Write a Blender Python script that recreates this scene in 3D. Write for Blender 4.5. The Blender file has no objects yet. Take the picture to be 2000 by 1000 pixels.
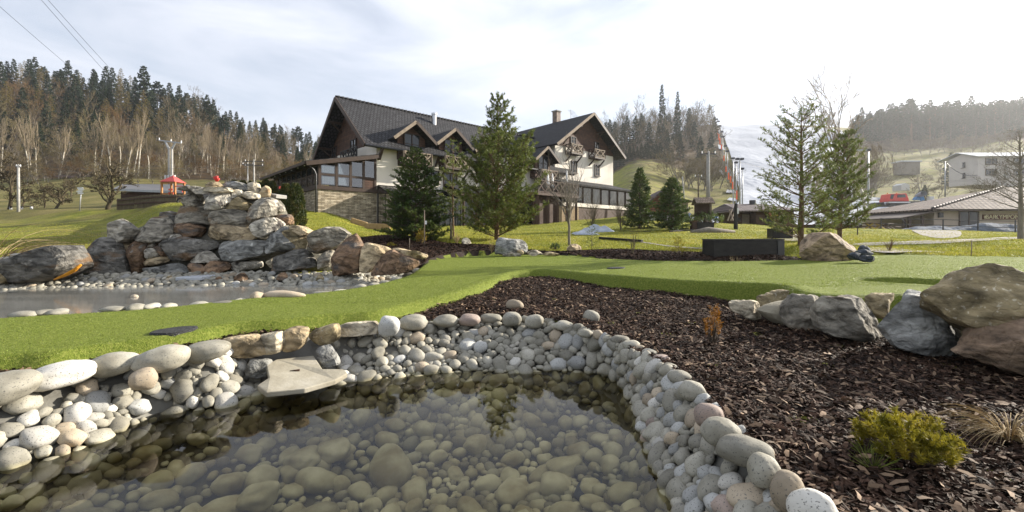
import bpy, bmesh, math, random
import numpy as np
from mathutils import Vector, Matrix, noise
from mathutils.geometry import delaunay_2d_cdt

# ------------------------------------------------------------------ camera, world, sun
SC = bpy.context.scene
COL = SC.collection
F, HZ, CH = 860.0, 460.0, 1.35          # focal length and horizon row (2000 px wide frame), camera height
cam_d = bpy.data.cameras.new('camera'); cam = bpy.data.objects.new('camera', cam_d); COL.objects.link(cam)
cam_d.sensor_width = 36.0; cam_d.lens = 36.0 * F / 2000.0
cam_d.shift_y = -(500 - HZ) / 2000.0
cam_d.clip_start = 0.05; cam_d.clip_end = 5000
cam.location = (0, 0, CH); cam.rotation_euler = (math.radians(90), 0, 0)
SC.camera = cam
SC.view_settings.view_transform = 'Standard'; SC.view_settings.look = 'None'
SC.view_settings.exposure = 1.22; SC.view_settings.gamma = 1.0
SC.cycles.max_bounces = 6; SC.cycles.transparent_max_bounces = 12; SC.cycles.diffuse_bounces = 3
SC.cycles.glossy_bounces = 3; SC.cycles.volume_bounces = 0; SC.cycles.caustics_reflective = False; SC.cycles.caustics_refractive = False

SUN_AZ, SUN_EL = 66.0, 21.0
az, el = math.radians(SUN_AZ), math.radians(SUN_EL)
TOSUN = Vector((math.sin(az) * math.cos(el), math.cos(az) * math.cos(el), math.sin(el)))
w = bpy.data.worlds.new('World'); SC.world = w; w.use_nodes = True
nt = w.node_tree; nt.nodes.clear()
def N(t, kind, **kw):
    n = t.nodes.new(kind)
    for k, v in kw.items():
        if hasattr(n, k): setattr(n, k, v)
        else: n.inputs[k].default_value = v
    return n
out = N(nt, 'ShaderNodeOutputWorld'); bg = N(nt, 'ShaderNodeBackground')
sky = N(nt, 'ShaderNodeTexSky'); sky.sky_type = 'NISHITA'; sky.sun_disc = False
sky.sun_elevation = el; sky.sun_rotation = az; sky.air_density = 1.0; sky.dust_density = 1.0; sky.ozone_density = 1.0
tc = N(nt, 'ShaderNodeTexCoord'); mp = N(nt, 'ShaderNodeMapping'); mp.inputs['Scale'].default_value = (1.1, 1.1, 4.6)
mp.inputs['Rotation'].default_value = (0.12, 0.1, 0.5)
nz = N(nt, 'ShaderNodeTexNoise'); nz.inputs['Scale'].default_value = 1.7; nz.inputs['Detail'].default_value = 8; nz.inputs['Roughness'].default_value = 0.56
nz.inputs['Distortion'].default_value = 0.5
cr = N(nt, 'ShaderNodeValToRGB'); cr.color_ramp.elements[0].position = 0.32; cr.color_ramp.elements[0].color = (0.40, 0.40, 0.40, 1)
cr.color_ramp.elements[1].position = 0.66; cr.color_ramp.elements[1].color = (1, 1, 1, 1)
# thin cloud veil: brighter and whiter towards the sun
dot = N(nt, 'ShaderNodeVectorMath', operation='DOT_PRODUCT'); dot.inputs[1].default_value = TOSUN
mr = N(nt, 'ShaderNodeMapRange'); mr.inputs[1].default_value = -0.2; mr.inputs[2].default_value = 1.0; mr.inputs[3].default_value = 6.1; mr.inputs[4].default_value = 7.4
mixc = N(nt, 'ShaderNodeMixRGB'); mulc = N(nt, 'ShaderNodeMixRGB', blend_type='MULTIPLY'); mulc.inputs[0].default_value = 1
mulc.inputs[1].default_value = (0.94, 0.975, 1.08, 1)
nt.links.new(tc.outputs['Generated'], mp.inputs['Vector']); nt.links.new(mp.outputs[0], nz.inputs['Vector'])
nt.links.new(tc.outputs['Generated'], dot.inputs[0]); nt.links.new(dot.outputs['Value'], mr.inputs[0])
nt.links.new(mr.outputs[0], mulc.inputs[2]); nt.links.new(nz.outputs['Fac'], cr.inputs[0])
nt.links.new(cr.outputs[0], mixc.inputs[0]); nt.links.new(sky.outputs[0], mixc.inputs[1]); nt.links.new(mulc.outputs[0], mixc.inputs[2])
nt.links.new(mixc.outputs[0], bg.inputs['Color']); bg.inputs['Strength'].default_value = 0.072
nt.links.new(bg.outputs[0], out.inputs['Surface'])

sl = bpy.data.lights.new('sun', 'SUN'); sun = bpy.data.objects.new('sun', sl); COL.objects.link(sun)
sl.energy = 5.0; sl.angle = math.radians(0.6); sl.color = (1.0, 0.92, 0.80)
sun.rotation_euler = TOSUN.to_track_quat('Z', 'Y').to_euler(); sun.location = (20, 10, 30)

# ------------------------------------------------------------------ helpers
rng = np.random.default_rng(7); random.seed(7)
def W(u, v, Y): return Vector(((u - 1000) / F * Y, Y, CH + (HZ - v) / F * Y))
def G(u, v, z):
    Y = F * (CH - z) / (v - HZ); return ((u - 1000) / F * Y, Y)
def smooth(a, b, x):
    t = np.clip((x - a) / (b - a), 0, 1); return t * t * (3 - 2 * t)
def tag(o, label=None, cat=None, group=None, kind=None):
    if label: o['label'] = label
    if cat: o['category'] = cat
    if group: o['group'] = group
    if kind: o['kind'] = kind
    return o
def empty(name, loc=(0, 0, 0), label=None, cat=None, group=None, rz=0):
    o = bpy.data.objects.new(name, None); COL.objects.link(o); o.location = loc; o.rotation_euler = (0, 0, rz)
    o.empty_display_size = 0.2
    return tag(o, label, cat, group)
def link(name, me, mats, parent=None, world=False):
    o = bpy.data.objects.new(name, me); COL.objects.link(o)
    for m in (mats if isinstance(mats, (list, tuple)) else [mats]):
        if m and len(me.materials) < 8 and m.name not in [x.name for x in me.materials if x]: me.materials.append(m)
    if parent:
        o.parent = parent
        if world: o.matrix_parent_inverse = (Matrix.LocRotScale(parent.location, parent.rotation_euler, parent.scale)).inverted()
    return o
def mesh_np(name, V, Fc, sm=False):
    """V (n,3), Fc (m,k) equal-size faces"""
    me = bpy.data.meshes.new(name); V = np.asarray(V, np.float32); Fc = np.asarray(Fc, np.int32)
    k = Fc.shape[1]
    me.vertices.add(len(V)); me.vertices.foreach_set('co', V.ravel())
    me.loops.add(Fc.size); me.loops.foreach_set('vertex_index', Fc.ravel())
    me.polygons.add(len(Fc)); me.polygons.foreach_set('loop_start', np.arange(0, Fc.size, k, dtype=np.int32))
    me.polygons.foreach_set('loop_total', np.full(len(Fc), k, np.int32))
    if sm: me.polygons.foreach_set('use_smooth', np.ones(len(Fc), bool))
    me.update(calc_edges=True); return me
class MB:
    def __init__(s): s.v = []; s.f = []; s.uv = {}
    def add(s, vs, fs):
        b = len(s.v); s.v += [tuple(x) for x in vs]; s.f += [tuple(i + b for i in f) for f in fs]; return b
    def box(s, a, b):
        x0, y0, z0 = a; x1, y1, z1 = b
        s.obox(Vector(((x0 + x1) / 2, (y0 + y1) / 2, (z0 + z1) / 2)), Vector((1, 0, 0)), Vector((0, 1, 0)), Vector((0, 0, 1)), abs(x1 - x0) / 2, abs(y1 - y0) / 2, abs(z1 - z0) / 2)
    def obox(s, c, ax, ay, az_, hx, hy, hz, bev=0):
        vs = [c + ax * (i * hx) + ay * (j * hy) + az_ * (k * hz) for k in (-1, 1) for j in (-1, 1) for i in (-1, 1)]
        s.add(vs, [(0, 2, 3, 1), (4, 5, 7, 6), (0, 1, 5, 4), (2, 6, 7, 3), (0, 4, 6, 2), (1, 3, 7, 5)])
    def bar(s, p, q, wd, hd, up=Vector((0, 0, 1))):
        p = Vector(p); q = Vector(q); d = q - p; L = d.length; d.normalize()
        sx = d.cross(up)
        if sx.length < 1e-4: sx = d.cross(Vector((0, 1, 0)))
        sx.normalize(); uz = sx.cross(d)
        s.obox((p + q) / 2, d, sx, uz, L / 2, wd / 2, hd / 2)
    def poly(s, pts, ext):
        """extrude the polygon pts (list of Vector) by vector ext"""
        n = len(pts); pts = [Vector(p) for p in pts]; e = Vector(ext)
        s.add(pts + [p + e for p in pts], [tuple(range(n))[::-1], tuple(range(n, 2 * n))] + [(i, (i + 1) % n, n + (i + 1) % n, n + i) for i in range(n)])
    def tube(s, pts, rad, n=8, cap=True):
        pts = [Vector(p) for p in pts]; m = len(pts)
        if not isinstance(rad, (list, tuple)): rad = [rad] * m
        prev = None; b = len(s.v)
        for i, p in enumerate(pts):
            d = (pts[min(i + 1, m - 1)] - pts[max(i - 1, 0)]).normalized()
            a = d.orthogonal().normalized() if prev is None else (prev - d * prev.dot(d)).normalized()
            prev = a; c = d.cross(a)
            for k in range(n):
                t = 2 * math.pi * k / n
                s.v.append(tuple(p + (a * math.cos(t) + c * math.sin(t)) * rad[i]))
        for i in range(m - 1):
            for k in range(n):
                s.f.append((b + i * n + k, b + i * n + (k + 1) % n, b + (i + 1) * n + (k + 1) % n, b + (i + 1) * n + k))
        if cap: s.f.append(tuple(b + k for k in range(n))[::-1]); s.f.append(tuple(b + (m - 1) * n + k for k in range(n)))
    def build(s, name, m, parent=None, sm=False, uvf=None, bevel=0, world=False):
        me = bpy.data.meshes.new(name); me.from_pydata(s.v, [], s.f); me.update()
        if sm: me.polygons.foreach_set('use_smooth', np.ones(len(me.polygons), bool))
        if uvf:
            ul = me.uv_layers.new(name='uv')
            for l in me.loops: ul.data[l.index].uv = uvf(me.vertices[l.vertex_index].co)
        o = link(name, me, m, parent, world)
        if bevel:
            b = o.modifiers.new('bevel', 'BEVEL'); b.width = bevel; b.segments = 2; b.limit_method = 'ANGLE'
        return o
def copy_tree(o, parent=None):
    c = o.copy(); COL.objects.link(c); c.parent = parent
    for ch in [x for x in o.children]:
        copy_tree(ch, c)
    return c
def relabel(o, label, group=None, cat=None): return tag(o, label, cat, group)
ORD = ['first', 'second', 'third', 'fourth', 'fifth', 'sixth', 'seventh', 'eighth', 'ninth', 'tenth', 'eleventh', 'twelfth', 'thirteenth', 'fourteenth', 'fifteenth', 'sixteenth', 'seventeenth', 'eighteenth', 'nineteenth', 'twentieth', 'twenty-first', 'twenty-second', 'twenty-third', 'twenty-fourth', 'twenty-fifth', 'twenty-sixth', 'twenty-seventh', 'twenty-eighth']

# ------------------------------------------------------------------ materials
def mat(name, cols, scale=3.0, rough=0.8, bump=0.3, bscale=None, detail=6, dist=0.01, island=0.0, spec=0.3, metal=0.0, coord='pos', stretch=(1, 1, 1), fleck=None, trans=0.0, sss=0):
    """cols: colours blended by noise; fleck=(colour, scale, threshold) fine specks"""
    m = bpy.data.materials.new(name); m.use_nodes = True; t = m.node_tree; t.nodes.clear()
    o = N(t, 'ShaderNodeOutputMaterial'); p = N(t, 'ShaderNodeBsdfPrincipled')
    p.inputs['Roughness'].default_value = rough; p.inputs['Specular IOR Level'].default_value = spec; p.inputs['Metallic'].default_value = metal
    if coord == 'pos': c = N(t, 'ShaderNodeNewGeometry').outputs['Position']
    else: c = N(t, 'ShaderNodeTexCoord').outputs['Object' if coord == 'obj' else 'UV']
    mpn = N(t, 'ShaderNodeMapping'); mpn.inputs['Scale'].default_value = stretch; t.links.new(c, mpn.inputs[0]); c = mpn.outputs[0]
    n = N(t, 'ShaderNodeTexNoise'); n.inputs['Scale'].default_value = scale; n.inputs['Detail'].default_value = detail; n.inputs['Roughness'].default_value = 0.6
    t.links.new(c, n.inputs['Vector'])
    r = N(t, 'ShaderNodeValToRGB'); k = len(cols)
    while len(r.color_ramp.elements) < k: r.color_ramp.elements.new(0.5)
    for i, cc in enumerate(cols):
        r.color_ramp.elements[i].position = 0.3 + 0.4 * i / max(1, k - 1); r.color_ramp.elements[i].color = (*cc, 1)
    t.links.new(n.outputs['Fac'], r.inputs[0]); col = r.outputs[0]
    if fleck:
        n2 = N(t, 'ShaderNodeTexNoise'); n2.inputs['Scale'].default_value = fleck[1]; n2.inputs['Detail'].default_value = 2; t.links.new(c, n2.inputs['Vector'])
        r2 = N(t, 'ShaderNodeValToRGB'); r2.color_ramp.elements[0].position = fleck[2]; r2.color_ramp.elements[1].position = fleck[2] + 0.06
        t.links.new(n2.outputs['Fac'], r2.inputs[0]); mx = N(t, 'ShaderNodeMixRGB'); t.links.new(r2.outputs[0], mx.inputs[0]); t.links.new(col, mx.inputs[1]); mx.inputs[2].default_value = (*fleck[0], 1); col = mx.outputs[0]
    if island:
        g = N(t, 'ShaderNodeNewGeometry'); oi = N(t, 'ShaderNodeObjectInfo'); ad = N(t, 'ShaderNodeMath', operation='ADD')
        t.links.new(g.outputs['Random Per Island'], ad.inputs[0]); t.links.new(oi.outputs['Random'], ad.inputs[1])
        fr = N(t, 'ShaderNodeMath', operation='FRACT'); t.links.new(ad.outputs[0], fr.inputs[0])
        m2 = N(t, 'ShaderNodeMapRange'); m2.inputs[3].default_value = 1 - island; m2.inputs[4].default_value = 1 + island; t.links.new(fr.outputs[0], m2.inputs[0])
        hs = N(t, 'ShaderNodeHueSaturation'); t.links.new(col, hs.inputs['Color']); t.links.new(m2.outputs[0], hs.inputs['Value']); col = hs.outputs[0]
    t.links.new(col, p.inputs['Base Color'])
    if bump:
        nb = N(t, 'ShaderNodeTexNoise'); nb.inputs['Scale'].default_value = bscale or scale * 5; nb.inputs['Detail'].default_value = 8; t.links.new(c, nb.inputs['Vector'])
        b = N(t, 'ShaderNodeBump'); b.inputs['Strength'].default_value = bump; b.inputs['Distance'].default_value = dist; t.links.new(nb.outputs['Fac'], b.inputs['Height']); t.links.new(b.outputs[0], p.inputs['Normal'])
    sh = p.outputs[0]
    if trans:
        tr = N(t, 'ShaderNodeBsdfTranslucent'); t.links.new(col, tr.inputs[0]); ms = N(t, 'ShaderNodeMixShader'); ms.inputs[0].default_value = trans
        t.links.new(sh, ms.inputs[1]); t.links.new(tr.outputs[0], ms.inputs[2]); sh = ms.outputs[0]
    t.links.new(sh, o.inputs['Surface']); return m
def plain(name, c, rough=0.6, metal=0, spec=0.4):
    return mat(name, [tuple(x * 0.88 for x in c), tuple(min(1, x * 1.12) for x in c)], 4, rough, 0.1, 40, 3, 0.002, 0, spec, metal)

def brickmat(name, c1, c2, mortar, sx, sy, rough=0.7, bump=0.8, msize=0.02, coord='UV', offset=0.5, dist=0.03):
    m = bpy.data.materials.new(name); m.use_nodes = True; t = m.node_tree; t.nodes.clear()
    o = N(t, 'ShaderNodeOutputMaterial'); p = N(t, 'ShaderNodeBsdfPrincipled'); p.inputs['Roughness'].default_value = rough; p.inputs['Specular IOR Level'].default_value = 0.35
    c = N(t, 'ShaderNodeTexCoord').outputs[coord]
    b = N(t, 'ShaderNodeTexBrick'); b.offset = offset; b.inputs['Color1'].default_value = (*c1, 1); b.inputs['Color2'].default_value = (*c2, 1); b.inputs['Mortar'].default_value = (*mortar, 1)
    b.inputs['Scale'].default_value = 1; b.inputs['Brick Width'].default_value = sx; b.inputs['Row Height'].default_value = sy; b.inputs['Mortar Size'].default_value = msize; b.inputs['Mortar Smooth'].default_value = 0.4
    t.links.new(c, b.inputs['Vector'])
    n = N(t, 'ShaderNodeTexNoise'); n.inputs['Scale'].default_value = 2.5; n.inputs['Detail'].default_value = 8; t.links.new(c, n.inputs['Vector'])
    mr_ = N(t, 'ShaderNodeMapRange'); mr_.inputs[1].default_value = 0.3; mr_.inputs[2].default_value = 0.7; mr_.inputs[3].default_value = 0.6; mr_.inputs[4].default_value = 1.35; t.links.new(n.outputs['Fac'], mr_.inputs[0])
    hs = N(t, 'ShaderNodeHueSaturation'); t.links.new(b.outputs['Color'], hs.inputs['Color']); t.links.new(mr_.outputs[0], hs.inputs['Value']); t.links.new(hs.outputs[0], p.inputs['Base Color'])
    bm_ = N(t, 'ShaderNodeBump'); bm_.inputs['Strength'].default_value = bump; bm_.inputs['Distance'].default_value = dist; bm_.invert = True
    t.links.new(b.outputs['Fac'], bm_.inputs['Height']); t.links.new(bm_.outputs[0], p.inputs['Normal']); t.links.new(p.outputs[0], o.inputs[0]); return m

M = {}
M['mortar'] = mat('mortar', [(.10, .095, .075), (.17, .16, .125)], 2.5, .95, .6, 25, dist=.03)
M['turf'] = mat('turf', [(.09, .125, .018), (.145, .18, .03), (.235, .255, .06)], 45, .75, .8, 130, 5, .02, trans=.0, spec=.08)
M['turf_blade'] = mat('turf_blade', [(.13, .18, .014), (.24, .28, .05)], 5, .5, 0, island=.5, trans=.35, spec=.5)
M['mulch_base'] = mat('mulch_base', [(.012, .008, .006), (.045, .028, .02)], 30, .9, 1.0, 60, dist=.03)
M['chip'] = mat('chip', [(.016, .010, .007), (.08, .046, .03)], 14, .75, .5, 90, island=.8, spec=.12, dist=.004)
M['chip_red'] = mat('chip_red', [(.12, .05, .02), (.25, .12, .06)], 14, .6, .5, 90, island=.5, dist=.004)
M['pebble_liner'] = mat('pebble_liner', [(.11, .105, .09), (.2, .195, .17)], 4, .7, .6, 30)
# ------------------------------------------------------------------ terrain heights
TAB = {  # frame column: [(distance, frame row of the ground there)]
 -400: [(14, 515), (24, 492), (40, 455), (52, 428), (56, 409), (62, 408), (90, 370), (120, 335), (150, 290), (200, 205), (260, 150), (320, 130), (900, 260)],
 0:   [(14, 515), (20, 496), (24, 487), (40, 455), (52, 428), (56, 410), (62, 409), (90, 377), (120, 345), (150, 300), (200, 225), (260, 172), (320, 160), (900, 300)],
 200: [(14, 513), (20, 493), (24, 482), (36, 456), (44, 440), (52, 409), (60, 405), (90, 368), (120, 340), (150, 308), (200, 250), (250, 212), (320, 200), (900, 330)],
 340: [(14, 505), (20, 480), (26, 455), (36, 404), (40, 400), (60, 387), (90, 365), (120, 345), (150, 322), (200, 275), (250, 245), (320, 238), (900, 350)],
 500: [(14, 505), (18, 470), (24, 430), (36, 395), (60, 384), (100, 362), (150, 335), (200, 305), (250, 285), (320, 280), (900, 380)],
 620: [(14, 502), (17, 478), (20, 457), (32, 414), (45, 402), (100, 372), (200, 330), (250, 318), (320, 315), (900, 390)],
 735: [(14, 501), (17, 478), (20, 464), (35, 440), (50, 425), (100, 400), (200, 370), (900, 410)],
 1000: [(14, 499), (17, 480), (21, 467), (35, 445), (50, 435), (100, 410), (200, 370), (900, 410)],
 1150: [(14, 499), (21, 470), (35, 442), (45, 430), (55, 425), (100, 405), (140, 375), (200, 335), (260, 300), (900, 400)],
 1250: [(14, 496), (21, 470), (35, 437), (45, 425), (60, 416), (90, 375), (130, 338), (160, 312), (200, 290), (260, 268), (900, 380)],
 1380: [(14, 494), (21, 470), (30, 446), (36, 435), (45, 441), (60, 447), (81, 439), (95, 411), (110, 395), (150, 352), (200, 305), (260, 265), (320, 247), (380, 243), (900, 380)],
 1450: [(14, 493), (21, 470), (30, 448), (36, 438), (45, 444), (60, 446), (80, 432), (110, 394), (150, 345), (200, 303), (260, 270), (320, 252), (370, 246), (900, 380)],
 1565: [(12, 492), (14, 479), (21, 468), (36, 446), (45, 450), (60, 447), (90, 425), (120, 388), (150, 348), (200, 305), (260, 270), (320, 251), (370, 245), (900, 380)],
 1700: [(12, 497), (14, 489), (21, 470), (34, 447), (40, 452), (60, 446), (80, 425), (105, 400), (125, 393), (150, 375), (200, 325), (260, 280), (320, 258), (370, 250), (900, 380)],
 1850: [(12, 500), (20, 474), (28, 460), (35, 450), (45, 452), (60, 448), (80, 428), (105, 400), (150, 365), (200, 318), (260, 275), (320, 258), (380, 255), (900, 380)],
 2000: [(12, 500), (20, 470), (28, 461), (40, 452), (60, 444), (80, 425), (100, 366), (150, 330), (200, 295), (260, 262), (320, 250), (900, 380)],
 2400: [(12, 500), (20, 470), (28, 461), (40, 452), (60, 444), (100, 380), (150, 330), (200, 290), (260, 262), (320, 250), (900, 380)],
}
TU = np.array(sorted(TAB)); TY = np.array([14, 15.5, 17, 18.5, 20, 22, 24, 26, 28, 30, 32, 34, 36, 38, 40, 42, 45, 48, 52, 54, 56, 59, 62, 70, 80, 90, 95, 100, 105, 110, 120, 135, 150, 175, 200, 225, 250, 280, 320, 370, 450, 600, 900.])
TZ = np.array([[CH + (HZ - np.interp(y, [a for a, b in TAB[u]], [b for a, b in TAB[u]])) / F * y for y in TY] for u in TU])
def table(x, y):
    x = np.atleast_1d(np.asarray(x, float)); y = np.atleast_1d(np.asarray(y, float))
    yc = np.clip(y, 14, 900); u = np.clip(1000 + F * x / np.maximum(yc, 1), TU[0], TU[-1])
    i = np.clip(np.searchsorted(TU, u) - 1, 0, len(TU) - 2); fu = (u - TU[i]) / (TU[i + 1] - TU[i]); fu = fu * fu * (3 - 2 * fu)
    j = np.clip(np.searchsorted(TY, yc) - 1, 0, len(TY) - 2); fy = (yc - TY[j]) / (TY[j + 1] - TY[j])
    a = TZ[i, j] * (1 - fy) + TZ[i, j + 1] * fy; b = TZ[i + 1, j] * (1 - fy) + TZ[i + 1, j + 1] * fy
    return a * (1 - fu) + b * fu
def H(x, y):
    x = np.atleast_1d(np.asarray(x, float)); y = np.atleast_1d(np.asarray(y, float))
    near = 0.36 + 0.10 * smooth(3, 9, y) + 0.02 * np.sin(x * 2.1 + 1) * np.sin(y * 1.7)
    near = near + 0.12 * smooth(-3.5, -6, x) * 0
    t = smooth(9.2, 14.0, y)
    rough_ = 0.012 * np.sin(x * 1.3 + .5 * y) * np.sin(y * 0.9 - .4 * x) * smooth(14, 18, y)
    return near * (1 - t) + table(x, y) * t + rough_
def Hs(x, y): return float(H(x, y)[0])

# ------------------------------------------------------------------ plan polygons
WR = [((-150, 960), (-150, 795)), ((0, 915), (0, 768)), ((140, 880), (110, 738)), ((220, 845), (220, 715)), ((320, 805), (315, 702)), ((420, 795), (405, 690)), ((500, 768), (470, 668)),
      ((600, 755), (570, 656)), ((690, 742), (690, 642)), ((760, 735), (760, 636)), ((840, 728), (840, 628)), ((920, 722), (920, 622)), ((1000, 726), (1000, 622)), ((1080, 722), (1080, 632)),
      ((1150, 727), (1140, 645)), ((1205, 745), (1190, 662)), ((1235, 785), (1250, 690)), ((1255, 840), (1310, 725)), ((1275, 890), (1365, 770)), ((1300, 945), (1425, 830)), ((1330, 1000), (1500, 900)), ((1380, 1080), (1600, 1000))]
ZR = 0.36
wl = [G(u, v, 0.0) for (u, v), _ in WR]; rl = [G(u, v, ZR) for _, (u, v) in WR]
wl += [(.80, 1.05), (.45, .75), (-1.0, .7), (-2.6, .95), (-3.2, 1.5)]; rl += [(1.25, .8), (.65, .25), (-1.0, .15), (-3.0, .35), (-3.9, 1.3)]
wl = np.array(wl); rl = np.array(rl)
def resample(P, n, closed=True):
    P = np.asarray(P, float); Q = np.vstack([P, P[:1]]) if closed else P
    t = np.arange(len(Q)); tt = np.linspace(0, len(Q) - 1, n, endpoint=not closed)
    # Catmull-Rom by parameter
    o_ = []
    m = len(P)
    for s in tt:
        i = int(s) % m if closed else min(int(s), m - 2); f = s - int(s) if closed else s - i
        g = (lambda k: P[k % m]) if closed else (lambda k: P[min(max(k, 0), m - 1)])
        p0, p1, p2, p3 = g(i - 1), g(i), g(i + 1), g(i + 2)
        o_.append(0.5 * ((2 * p1) + (-p0 + p2) * f + (2 * p0 - 5 * p1 + 4 * p2 - p3) * f * f + (-p0 + 3 * p1 - 3 * p2 + p3) * f ** 3))
    return np.array(o_)
NP_ = 200
WLc = resample(wl, NP_); RLc = resample(rl, NP_)
def inside(poly, x, y):
    poly = np.asarray(poly); x = np.atleast_1d(x); y = np.atleast_1d(y); c = np.zeros(len(x), bool); n = len(poly); j = n - 1
    for i in range(n):
        xi, yi = poly[i]; xj, yj = poly[j]
        if yi != yj:
            cond = ((yi > y) != (yj > y)) & (x < (xj - xi) * (y - yi) / (yj - yi) + xi); c ^= cond
        j = i
    return c
def pdist(poly, x, y, closed=True):
    poly = np.asarray(poly); x = np.atleast_1d(x); y = np.atleast_1d(y); d = np.full(len(x), 1e9)
    n = len(poly)
    for i in range(n if closed else n - 1):
        a = poly[i]; b = poly[(i + 1) % n]; ab = b - a; L = ab @ ab + 1e-12
        t = np.clip(((x - a[0]) * ab[0] + (y - a[1]) * ab[1]) / L, 0, 1)
        d = np.minimum(d, (x - a[0] - t * ab[0]) ** 2 + (y - a[1] - t * ab[1]) ** 2)
    return np.sqrt(d)
# raised putting green
gf = [(-260, 760, .40), (-100, 735, .40), (0, 722, .40), (90, 716, .40), (200, 697, .40), (300, 684, .40), (400, 668, .40), (460, 655, .40), (560, 645, .41), (660, 632, .42), (740, 626, .42), (800, 612, .42), (850, 600, .42), (900, 587, .43), (950, 570, .45), (988, 550, .47), (1040, 540, .47), (1100, 545, .47), (1200, 560, .47), (1320, 570, .47), (1480, 582, .5)]
gr = [(1550, 576, .72), (1680, 578, .76), (1800, 576, .76), (1880, 590, .76), (2100, 640, .76), (2500, 700, .76)]
gb = [(2500, 520, .76), (2200, 508, .76), (2000, 504, .76), (1900, 501, .76), (1720, 499, .76), (1640, 506, .74), (1560, 510, .72), (1430, 510, .70), (1300, 511, .68), (1200, 508, .66), (1120, 501, .66), (1050, 498, .66), (960, 499, .65), (905, 500, .64), (850, 506, .62), (820, 520, .58), (780, 540, .55), (700, 559, .53), (600, 573, .51), (480, 583, .50), (340, 594, .50), (200, 603, .50), (0, 613, .50), (-260, 628, .50)]
GP = resample(np.array([G(u, v, z) for u, v, z in gf + gr + gb]), 300)
gpts = [(-6, 4.5, .47), (-4, 4.2, .47), (-2.5, 5.5, .50), (-1, 8, .55), (-3, 7, .52), (-1.5, 13, .62), (1, 10, .6), (1, 14.5, .66), (3.5, 11, .68), (2.7, 6.5, .62), (4, 7.5, .68), (3.3, 5.2, .72), (5.5, 4.5, .76), (7, 4.2, .76), (8, 8, .76), (10, 12, .76), (14, 13, .76)]
def zg(x, y):
    x = np.atleast_1d(np.asarray(x, float)); y = np.atleast_1d(np.asarray(y, float)); a = np.zeros(len(x)); b = np.zeros(len(x))
    for px_, py_, pz in gpts:
        w_ = 1 / ((x - px_) ** 2 + (y - py_) ** 2 + 0.6) ** 2; a += w_ * pz; b += w_
    return a / b
BOWL = G(1782, 553, .72)
def zgreen(x, y):
    x = np.atleast_1d(np.asarray(x, float)); y = np.atleast_1d(np.asarray(y, float))
    z = zg(x, y); d = pdist(GP, x, y); ins = inside(GP, x, y); d = np.where(ins, d, 0)
    z = z + (.006 + .026 * smooth(-1.5, .5, x)) * np.exp(-((d - 0.22) / 0.12) ** 2) + .006 * np.sin(x * 3.1) * np.sin(y * 2.3 + 1)
    rb = np.hypot((x - BOWL[0]) / 0.50, (y - BOWL[1]) / 0.80); z = z - 0.27 * (1 - np.clip(rb, 0, 1) ** 3.2) + .02 * np.exp(-((rb - 1.05) / .15) ** 2)
    zb_ = H(x, y) - 0.03
    t = smooth(0, 0.13, d)
    return np.where(ins, np.minimum(zb_, z) * (1 - t) + z * t, zb_)
def zgs(x, y): return float(zgreen(x, y)[0])
# upper pond
ZU = 0.36
up_far = [(-300, 590), (-100, 572), (0, 566), (110, 561), (240, 560), (380, 557), (480, 556), (600, 557), (690, 554), (740, 549), (790, 538), (835, 520)]
UPo = [G(u, v, ZU) for u, v in up_far] + [G(u + 10, v + 9, ZU) for u, v in [(835, 516), (790, 540), (700, 562), (600, 576), (480, 588), (200, 606), (0, 616), (-300, 640)]]
UPc = resample(np.array(UPo), 120); UFAR = np.array(UPo[:len(up_far)])

def cdt_mesh(name, outer, pts, zf, hole=None, sm=True):
    V = [Vector((float(a), float(b))) for a, b in outer]; n = len(V); E = [(i, (i + 1) % n) for i in range(n)]
    for hp in (hole or []):
        b = len(V); V += [Vector((float(a), float(c))) for a, c in hp]; E += [(b + i, b + (i + 1) % len(hp)) for i in range(len(hp))]
    V += [Vector((float(a), float(b))) for a, b in pts]
    r = delaunay_2d_cdt(V, E, [], 0, 1e-5); vs = np.array([(p.x, p.y) for p in r[0]]); fs = np.array([f for f in r[2] if len(f) == 3])
    c = vs[fs].mean(1); keep = inside(outer, c[:, 0], c[:, 1])
    for hp in (hole or []): keep &= ~inside(hp, c[:, 0], c[:, 1])
    fs = fs[keep]; a, b, d = vs[fs[:, 0]], vs[fs[:, 1]], vs[fs[:, 2]]
    area = (b[:, 0] - a[:, 0]) * (d[:, 1] - a[:, 1]) - (b[:, 1] - a[:, 1]) * (d[:, 0] - a[:, 0]); fs = np.where(area[:, None] < 0, fs[:, ::-1], fs)
    used = np.unique(fs); mp_ = -np.ones(len(vs), int); mp_[used] = np.arange(len(used)); vs = vs[used]; fs = mp_[fs]
    return mesh_np(name, np.column_stack([vs, zf(vs[:, 0], vs[:, 1])]), fs, sm)
def grid_in(x0, x1, y0, y1, s, test, jit=0.3):
    gx, gy = np.meshgrid(np.arange(x0, x1, s), np.arange(y0, y1, s)); gx = gx.ravel() + rng.uniform(-jit, jit, gx.size) * s; gy = gy.ravel() + rng.uniform(-jit, jit, gy.size) * s
    k = test(gx, gy); return np.column_stack([gx[k], gy[k]])

# ---- mulch strips behind the green (back bed)
mb = [(640, 472), (700, 466), (760, 462), (830, 467), (880, 477), (960, 480), (1020, 487), (1100, 492), (1180, 490), (1250, 491), (1330, 495), (1420, 497), (1500, 499), (1560, 506), (1565, 515), (1430, 513), (1300, 514), (1200, 511), (1120, 504), (1050, 501), (960, 502), (905, 503), (850, 509), (800, 525), (740, 520), (700, 505), (640, 492)]
def on_ground(u, v):
    """march a frame ray to the terrain"""
    Y = 9.0
    while Y < 400:
        x = (u - 1000) / F * Y; z = CH + (HZ - v) / F * Y
        if z <= Hs(x, Y): break
        Y *= 1.01
    return ((u - 1000) / F * Y, Y)
MBK = resample(np.array([on_ground(u, v) for u, v in mb]), 110)

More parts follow.
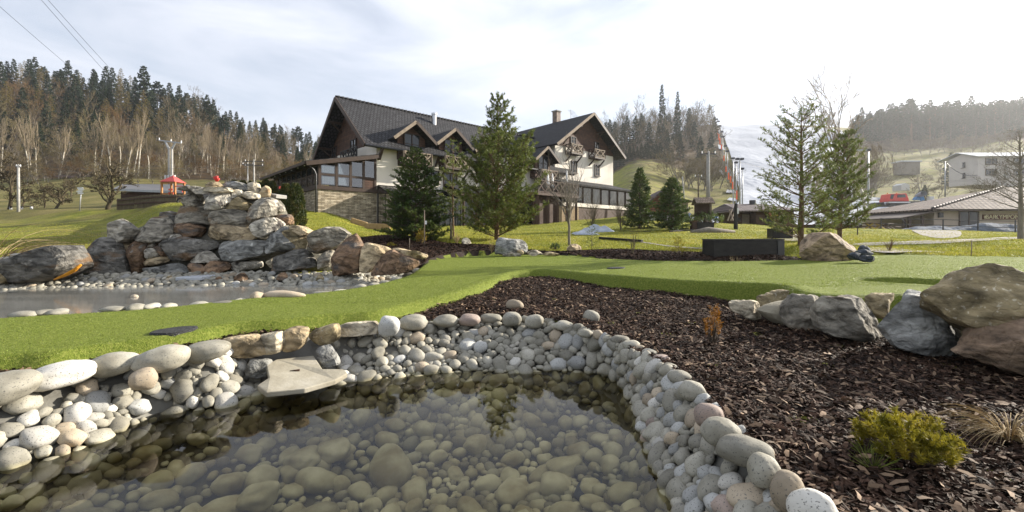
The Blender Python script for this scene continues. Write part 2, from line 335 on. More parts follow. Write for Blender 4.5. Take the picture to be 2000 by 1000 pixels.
GROUND_X = 60
GPs = resample(np.array([G(u, v, z) for u, v, z in gf + gr + gb]), 150)
hole_pond = RLc[::2]
# lawn / ground near
dk = lambda x, y: (pdist(hole_pond, x, y) > .06) & (pdist(MBK, x, y) > .06) & (pdist(GPs, x, y) > .05)
cut_green = []  # shrink the green outline a little so that the ground reaches under its skirt
cg = GPs.mean(0)
def shrink(P, d):
    P = np.asarray(P); T = np.roll(P, -1, 0) - np.roll(P, 1, 0); Nn = np.column_stack([-T[:, 1], T[:, 0]]); Nn /= np.linalg.norm(Nn, axis=1)[:, None] + 1e-9
    A = 0.5 * np.sum(P[:, 0] * np.roll(P[:, 1], -1) - np.roll(P[:, 0], -1) * P[:, 1]); s = 1 if A > 0 else -1
    return P + Nn * d * s
# the bed polygon in front: mulch
BED = np.array([(-9, .0), (9, .0), (9, 5.0), (6.0, 7.5), (5.2, 9.3), (-.5, 9.6), (-1.2, 8.3), (-2.0, 6.8), (-4, 5.0), (-9, 4.2)])
ptsn = np.vstack([grid_in(-10, 16, -3, 16, .22, lambda x, y: dk(x, y)), grid_in(-GROUND_X, -10, -6, 16, 1.0, lambda x, y: x == x), grid_in(16, GROUND_X, -6, 16, 1.0, lambda x, y: x == x)])
outer = [(-GROUND_X, -6), (GROUND_X, -6), (GROUND_X, 16), (-GROUND_X, 16)]
xs16 = np.linspace(GROUND_X, -GROUND_X, 121)[1:-1]
outer = [(-GROUND_X, -6), (GROUND_X, -6), (GROUND_X, 16)] + [(x, 16) for x in xs16] + [(-GROUND_X, 16)]
GSH = shrink(GPs, .12); UPS = UPc
def zground(x, y):
    z = H(x, y); gi = inside(GSH, x, y)
    ui = inside(UPS, x, y) ; z = np.where(ui, ZU - .35, z)
    z = np.where(gi, np.minimum(z, zg(x, y) - .25 - .3 * (np.hypot(x - BOWL[0], y - BOWL[1]) < 1.2)), z)
    du = pdist(UFAR, x, y, False); z = np.where((du < 1.0) & ~gi & (y > 7), np.minimum(z, ZU - .16 + .2 * du), z)
    bi = inside(BED, x, y) & (y < 16); z = np.where(bi & ~ui, z - .012, z)
    return z
def lawn_material():
    m = bpy.data.materials.new('lawn_and_hills'); m.use_nodes = True; t = m.node_tree; t.nodes.clear()
    o = N(t, 'ShaderNodeOutputMaterial'); p = N(t, 'ShaderNodeBsdfPrincipled'); p.inputs['Roughness'].default_value = .85; p.inputs['Specular IOR Level'].default_value = .15
    g = N(t, 'ShaderNodeNewGeometry'); c = g.outputs['Position']
    def ramp(scale, cols, det=8):
        n = N(t, 'ShaderNodeTexNoise'); n.inputs['Scale'].default_value = scale; n.inputs['Detail'].default_value = det; n.inputs['Roughness'].default_value = .65; t.links.new(c, n.inputs['Vector'])
        r = N(t, 'ShaderNodeValToRGB')
        while len(r.color_ramp.elements) < len(cols): r.color_ramp.elements.new(.5)
        for i, q in enumerate(cols): r.color_ramp.elements[i].position = .33 + .34 * i / (len(cols) - 1); r.color_ramp.elements[i].color = (*q, 1)
        t.links.new(n.outputs['Fac'], r.inputs[0]); return r.outputs[0]
    lawn = ramp(.55, [(.10, .125, .016), (.19, .2, .025), (.30, .27, .045)]); dry = ramp(.16, [(.08, .08, .024), (.145, .13, .04), (.22, .18, .068)]); wood = ramp(.35, [(.03, .022, .012), (.07, .045, .022), (.11, .07, .03)])  # dry: meadow colour, also the painted shade of the left lawn
    at = N(t, 'ShaderNodeVertexColor'); at.layer_name = 'zone'; sp = N(t, 'ShaderNodeSeparateColor'); t.links.new(at.outputs[0], sp.inputs[0])
    nn = N(t, 'ShaderNodeTexNoise'); nn.inputs['Scale'].default_value = .25; nn.inputs['Detail'].default_value = 6; t.links.new(c, nn.inputs['Vector'])
    def soft(sock):
        a = N(t, 'ShaderNodeMath', operation='ADD'); t.links.new(sock, a.inputs[0]); t.links.new(nn.outputs['Fac'], a.inputs[1])
        r = N(t, 'ShaderNodeMapRange'); r.inputs[1].default_value = .85; r.inputs[2].default_value = 1.15; t.links.new(a.outputs[0], r.inputs[0]); return r.outputs[0]
    m1 = N(t, 'ShaderNodeMixRGB'); t.links.new(soft(sp.outputs[0]), m1.inputs[0]); t.links.new(lawn, m1.inputs[1]); t.links.new(dry, m1.inputs[2])
    m2 = N(t, 'ShaderNodeMixRGB'); t.links.new(soft(sp.outputs[1]), m2.inputs[0]); t.links.new(m1.outputs[0], m2.inputs[1]); t.links.new(wood, m2.inputs[2])
    fn = ramp(7, [(.62, .62, .62), (1.0, 1.0, 1.0), (1.3, 1.3, 1.3)], 6); mm = N(t, 'ShaderNodeMixRGB', blend_type='MULTIPLY'); mm.inputs[0].default_value = 1; t.links.new(m2.outputs[0], mm.inputs[1]); t.links.new(fn, mm.inputs[2])
    t.links.new(mm.outputs[0], p.inputs['Base Color'])
    nb = N(t, 'ShaderNodeTexNoise'); nb.inputs['Scale'].default_value = 9; nb.inputs['Detail'].default_value = 9; t.links.new(c, nb.inputs['Vector'])
    b = N(t, 'ShaderNodeBump'); b.inputs['Strength'].default_value = .9; b.inputs['Distance'].default_value = .08; t.links.new(nb.outputs['Fac'], b.inputs['Height']); t.links.new(b.outputs[0], p.inputs['Normal'])
    t.links.new(p.outputs[0], o.inputs[0]); return m
M['lawn'] = lawn_material()
def zone_of(x, y):
    u = 1000 + F * x / np.maximum(y, 4)
    dry = np.zeros(len(x)); wood = np.zeros(len(x))  # on the left lawn and bank the dry tone also paints in shade
    dry = np.maximum(dry, smooth(700, 500, u) * (smooth(50, 58, y) * .5 + .5))
    dry = np.maximum(dry, smooth(600, 300, u) * smooth(24, 16, y) * .75)
    dry = np.maximum(dry, smooth(1150, 1250, u) * smooth(48, 80, y) * .62)
    wood = np.maximum(wood, smooth(680, 600, u) * smooth(105, 125, y))
    wood = np.maximum(wood, smooth(1440, 1390, u) * smooth(1150, 1180, u) * smooth(145, 175, y))
    wood = np.maximum(wood, smooth(1640, 1700, u) * smooth(225, 250, y))
    return dry, wood
def set_zone(me):
    n = len(me.vertices); co = np.empty(n * 3, np.float32); me.vertices.foreach_get('co', co); co = co.reshape(-1, 3)
    d, wd = zone_of(co[:, 0], co[:, 1]); a = me.color_attributes.new('zone', 'FLOAT_COLOR', 'POINT'); a.data.foreach_set('color', np.column_stack([d, wd, d * 0, d * 0 + 1]).astype(np.float32).ravel())
me = cdt_mesh('ground', outer, ptsn, zground, [hole_pond]); set_zone(me)
tag(link('ground', me, M['lawn']), kind='structure')
# far ground and hills
us = np.arange(-1500, 3500, 22.0); ys = np.concatenate([np.arange(15.9, 60, .7), np.geomspace(60, 900, 110)])
gu, gy = np.meshgrid(us, ys); gx = (gu - 1000) / F * gy; gz = H(gx.ravel(), gy.ravel()).reshape(gx.shape)
gz += (np.sin(gx * .11 + gy * .07) * np.sin(gy * .09 - gx * .05)) * .5 * smooth(60, 130, gy)
nr, nc = gx.shape; idx = np.arange(nr * nc).reshape(nr, nc)
fq = np.stack([idx[:-1, :-1], idx[:-1, 1:], idx[1:, 1:], idx[1:, :-1]], -1).reshape(-1, 4)
me = mesh_np('hills', np.column_stack([gx.ravel(), gy.ravel(), gz.ravel()]), fq, True); set_zone(me)
tag(link('hills', me, M['lawn']), kind='structure')
def Hf(x, y):
    return Hs(x, y) + float(math.sin(x * .11 + y * .07) * math.sin(y * .09 - x * .05) * .5 * smooth(60, 130, np.array(y)))

# front mulch bed sheet and back bed sheet
inb = lambda x, y: inside(BED, x, y) & (pdist(hole_pond, x, y) > .05)
me = cdt_mesh('mulch_bed', BED, grid_in(-9, 9, 0, 9.8, .14, inb), lambda x, y: np.where(inside(GSH, x, y), np.minimum(H(x, y), zg(x, y) - .2 - .3 * (np.hypot(x - BOWL[0], y - BOWL[1]) < 1.2)), np.where(inside(UPS, x, y), ZU - .3, H(x, y) + .015 * np.sin(x * 7) * np.sin(y * 6))), [hole_pond])
tag(link('mulch_bed', me, M['mulch_base']), kind='structure')
inm = lambda x, y: inside(MBK, x, y) & (pdist(MBK, x, y) > .05)
me = cdt_mesh('mulch_bed', MBK, grid_in(-9, 9, 8, 24, .25, inm), lambda x, y: np.where(inside(GSH, x, y), np.minimum(H(x, y), zg(x, y) - .2), H(x, y) + .004 + .07 * smooth(0, .5, np.minimum(pdist(MBK, x, y), pdist(GPs, x, y) - .15))))
tag(link('mulch_bed', me, M['mulch_base']), kind='structure')
# green
ing = lambda x, y: inside(GP, x, y)
def gt1(x, y): d = pdist(GP, x, y); return ing(x, y) & (((d > .012) & (d < .32) & (y < 12)) | (np.hypot(x - BOWL[0], y - BOWL[1]) < .95))
def gt2(x, y): d = pdist(GP, x, y); return ing(x, y) & (d > .05) & ~(((d < .32) & (y < 12)) | (np.hypot(x - BOWL[0], y - BOWL[1]) < .95))
gpn = np.vstack([grid_in(-8, 16, 2.5, 16, .055, gt1), grid_in(-8, 20, 2.5, 17, .2, gt2)])
me = cdt_mesh('putting_green', GP, gpn, zgreen)
tag(link('putting_green', me, M['turf']), kind='structure')
# dark holes in the green (mats)
DISCS = []
def disc(u, v, wpx, z=None):
    y = F * (CH - .52) / (v - HZ)
    for _ in range(8):
        x = (u - 1000) / F * y; y = F * (CH - zgs(x, y) - .02) / (v - HZ)
    x = (u - 1000) / F * y; r = wpx / 2 / F * y; mbm = MB(); n = 28; DISCS.append((x, y, r))
    vv = [Vector((x, y, zgs(x, y) + .018))]; ff = []; RR = [.25, .5, .75, .92, 1.0, 1.05]
    for q, rr_ in enumerate(RR):
        for k in range(n):
            e = 1 + .025 * math.sin(5 * k) * rr_; a = x + r * rr_ * e * math.cos(6.2832 * k / n); b = y + r * .92 * rr_ * e * math.sin(6.2832 * k / n)
            vv.append(Vector((a, b, zgs(a, b) + (.018 if q < 5 else -.02))))
    ff = [(0, 1 + k, 1 + (k + 1) % n) for k in range(n)] + [(1 + q * n + k, 1 + (q + 1) * n + k, 1 + (q + 1) * n + (k + 1) % n, 1 + q * n + (k + 1) % n) for q in range(5) for k in range(n)]
    mbm.add(vv, ff)
    return mbm
M['rubber'] = mat('black_rubber_mat', [(.012, .012, .012), (.04, .04, .04)], 60, .8, 1, 120, dist=.01, fleck=((.16, .16, .15), 90, .62))
tag(disc(340, 643, 76).build('hole_mat', M['rubber'], sm=True), 'large dark round mat set in the green beside the pond boulders', 'mat')
tag(disc(1203, 541, 34).build('hole_mat', M['rubber'], sm=True), 'small dark round mat in the far middle of the green', 'mat')
# ------------------------------------------------------------------ pebbles and ponds
def pebble_mat(name, cols):
    m = mat(name, cols, 5, .75, .35, 70, island=.28, spec=.3, dist=.004, coord='pos', fleck=((.13, .125, .11), 120, .61))
    t = m.node_tree; p = [n for n in t.nodes if n.type == 'BSDF_PRINCIPLED'][0]
    src = p.inputs['Base Color'].links[0].from_socket
    g = N(t, 'ShaderNodeNewGeometry'); s = N(t, 'ShaderNodeSeparateXYZ'); t.links.new(g.outputs['Position'], s.inputs[0])
    nn = N(t, 'ShaderNodeTexNoise'); nn.inputs['Scale'].default_value = 6; t.links.new(g.outputs['Position'], nn.inputs['Vector'])
    ml = N(t, 'ShaderNodeMath', operation='MULTIPLY_ADD'); ml.inputs[1].default_value = .05; t.links.new(nn.outputs['Fac'], ml.inputs[0]); t.links.new(s.outputs['Z'], ml.inputs[2])
    r = N(t, 'ShaderNodeMapRange'); r.inputs[1].default_value = .055; r.inputs[2].default_value = .0; t.links.new(ml.outputs[0], r.inputs[0])
    al = N(t, 'ShaderNodeTexNoise'); al.inputs['Scale'].default_value = 4.0; al.inputs['Detail'].default_value = 6; t.links.new(g.outputs['Position'], al.inputs['Vector'])
    rr = N(t, 'ShaderNodeValToRGB'); rr.color_ramp.elements[0].position = .35; rr.color_ramp.elements[0].color = (.19, .155, .065, 1); rr.color_ramp.elements[1].position = .65; rr.color_ramp.elements[1].color = (.40, .37, .22, 1); t.links.new(al.outputs['Fac'], rr.inputs[0])
    oi = N(t, 'ShaderNodeNewGeometry'); m2 = N(t, 'ShaderNodeMapRange'); m2.inputs[3].default_value = .5; m2.inputs[4].default_value = 1.55; t.links.new(oi.outputs['Random Per Island'], m2.inputs[0])
    hs = N(t, 'ShaderNodeHueSaturation'); t.links.new(rr.outputs[0], hs.inputs['Color']); t.links.new(m2.outputs[0], hs.inputs['Value'])
    mx = N(t, 'ShaderNodeMixRGB'); t.links.new(r.outputs[0], mx.inputs[0]); t.links.new(src, mx.inputs[1]); t.links.new(hs.outputs[0], mx.inputs[2]); t.links.new(mx.outputs[0], p.inputs['Base Color'])
    return m
M['pebble'] = pebble_mat('pebble_stone', [(.19, .175, .135), (.28, .265, .215), (.38, .36, .305)])
M['pebble_white'] = pebble_mat('pebble_white', [(.4, .385, .34), (.52, .5, .45)])
M['pebble_tan'] = pebble_mat('pebble_tan', [(.32, .26, .18), (.44, .37, .28)])
M['pebble_pink'] = pebble_mat('pebble_pink', [(.28, .215, .18), (.36, .29, .245)])
M['pebble_grey'] = pebble_mat('pebble_grey', [(.3, .3, .28), (.4, .4, .38)])
PVAR = []
def pebble_shape(seed, sub=3, amp=.16):
    bm = bmesh.new(); bmesh.ops.create_icosphere(bm, subdivisions=sub, radius=1.0); off = Vector((seed * 7.3, seed * 3.1, -seed * 5.7)); r_ = random.Random(seed)
    kx, ky = r_.uniform(-.18, .18), r_.uniform(-.15, .15); e = r_.uniform(.82, 1.0)
    for v in bm.verts:
        p = v.co.copy(); p = Vector([math.copysign(abs(c) ** e, c) for c in p])
        p *= 1 + amp * noise.noise(p * 1.1 + off) + .05 * noise.noise(p * 2.6 + off)
        p.y *= 1 + kx * p.x; p.z *= 1 + ky * p.x; v.co = p
    V = np.array([v.co[:] for v in bm.verts]); Fc = np.array([[v.index for v in f.verts] for f in bm.faces]); bm.free(); return V, Fc
PV = [pebble_shape(i + 1, 3, .24) for i in range(10)]; PVL = [pebble_shape(i + 1, 2, .24) for i in range(10)]
PME = [mesh_np('pebble', V, Fc, True) for V, Fc in PV]
for m_ in PME: m_.materials.append(M['pebble'])
def frame(nrm, ang):
    n = Vector(nrm).normalized(); a = n.orthogonal().normalized(); b = n.cross(a); x = a * math.cos(ang) + b * math.sin(ang); y = n.cross(x)
    return x, y, n
def pack(cands, radii_fn, over=.84):
    """cands: array (s,t) in metres; keep those that fit"""
    cell = .12; grid = {}; outl = []
    for (s, t), r in zip(cands, radii_fn):
        i, j = int(s // cell), int(t // cell); ok = True
        for di in (-3, -2, -1, 0, 1, 2, 3):
            for dj in (-3, -2, -1, 0, 1, 2, 3):
                for (s2, t2, r2) in grid.get((i + di, j + dj), ()):
                    if (s - s2) ** 2 + (t - t2) ** 2 < ((r + r2) * over) ** 2: ok = False; break
                if not ok: break
            if not ok: break
        if ok: grid.setdefault((i, j), []).append((s, t, r)); outl.append((s, t, r))
    return outl
# bank: lofted from below the water up to the rim
mid = (WLc + RLc) / 2; seg = np.linalg.norm(np.roll(mid, -1, 0) - mid, axis=1); cum = np.concatenate([[0], np.cumsum(seg)])
def bank_pt(s, t):
    """s along the shore (m), t: 0 at the water line, 1 at the rim; below 0 under water"""
    s = s % cum[-1]; i = int(np.searchsorted(cum, s) - 1); f = (s - cum[i]) / seg[i]; j = (i + 1) % NP_
    Wp = WLc[i] * (1 - f) + WLc[j] * f; R = RLc[i] * (1 - f) + RLc[j] * f
    uu = 1000 + F * Wp[0] / max(Wp[1], .5); iw = float(smooth(455, 520, uu) * smooth(735, 690, uu)) if Wp[1] > 2.9 else 0
    z = ZR * t ** (1 + 4 * iw) if t >= 0 else .55 * t
    p = Wp + (R - Wp) * t * (1 if t >= 0 else .7)
    return Vector((p[0], p[1], z))
def width_at(s):
    a = bank_pt(s, 0); b = bank_pt(s, 1); return (b - a).length
# bank surface mesh
vb = []; TT = [1.12, 1.0, .66, .33, 0, -.5, -1.1]
for i in range(NP_):
    for t in TT:
        p = bank_pt(cum[i] + 1e-4, min(t, 1.0)); 
        if t > 1: q = bank_pt(cum[i] + 1e-4, 1); d = (q - bank_pt(cum[i] + 1e-4, 0)); d.z = 0; d.normalize(); p = q + d * .12; p.z = Hs(p.x, p.y) - .03
        vb.append((p.x, p.y, p.z - (.03 if t <= 1 else 0)))
k = len(TT); fb = [(i * k + j, ((i + 1) % NP_) * k + j, ((i + 1) % NP_) * k + j + 1, i * k + j + 1) for i in range(NP_) for j in range(k - 1)]
mbk = MB(); mbk.add(vb, fb); tag(mbk.build('pond_bank', M['pebble_liner'], sm=True), kind='structure')
WLD = WLc[::2]
def zbed(x, y): return -.62 * (1 - np.exp(-pdist(WLD, x, y) / .42)) - .02
xs0, ys0 = WLc[:, 0], WLc[:, 1]
me = cdt_mesh('pond_bed', WLD, grid_in(xs0.min(), xs0.max(), ys0.min(), ys0.max(), .15, lambda x, y: inside(WLD, x, y) & (pdist(WLD, x, y) > .05)), lambda x, y: zbed(x, y) - .03)
M['silt'] = mat('pond_silt', [(.05, .04, .015), (.12, .10, .04)], 3, .9, .4)
tag(link('pond_bed', me, M['silt']), kind='structure')

# candidates on the bank
L = cum[-1]; vis = []
skip = [(G(440, 690, .36)[0], G(660, 690, .36)[0])]
def is_slab(p):   # the flagstone inlet stands here
    if p.y < 2.9: return False
    u = 1000 + F * p.x / p.y; v = HZ - F * (p.z - CH) / p.y
    return (505 < u < 655 and v < 775 and v > 600) or (440 < u < 740 and v < 690 - (u - 440) * .12)
rs = []; cs = []
for rmin, rmax, nn_ in ((.085, .12, 900), (.06, .085, 9000), (.04, .06, 30000), (.022, .04, 40000)):
    for _ in range(nn_):
        s = random.uniform(0, L); t = random.uniform(-.9, .98); p = bank_pt(s, t)
        if p.y < 1.1 or p.y > 8 : continue
        if rmax > .1 and t > .9: continue
        cs.append((s, t * width_at(s), )); rs.append(random.uniform(rmin, rmax) * (.70 if p.y > 4.0 else .63 if p.x > .5 else .74))
packed = pack(cs, rs, .76)
BIG = []   # the individually placed coping boulders (filled below), as (x, y, radius)
cop = [('left', 6, 758, 112, 62, 'pebble', 'long pale speckled boulder cut by the left edge, lowest of the boulders along the green'),
       ('left', 118, 732, 106, 50, 'pebble_white', 'whitest and longest speckled boulder along the green, second from left'),
       ('left', 222, 711, 88, 45, 'pebble', 'grey brown speckled oval boulder, third from left along the green'),
       ('left', 316, 701, 94, 48, 'pebble', 'pale oval boulder fourth from left along the green, below the dark mat'),
       ('left', 405, 685, 80, 40, 'pebble', 'oval pale boulder touching the tan stone blocks, last of the row along the green'),
       ('left', 280, 740, 46, 44, 'pebble_tan', 'round cream stone lying just below the fourth boulder of the row')]
rim = [(760, 637, 42, 42, 'pebble_grey', 'upright grey stone at the right end of the tan stone blocks'), (808, 630, 56, 32, 'pebble', 'wide pale stone on the pond rim, second right of the tan blocks'), (870, 627, 52, 26, 'pebble', 'flat grey beige stone on the far pond rim left of the pink one'),
       (917, 625, 44, 25, 'pebble_pink', 'pink stone in the middle of the far pond rim'), (959, 622, 42, 19, 'pebble', 'low grey stone right beside the pink stone on the far rim'), (1000, 623, 38, 29, 'pebble', 'pointed pale stone below the loose white stone on the far rim'),
       (1043, 628, 38, 27, 'pebble', 'cracked pale stone with a hooked end on the far rim'), (1074, 629, 28, 16, 'pebble', 'small stone between two larger ones where the far rim starts to turn'), (1102, 636, 42, 20, 'pebble', 'flat greenish stone where the rim starts to turn right'),
       (1130, 641, 22, 19, 'pebble', 'small round stone on the rim below the loose round stone, left one of two'), (1143, 651, 30, 18, 'pebble', 'small flat stone on the rim below the loose round stone, right one of two'), (1168, 654, 21, 20, 'pebble_tan', 'small cream stone at the turn of the rim'),
       (1188, 662, 22, 15, 'pebble', 'small long stone at the turn of the rim'), (1211, 665, 40, 20, 'pebble', 'long pale stone leaning right at the turn of the rim'), (1232, 674, 36, 19, 'pebble', 'flat pale stone just after the turn of the rim'), (1250, 681, 22, 15, 'pebble_tan', 'small tan stone at the start of the right rim'),
       (1268, 691, 32, 21, 'pebble', 'oval stone above the pink stone on the right rim'), (1293, 704, 38, 23, 'pebble_pink', 'pink stone on the right rim'), (1308, 720, 34, 22, 'pebble', 'pale stone directly below the pink stone of the right rim'), (1327, 738, 46, 30, 'pebble', 'long pale stone second below the pink stone on the right rim'),
       (1352, 764, 52, 42, 'pebble', 'long greenish stone on the right rim above the reddish stone'), (1385, 813, 56, 50, 'pebble_pink', 'streaked reddish grey stone halfway along the right rim'), (1408, 846, 76, 56, 'pebble', 'wide speckled stone below the streaked reddish one'),
       (1454, 882, 104, 58, 'pebble', 'largest greenish speckled boulder on the right rim'), (1492, 920, 62, 66, 'pebble', 'round pale boulder right below the largest one'), (1538, 961, 64, 78, 'pebble_tan', 'tall tan speckled boulder, last but one at the lower end of the rim'),
       (1588, 996, 90, 80, 'pebble_white', 'white and grey speckled boulder cut by the bottom edge of the picture')]
def place_boulder(u, v, wpx, hpx, mt, label, i, group, zc=None, zlow=0.36, name='boulder', cat='boulder', rot=0):
    h = hpx; Y = 4.0
    for _ in range(20):
        hm = h / F * Y; zc_ = zlow + hm * .38; Y = F * (CH - zc_) / (v - HZ)
    x = (u - 1000) / F * Y; a = wpx / 2 / F * Y; c = hpx / 2 / F * Y * 1.0; b = max(a * .75, c * .9)
    V, Fc = pebble_shape(50 + i, 4, .13); 
    V = V / np.abs(V).max(0); th = math.atan2(x, Y); R = np.array([[math.cos(-th), -math.sin(-th)], [math.sin(-th), math.cos(-th)]])
    tl = rot; Rt = np.array([[math.cos(tl), 0, -math.sin(tl)], [0, 1, 0], [math.sin(tl), 0, math.cos(tl)]])
    V2 = (V * [a, b, c]) @ Rt.T; V2[:, :2] = V2[:, :2] @ R.T
    o = link(name, mesh_np(name, V2, Fc, True), M[mt]); o.location = (x, Y, zc_); tag(o, label, cat, group)
    BIG.append((x, Y, max(a, b), zc_)); return o
for i, (_, u, v, w_, h_, m_, lb) in enumerate(cop): place_boulder(u, v, w_, h_, m_, lb, i, 'boulders edging the green', zlow=.34 if i < 5 else .25, rot=(.2, .14, .12, .1, .12, 0)[i])
for i, (u, v, w_, h_, m_, lb) in enumerate(rim): place_boulder(u, v, w_, h_, m_, lb, 20 + i, 'stones along the pond rim', zlow=.33)
place_boulder(1005, 596, 36, 23, 'pebble_tan', 'smooth beige stone lying loose on the mulch below the edge of the green', 60, 'loose stones on the mulch', zlow=.39, name='stone', cat='stone')
place_boulder(1155, 619, 33, 28, 'pebble', 'round pale stone lying loose on the mulch right of the beige one', 61, 'loose stones on the mulch', zlow=.38, name='stone', cat='stone')
pl = []
for s, tm, r in packed:
    wd = width_at(s); t = tm / wd; p = bank_pt(s, t)
    if is_slab(p): continue
    if any((p.x - bx) ** 2 + (p.y - by) ** 2 < (br * .33) ** 2 for bx, by, br, bz in BIG): continue
    e = .01; n = (bank_pt(s + e, t) - p).cross(bank_pt(s, t + e) - p)
    if n.z < 0: n = -n
    n = (n.normalized() + Vector((0, 0, .5)) + Vector((random.uniform(-.3, .3), random.uniform(-.3, .3), 0))).normalized()
    pl.append((p + n * r * .25, n, r))
# underwater bottom stones
x0, x1, y0, y1 = xs0.min(), xs0.max(), ys0.min(), ys0.max(); cs = []; rs = []
for rmin, rmax, nn_ in ((.14, .20, 26), (.09, .14, 160), (.055, .09, 900), (.04, .055, 5000), (.022, .04, 30000)):
    gx_ = rng.uniform(x0, x1, nn_); gy_ = rng.uniform(y0, y1, nn_); kk = inside(WLD, gx_, gy_) & (pdist(WLD, gx_, gy_) > (.12 if rmax < .1 else .45)) & (gy_ > 1.2)
    for a, b in zip(gx_[kk], gy_[kk]): cs.append((a, b)); rs.append(random.uniform(rmin, rmax))
ub = pack(cs, rs, .80)
under = [(Vector((a, b, float(zbed(np.array([a]), np.array([b]))[0]) + r * .25)), Vector((random.uniform(-.25, .25), random.uniform(-.25, .25), 1)).normalized(), r) for a, b, r in ub]
def pmat(p, n, r, rr):
    x, y, z = frame(n, rr.uniform(0, 6.28)); a = rr.uniform(1.0, 1.34); b = rr.uniform(.78, .98); c = rr.uniform(.58, .8)
    m_ = Matrix(((x.x * a * r, y.x * b * r, z.x * c * r, p.x), (x.y * a * r, y.y * b * r, z.y * c * r, p.y), (x.z * a * r, y.z * b * r, z.z * c * r, p.z), (0, 0, 0, 1))); return m_
rr = random.Random(5)
def inframe(p):
    u = 1000 + F * p.x / p.y; v = HZ - F * (p.z - CH) / p.y; return -10 < u < 2010 and v < 1010
show = sorted([q for q in pl if q[0].z > .0 and inframe(q[0])], key=lambda q: -q[2] / q[0].y)[:215]
sid = set(id(q) for q in show)
for m_ in ('pebble', 'pebble_white', 'pebble_tan', 'pebble_pink', 'pebble_grey'): pass
PMEV = {m_: [] for m_ in ('pebble', 'pebble_white', 'pebble_tan', 'pebble_pink', 'pebble_grey')}
for m_ in PMEV:
    for me_ in PME[:6]:
        c_ = me_.copy(); c_.materials.clear(); c_.materials.append(M[m_]); PMEV[m_].append(c_)
PL = {'pebble': 'pale grey rounded pebble bedded in the stony bank of the near pond', 'pebble_white': 'whitish rounded pebble bedded in the stony bank of the near pond', 'pebble_tan': 'cream tan rounded pebble bedded in the stony bank of the near pond',
      'pebble_pink': 'pinkish brown pebble bedded in the stony bank of the near pond', 'pebble_grey': 'darker grey rounded pebble bedded in the stony bank of the near pond'}
def place_individual(q, wf=1.0):
    k_ = rr.random(); left = q[0].x < -1.2
    key = 'pebble' if k_ < .5 else ('pebble_white' if k_ < (.82 if left else .55) else ('pebble_tan' if k_ < (.9 if left else .66) else ('pebble_pink' if k_ < .68 else 'pebble_grey')))
    o = bpy.data.objects.new('pebble', rr.choice(PMEV[key])); COL.objects.link(o); o.matrix_world = pmat(*q, rr); tag(o, PL[key], 'pebble', key.replace('pebble_', '').replace('pebble', 'plain') + ' pebbles in the near pond bank'); return o
for q in show: place_individual(q)
def merged(name, items, mt, kindlabel, cat, lod=PVL):
    Vs = []; Fs = []; b = 0
    for q in items:
        V, Fc = rr.choice(lod); m_ = np.array(pmat(*q, rr)); v = V @ m_[:3, :3].T + m_[:3, 3]; Vs.append(v); Fs.append(Fc + b); b += len(V)
    return tag(link(name, mesh_np(name, np.vstack(Vs), np.vstack(Fs), True), mt), kindlabel, cat, kind='stuff')
rest = [q for q in pl if id(q) not in sid]
merged('pebbles', [q for q in rest if rr.random() < 2], M['pebble'], 'remaining small rounded stones packed into the bank of the near pond', 'pebbles')
big_under = sorted([q for q in under if inframe(q[0])], key=lambda q: -q[2] / q[0].y)[:60]; bid = set(id(q) for q in big_under)
UM = PMEV['pebble']
for q in big_under:
    o = bpy.data.objects.new('submerged_stone', rr.choice(UM)); COL.objects.link(o); o.matrix_world = pmat(*q, rr); tag(o, 'large rounded olive stone lying under the clear water of the near pond', 'stone', 'large stones under the water')
merged('submerged_pebbles', [q for q in under if id(q) not in bid], M['pebble'], 'olive and amber rounded stones covering the bottom of the near pond', 'pebbles')
for i, (u, v, a, b, m_, lb) in enumerate([(255, 925, .34, .17, 'pebble', 'very large long pale stone slab lying under water near the lower left corner'), (120, 985, .30, .2, 'pebble', 'very large stone slab under water at the lower left corner of the picture'), (655, 885, .14, .12, 'pebble', 'round large stone under water, right one of the pair below the flagstone'), (590, 905, .13, .10, 'pebble_tan', 'round large brown stone under water, left one of the pair below the flagstone'), (1108, 918, .15, .09, 'pebble_grey', 'long oval speckled stone resting highest under water near the right bank'), (1155, 965, .14, .09, 'pebble_dark', 'black angular slab with white veins lying under water near the right bank'), (505, 975, .13, .09, 'pebble', 'large olive stone under water near the bottom edge')]):
    x, y = G(u, v, -.42); V, Fc = pebble_shape(150 + i, 4, .35); M['pebble_dark'] = M.get('pebble_dark') or mat('dark_submerged_slab', [(.02, .024, .03), (.05, .055, .065)], 5, .7, .5, fleck=((.3, .3, .3), 6, .68)); a_ = rr.uniform(-.6, .6) if i > 1 else .75
    V = V * [a, b, .075]; o = link('submerged_stone', mesh_np('submerged_stone', V, Fc, True), M[m_]); o.location = (x, y, -.40); o.rotation_euler = (.1, -.05, a_); tag(o, lb, 'stone')
# water
def area2(P): return 0.5 * np.sum(P[:, 0] * np.roll(P[:, 1], -1) - np.roll(P[:, 0], -1) * P[:, 1])
def water_mat(name, tint, ior, rough):
    m = bpy.data.materials.new(name); m.use_nodes = True; t = m.node_tree; t.nodes.clear(); o = N(t, 'ShaderNodeOutputMaterial')
    tr = N(t, 'ShaderNodeBsdfTransparent'); tr.inputs[0].default_value = (*tint, 1); gl = N(t, 'ShaderNodeBsdfGlossy'); gl.inputs['Roughness'].default_value = rough
    fr = N(t, 'ShaderNodeFresnel'); fr.inputs[0].default_value = ior; ms = N(t, 'ShaderNodeMixShader'); t.links.new(fr.outputs[0], ms.inputs[0]); t.links.new(tr.outputs[0], ms.inputs[1]); t.links.new(gl.outputs[0], ms.inputs[2])
    t.links.new(ms.outputs[0], o.inputs[0]); return m
M['water'] = water_mat('clear_water', (.97, .95, .86), 1.35, .0)
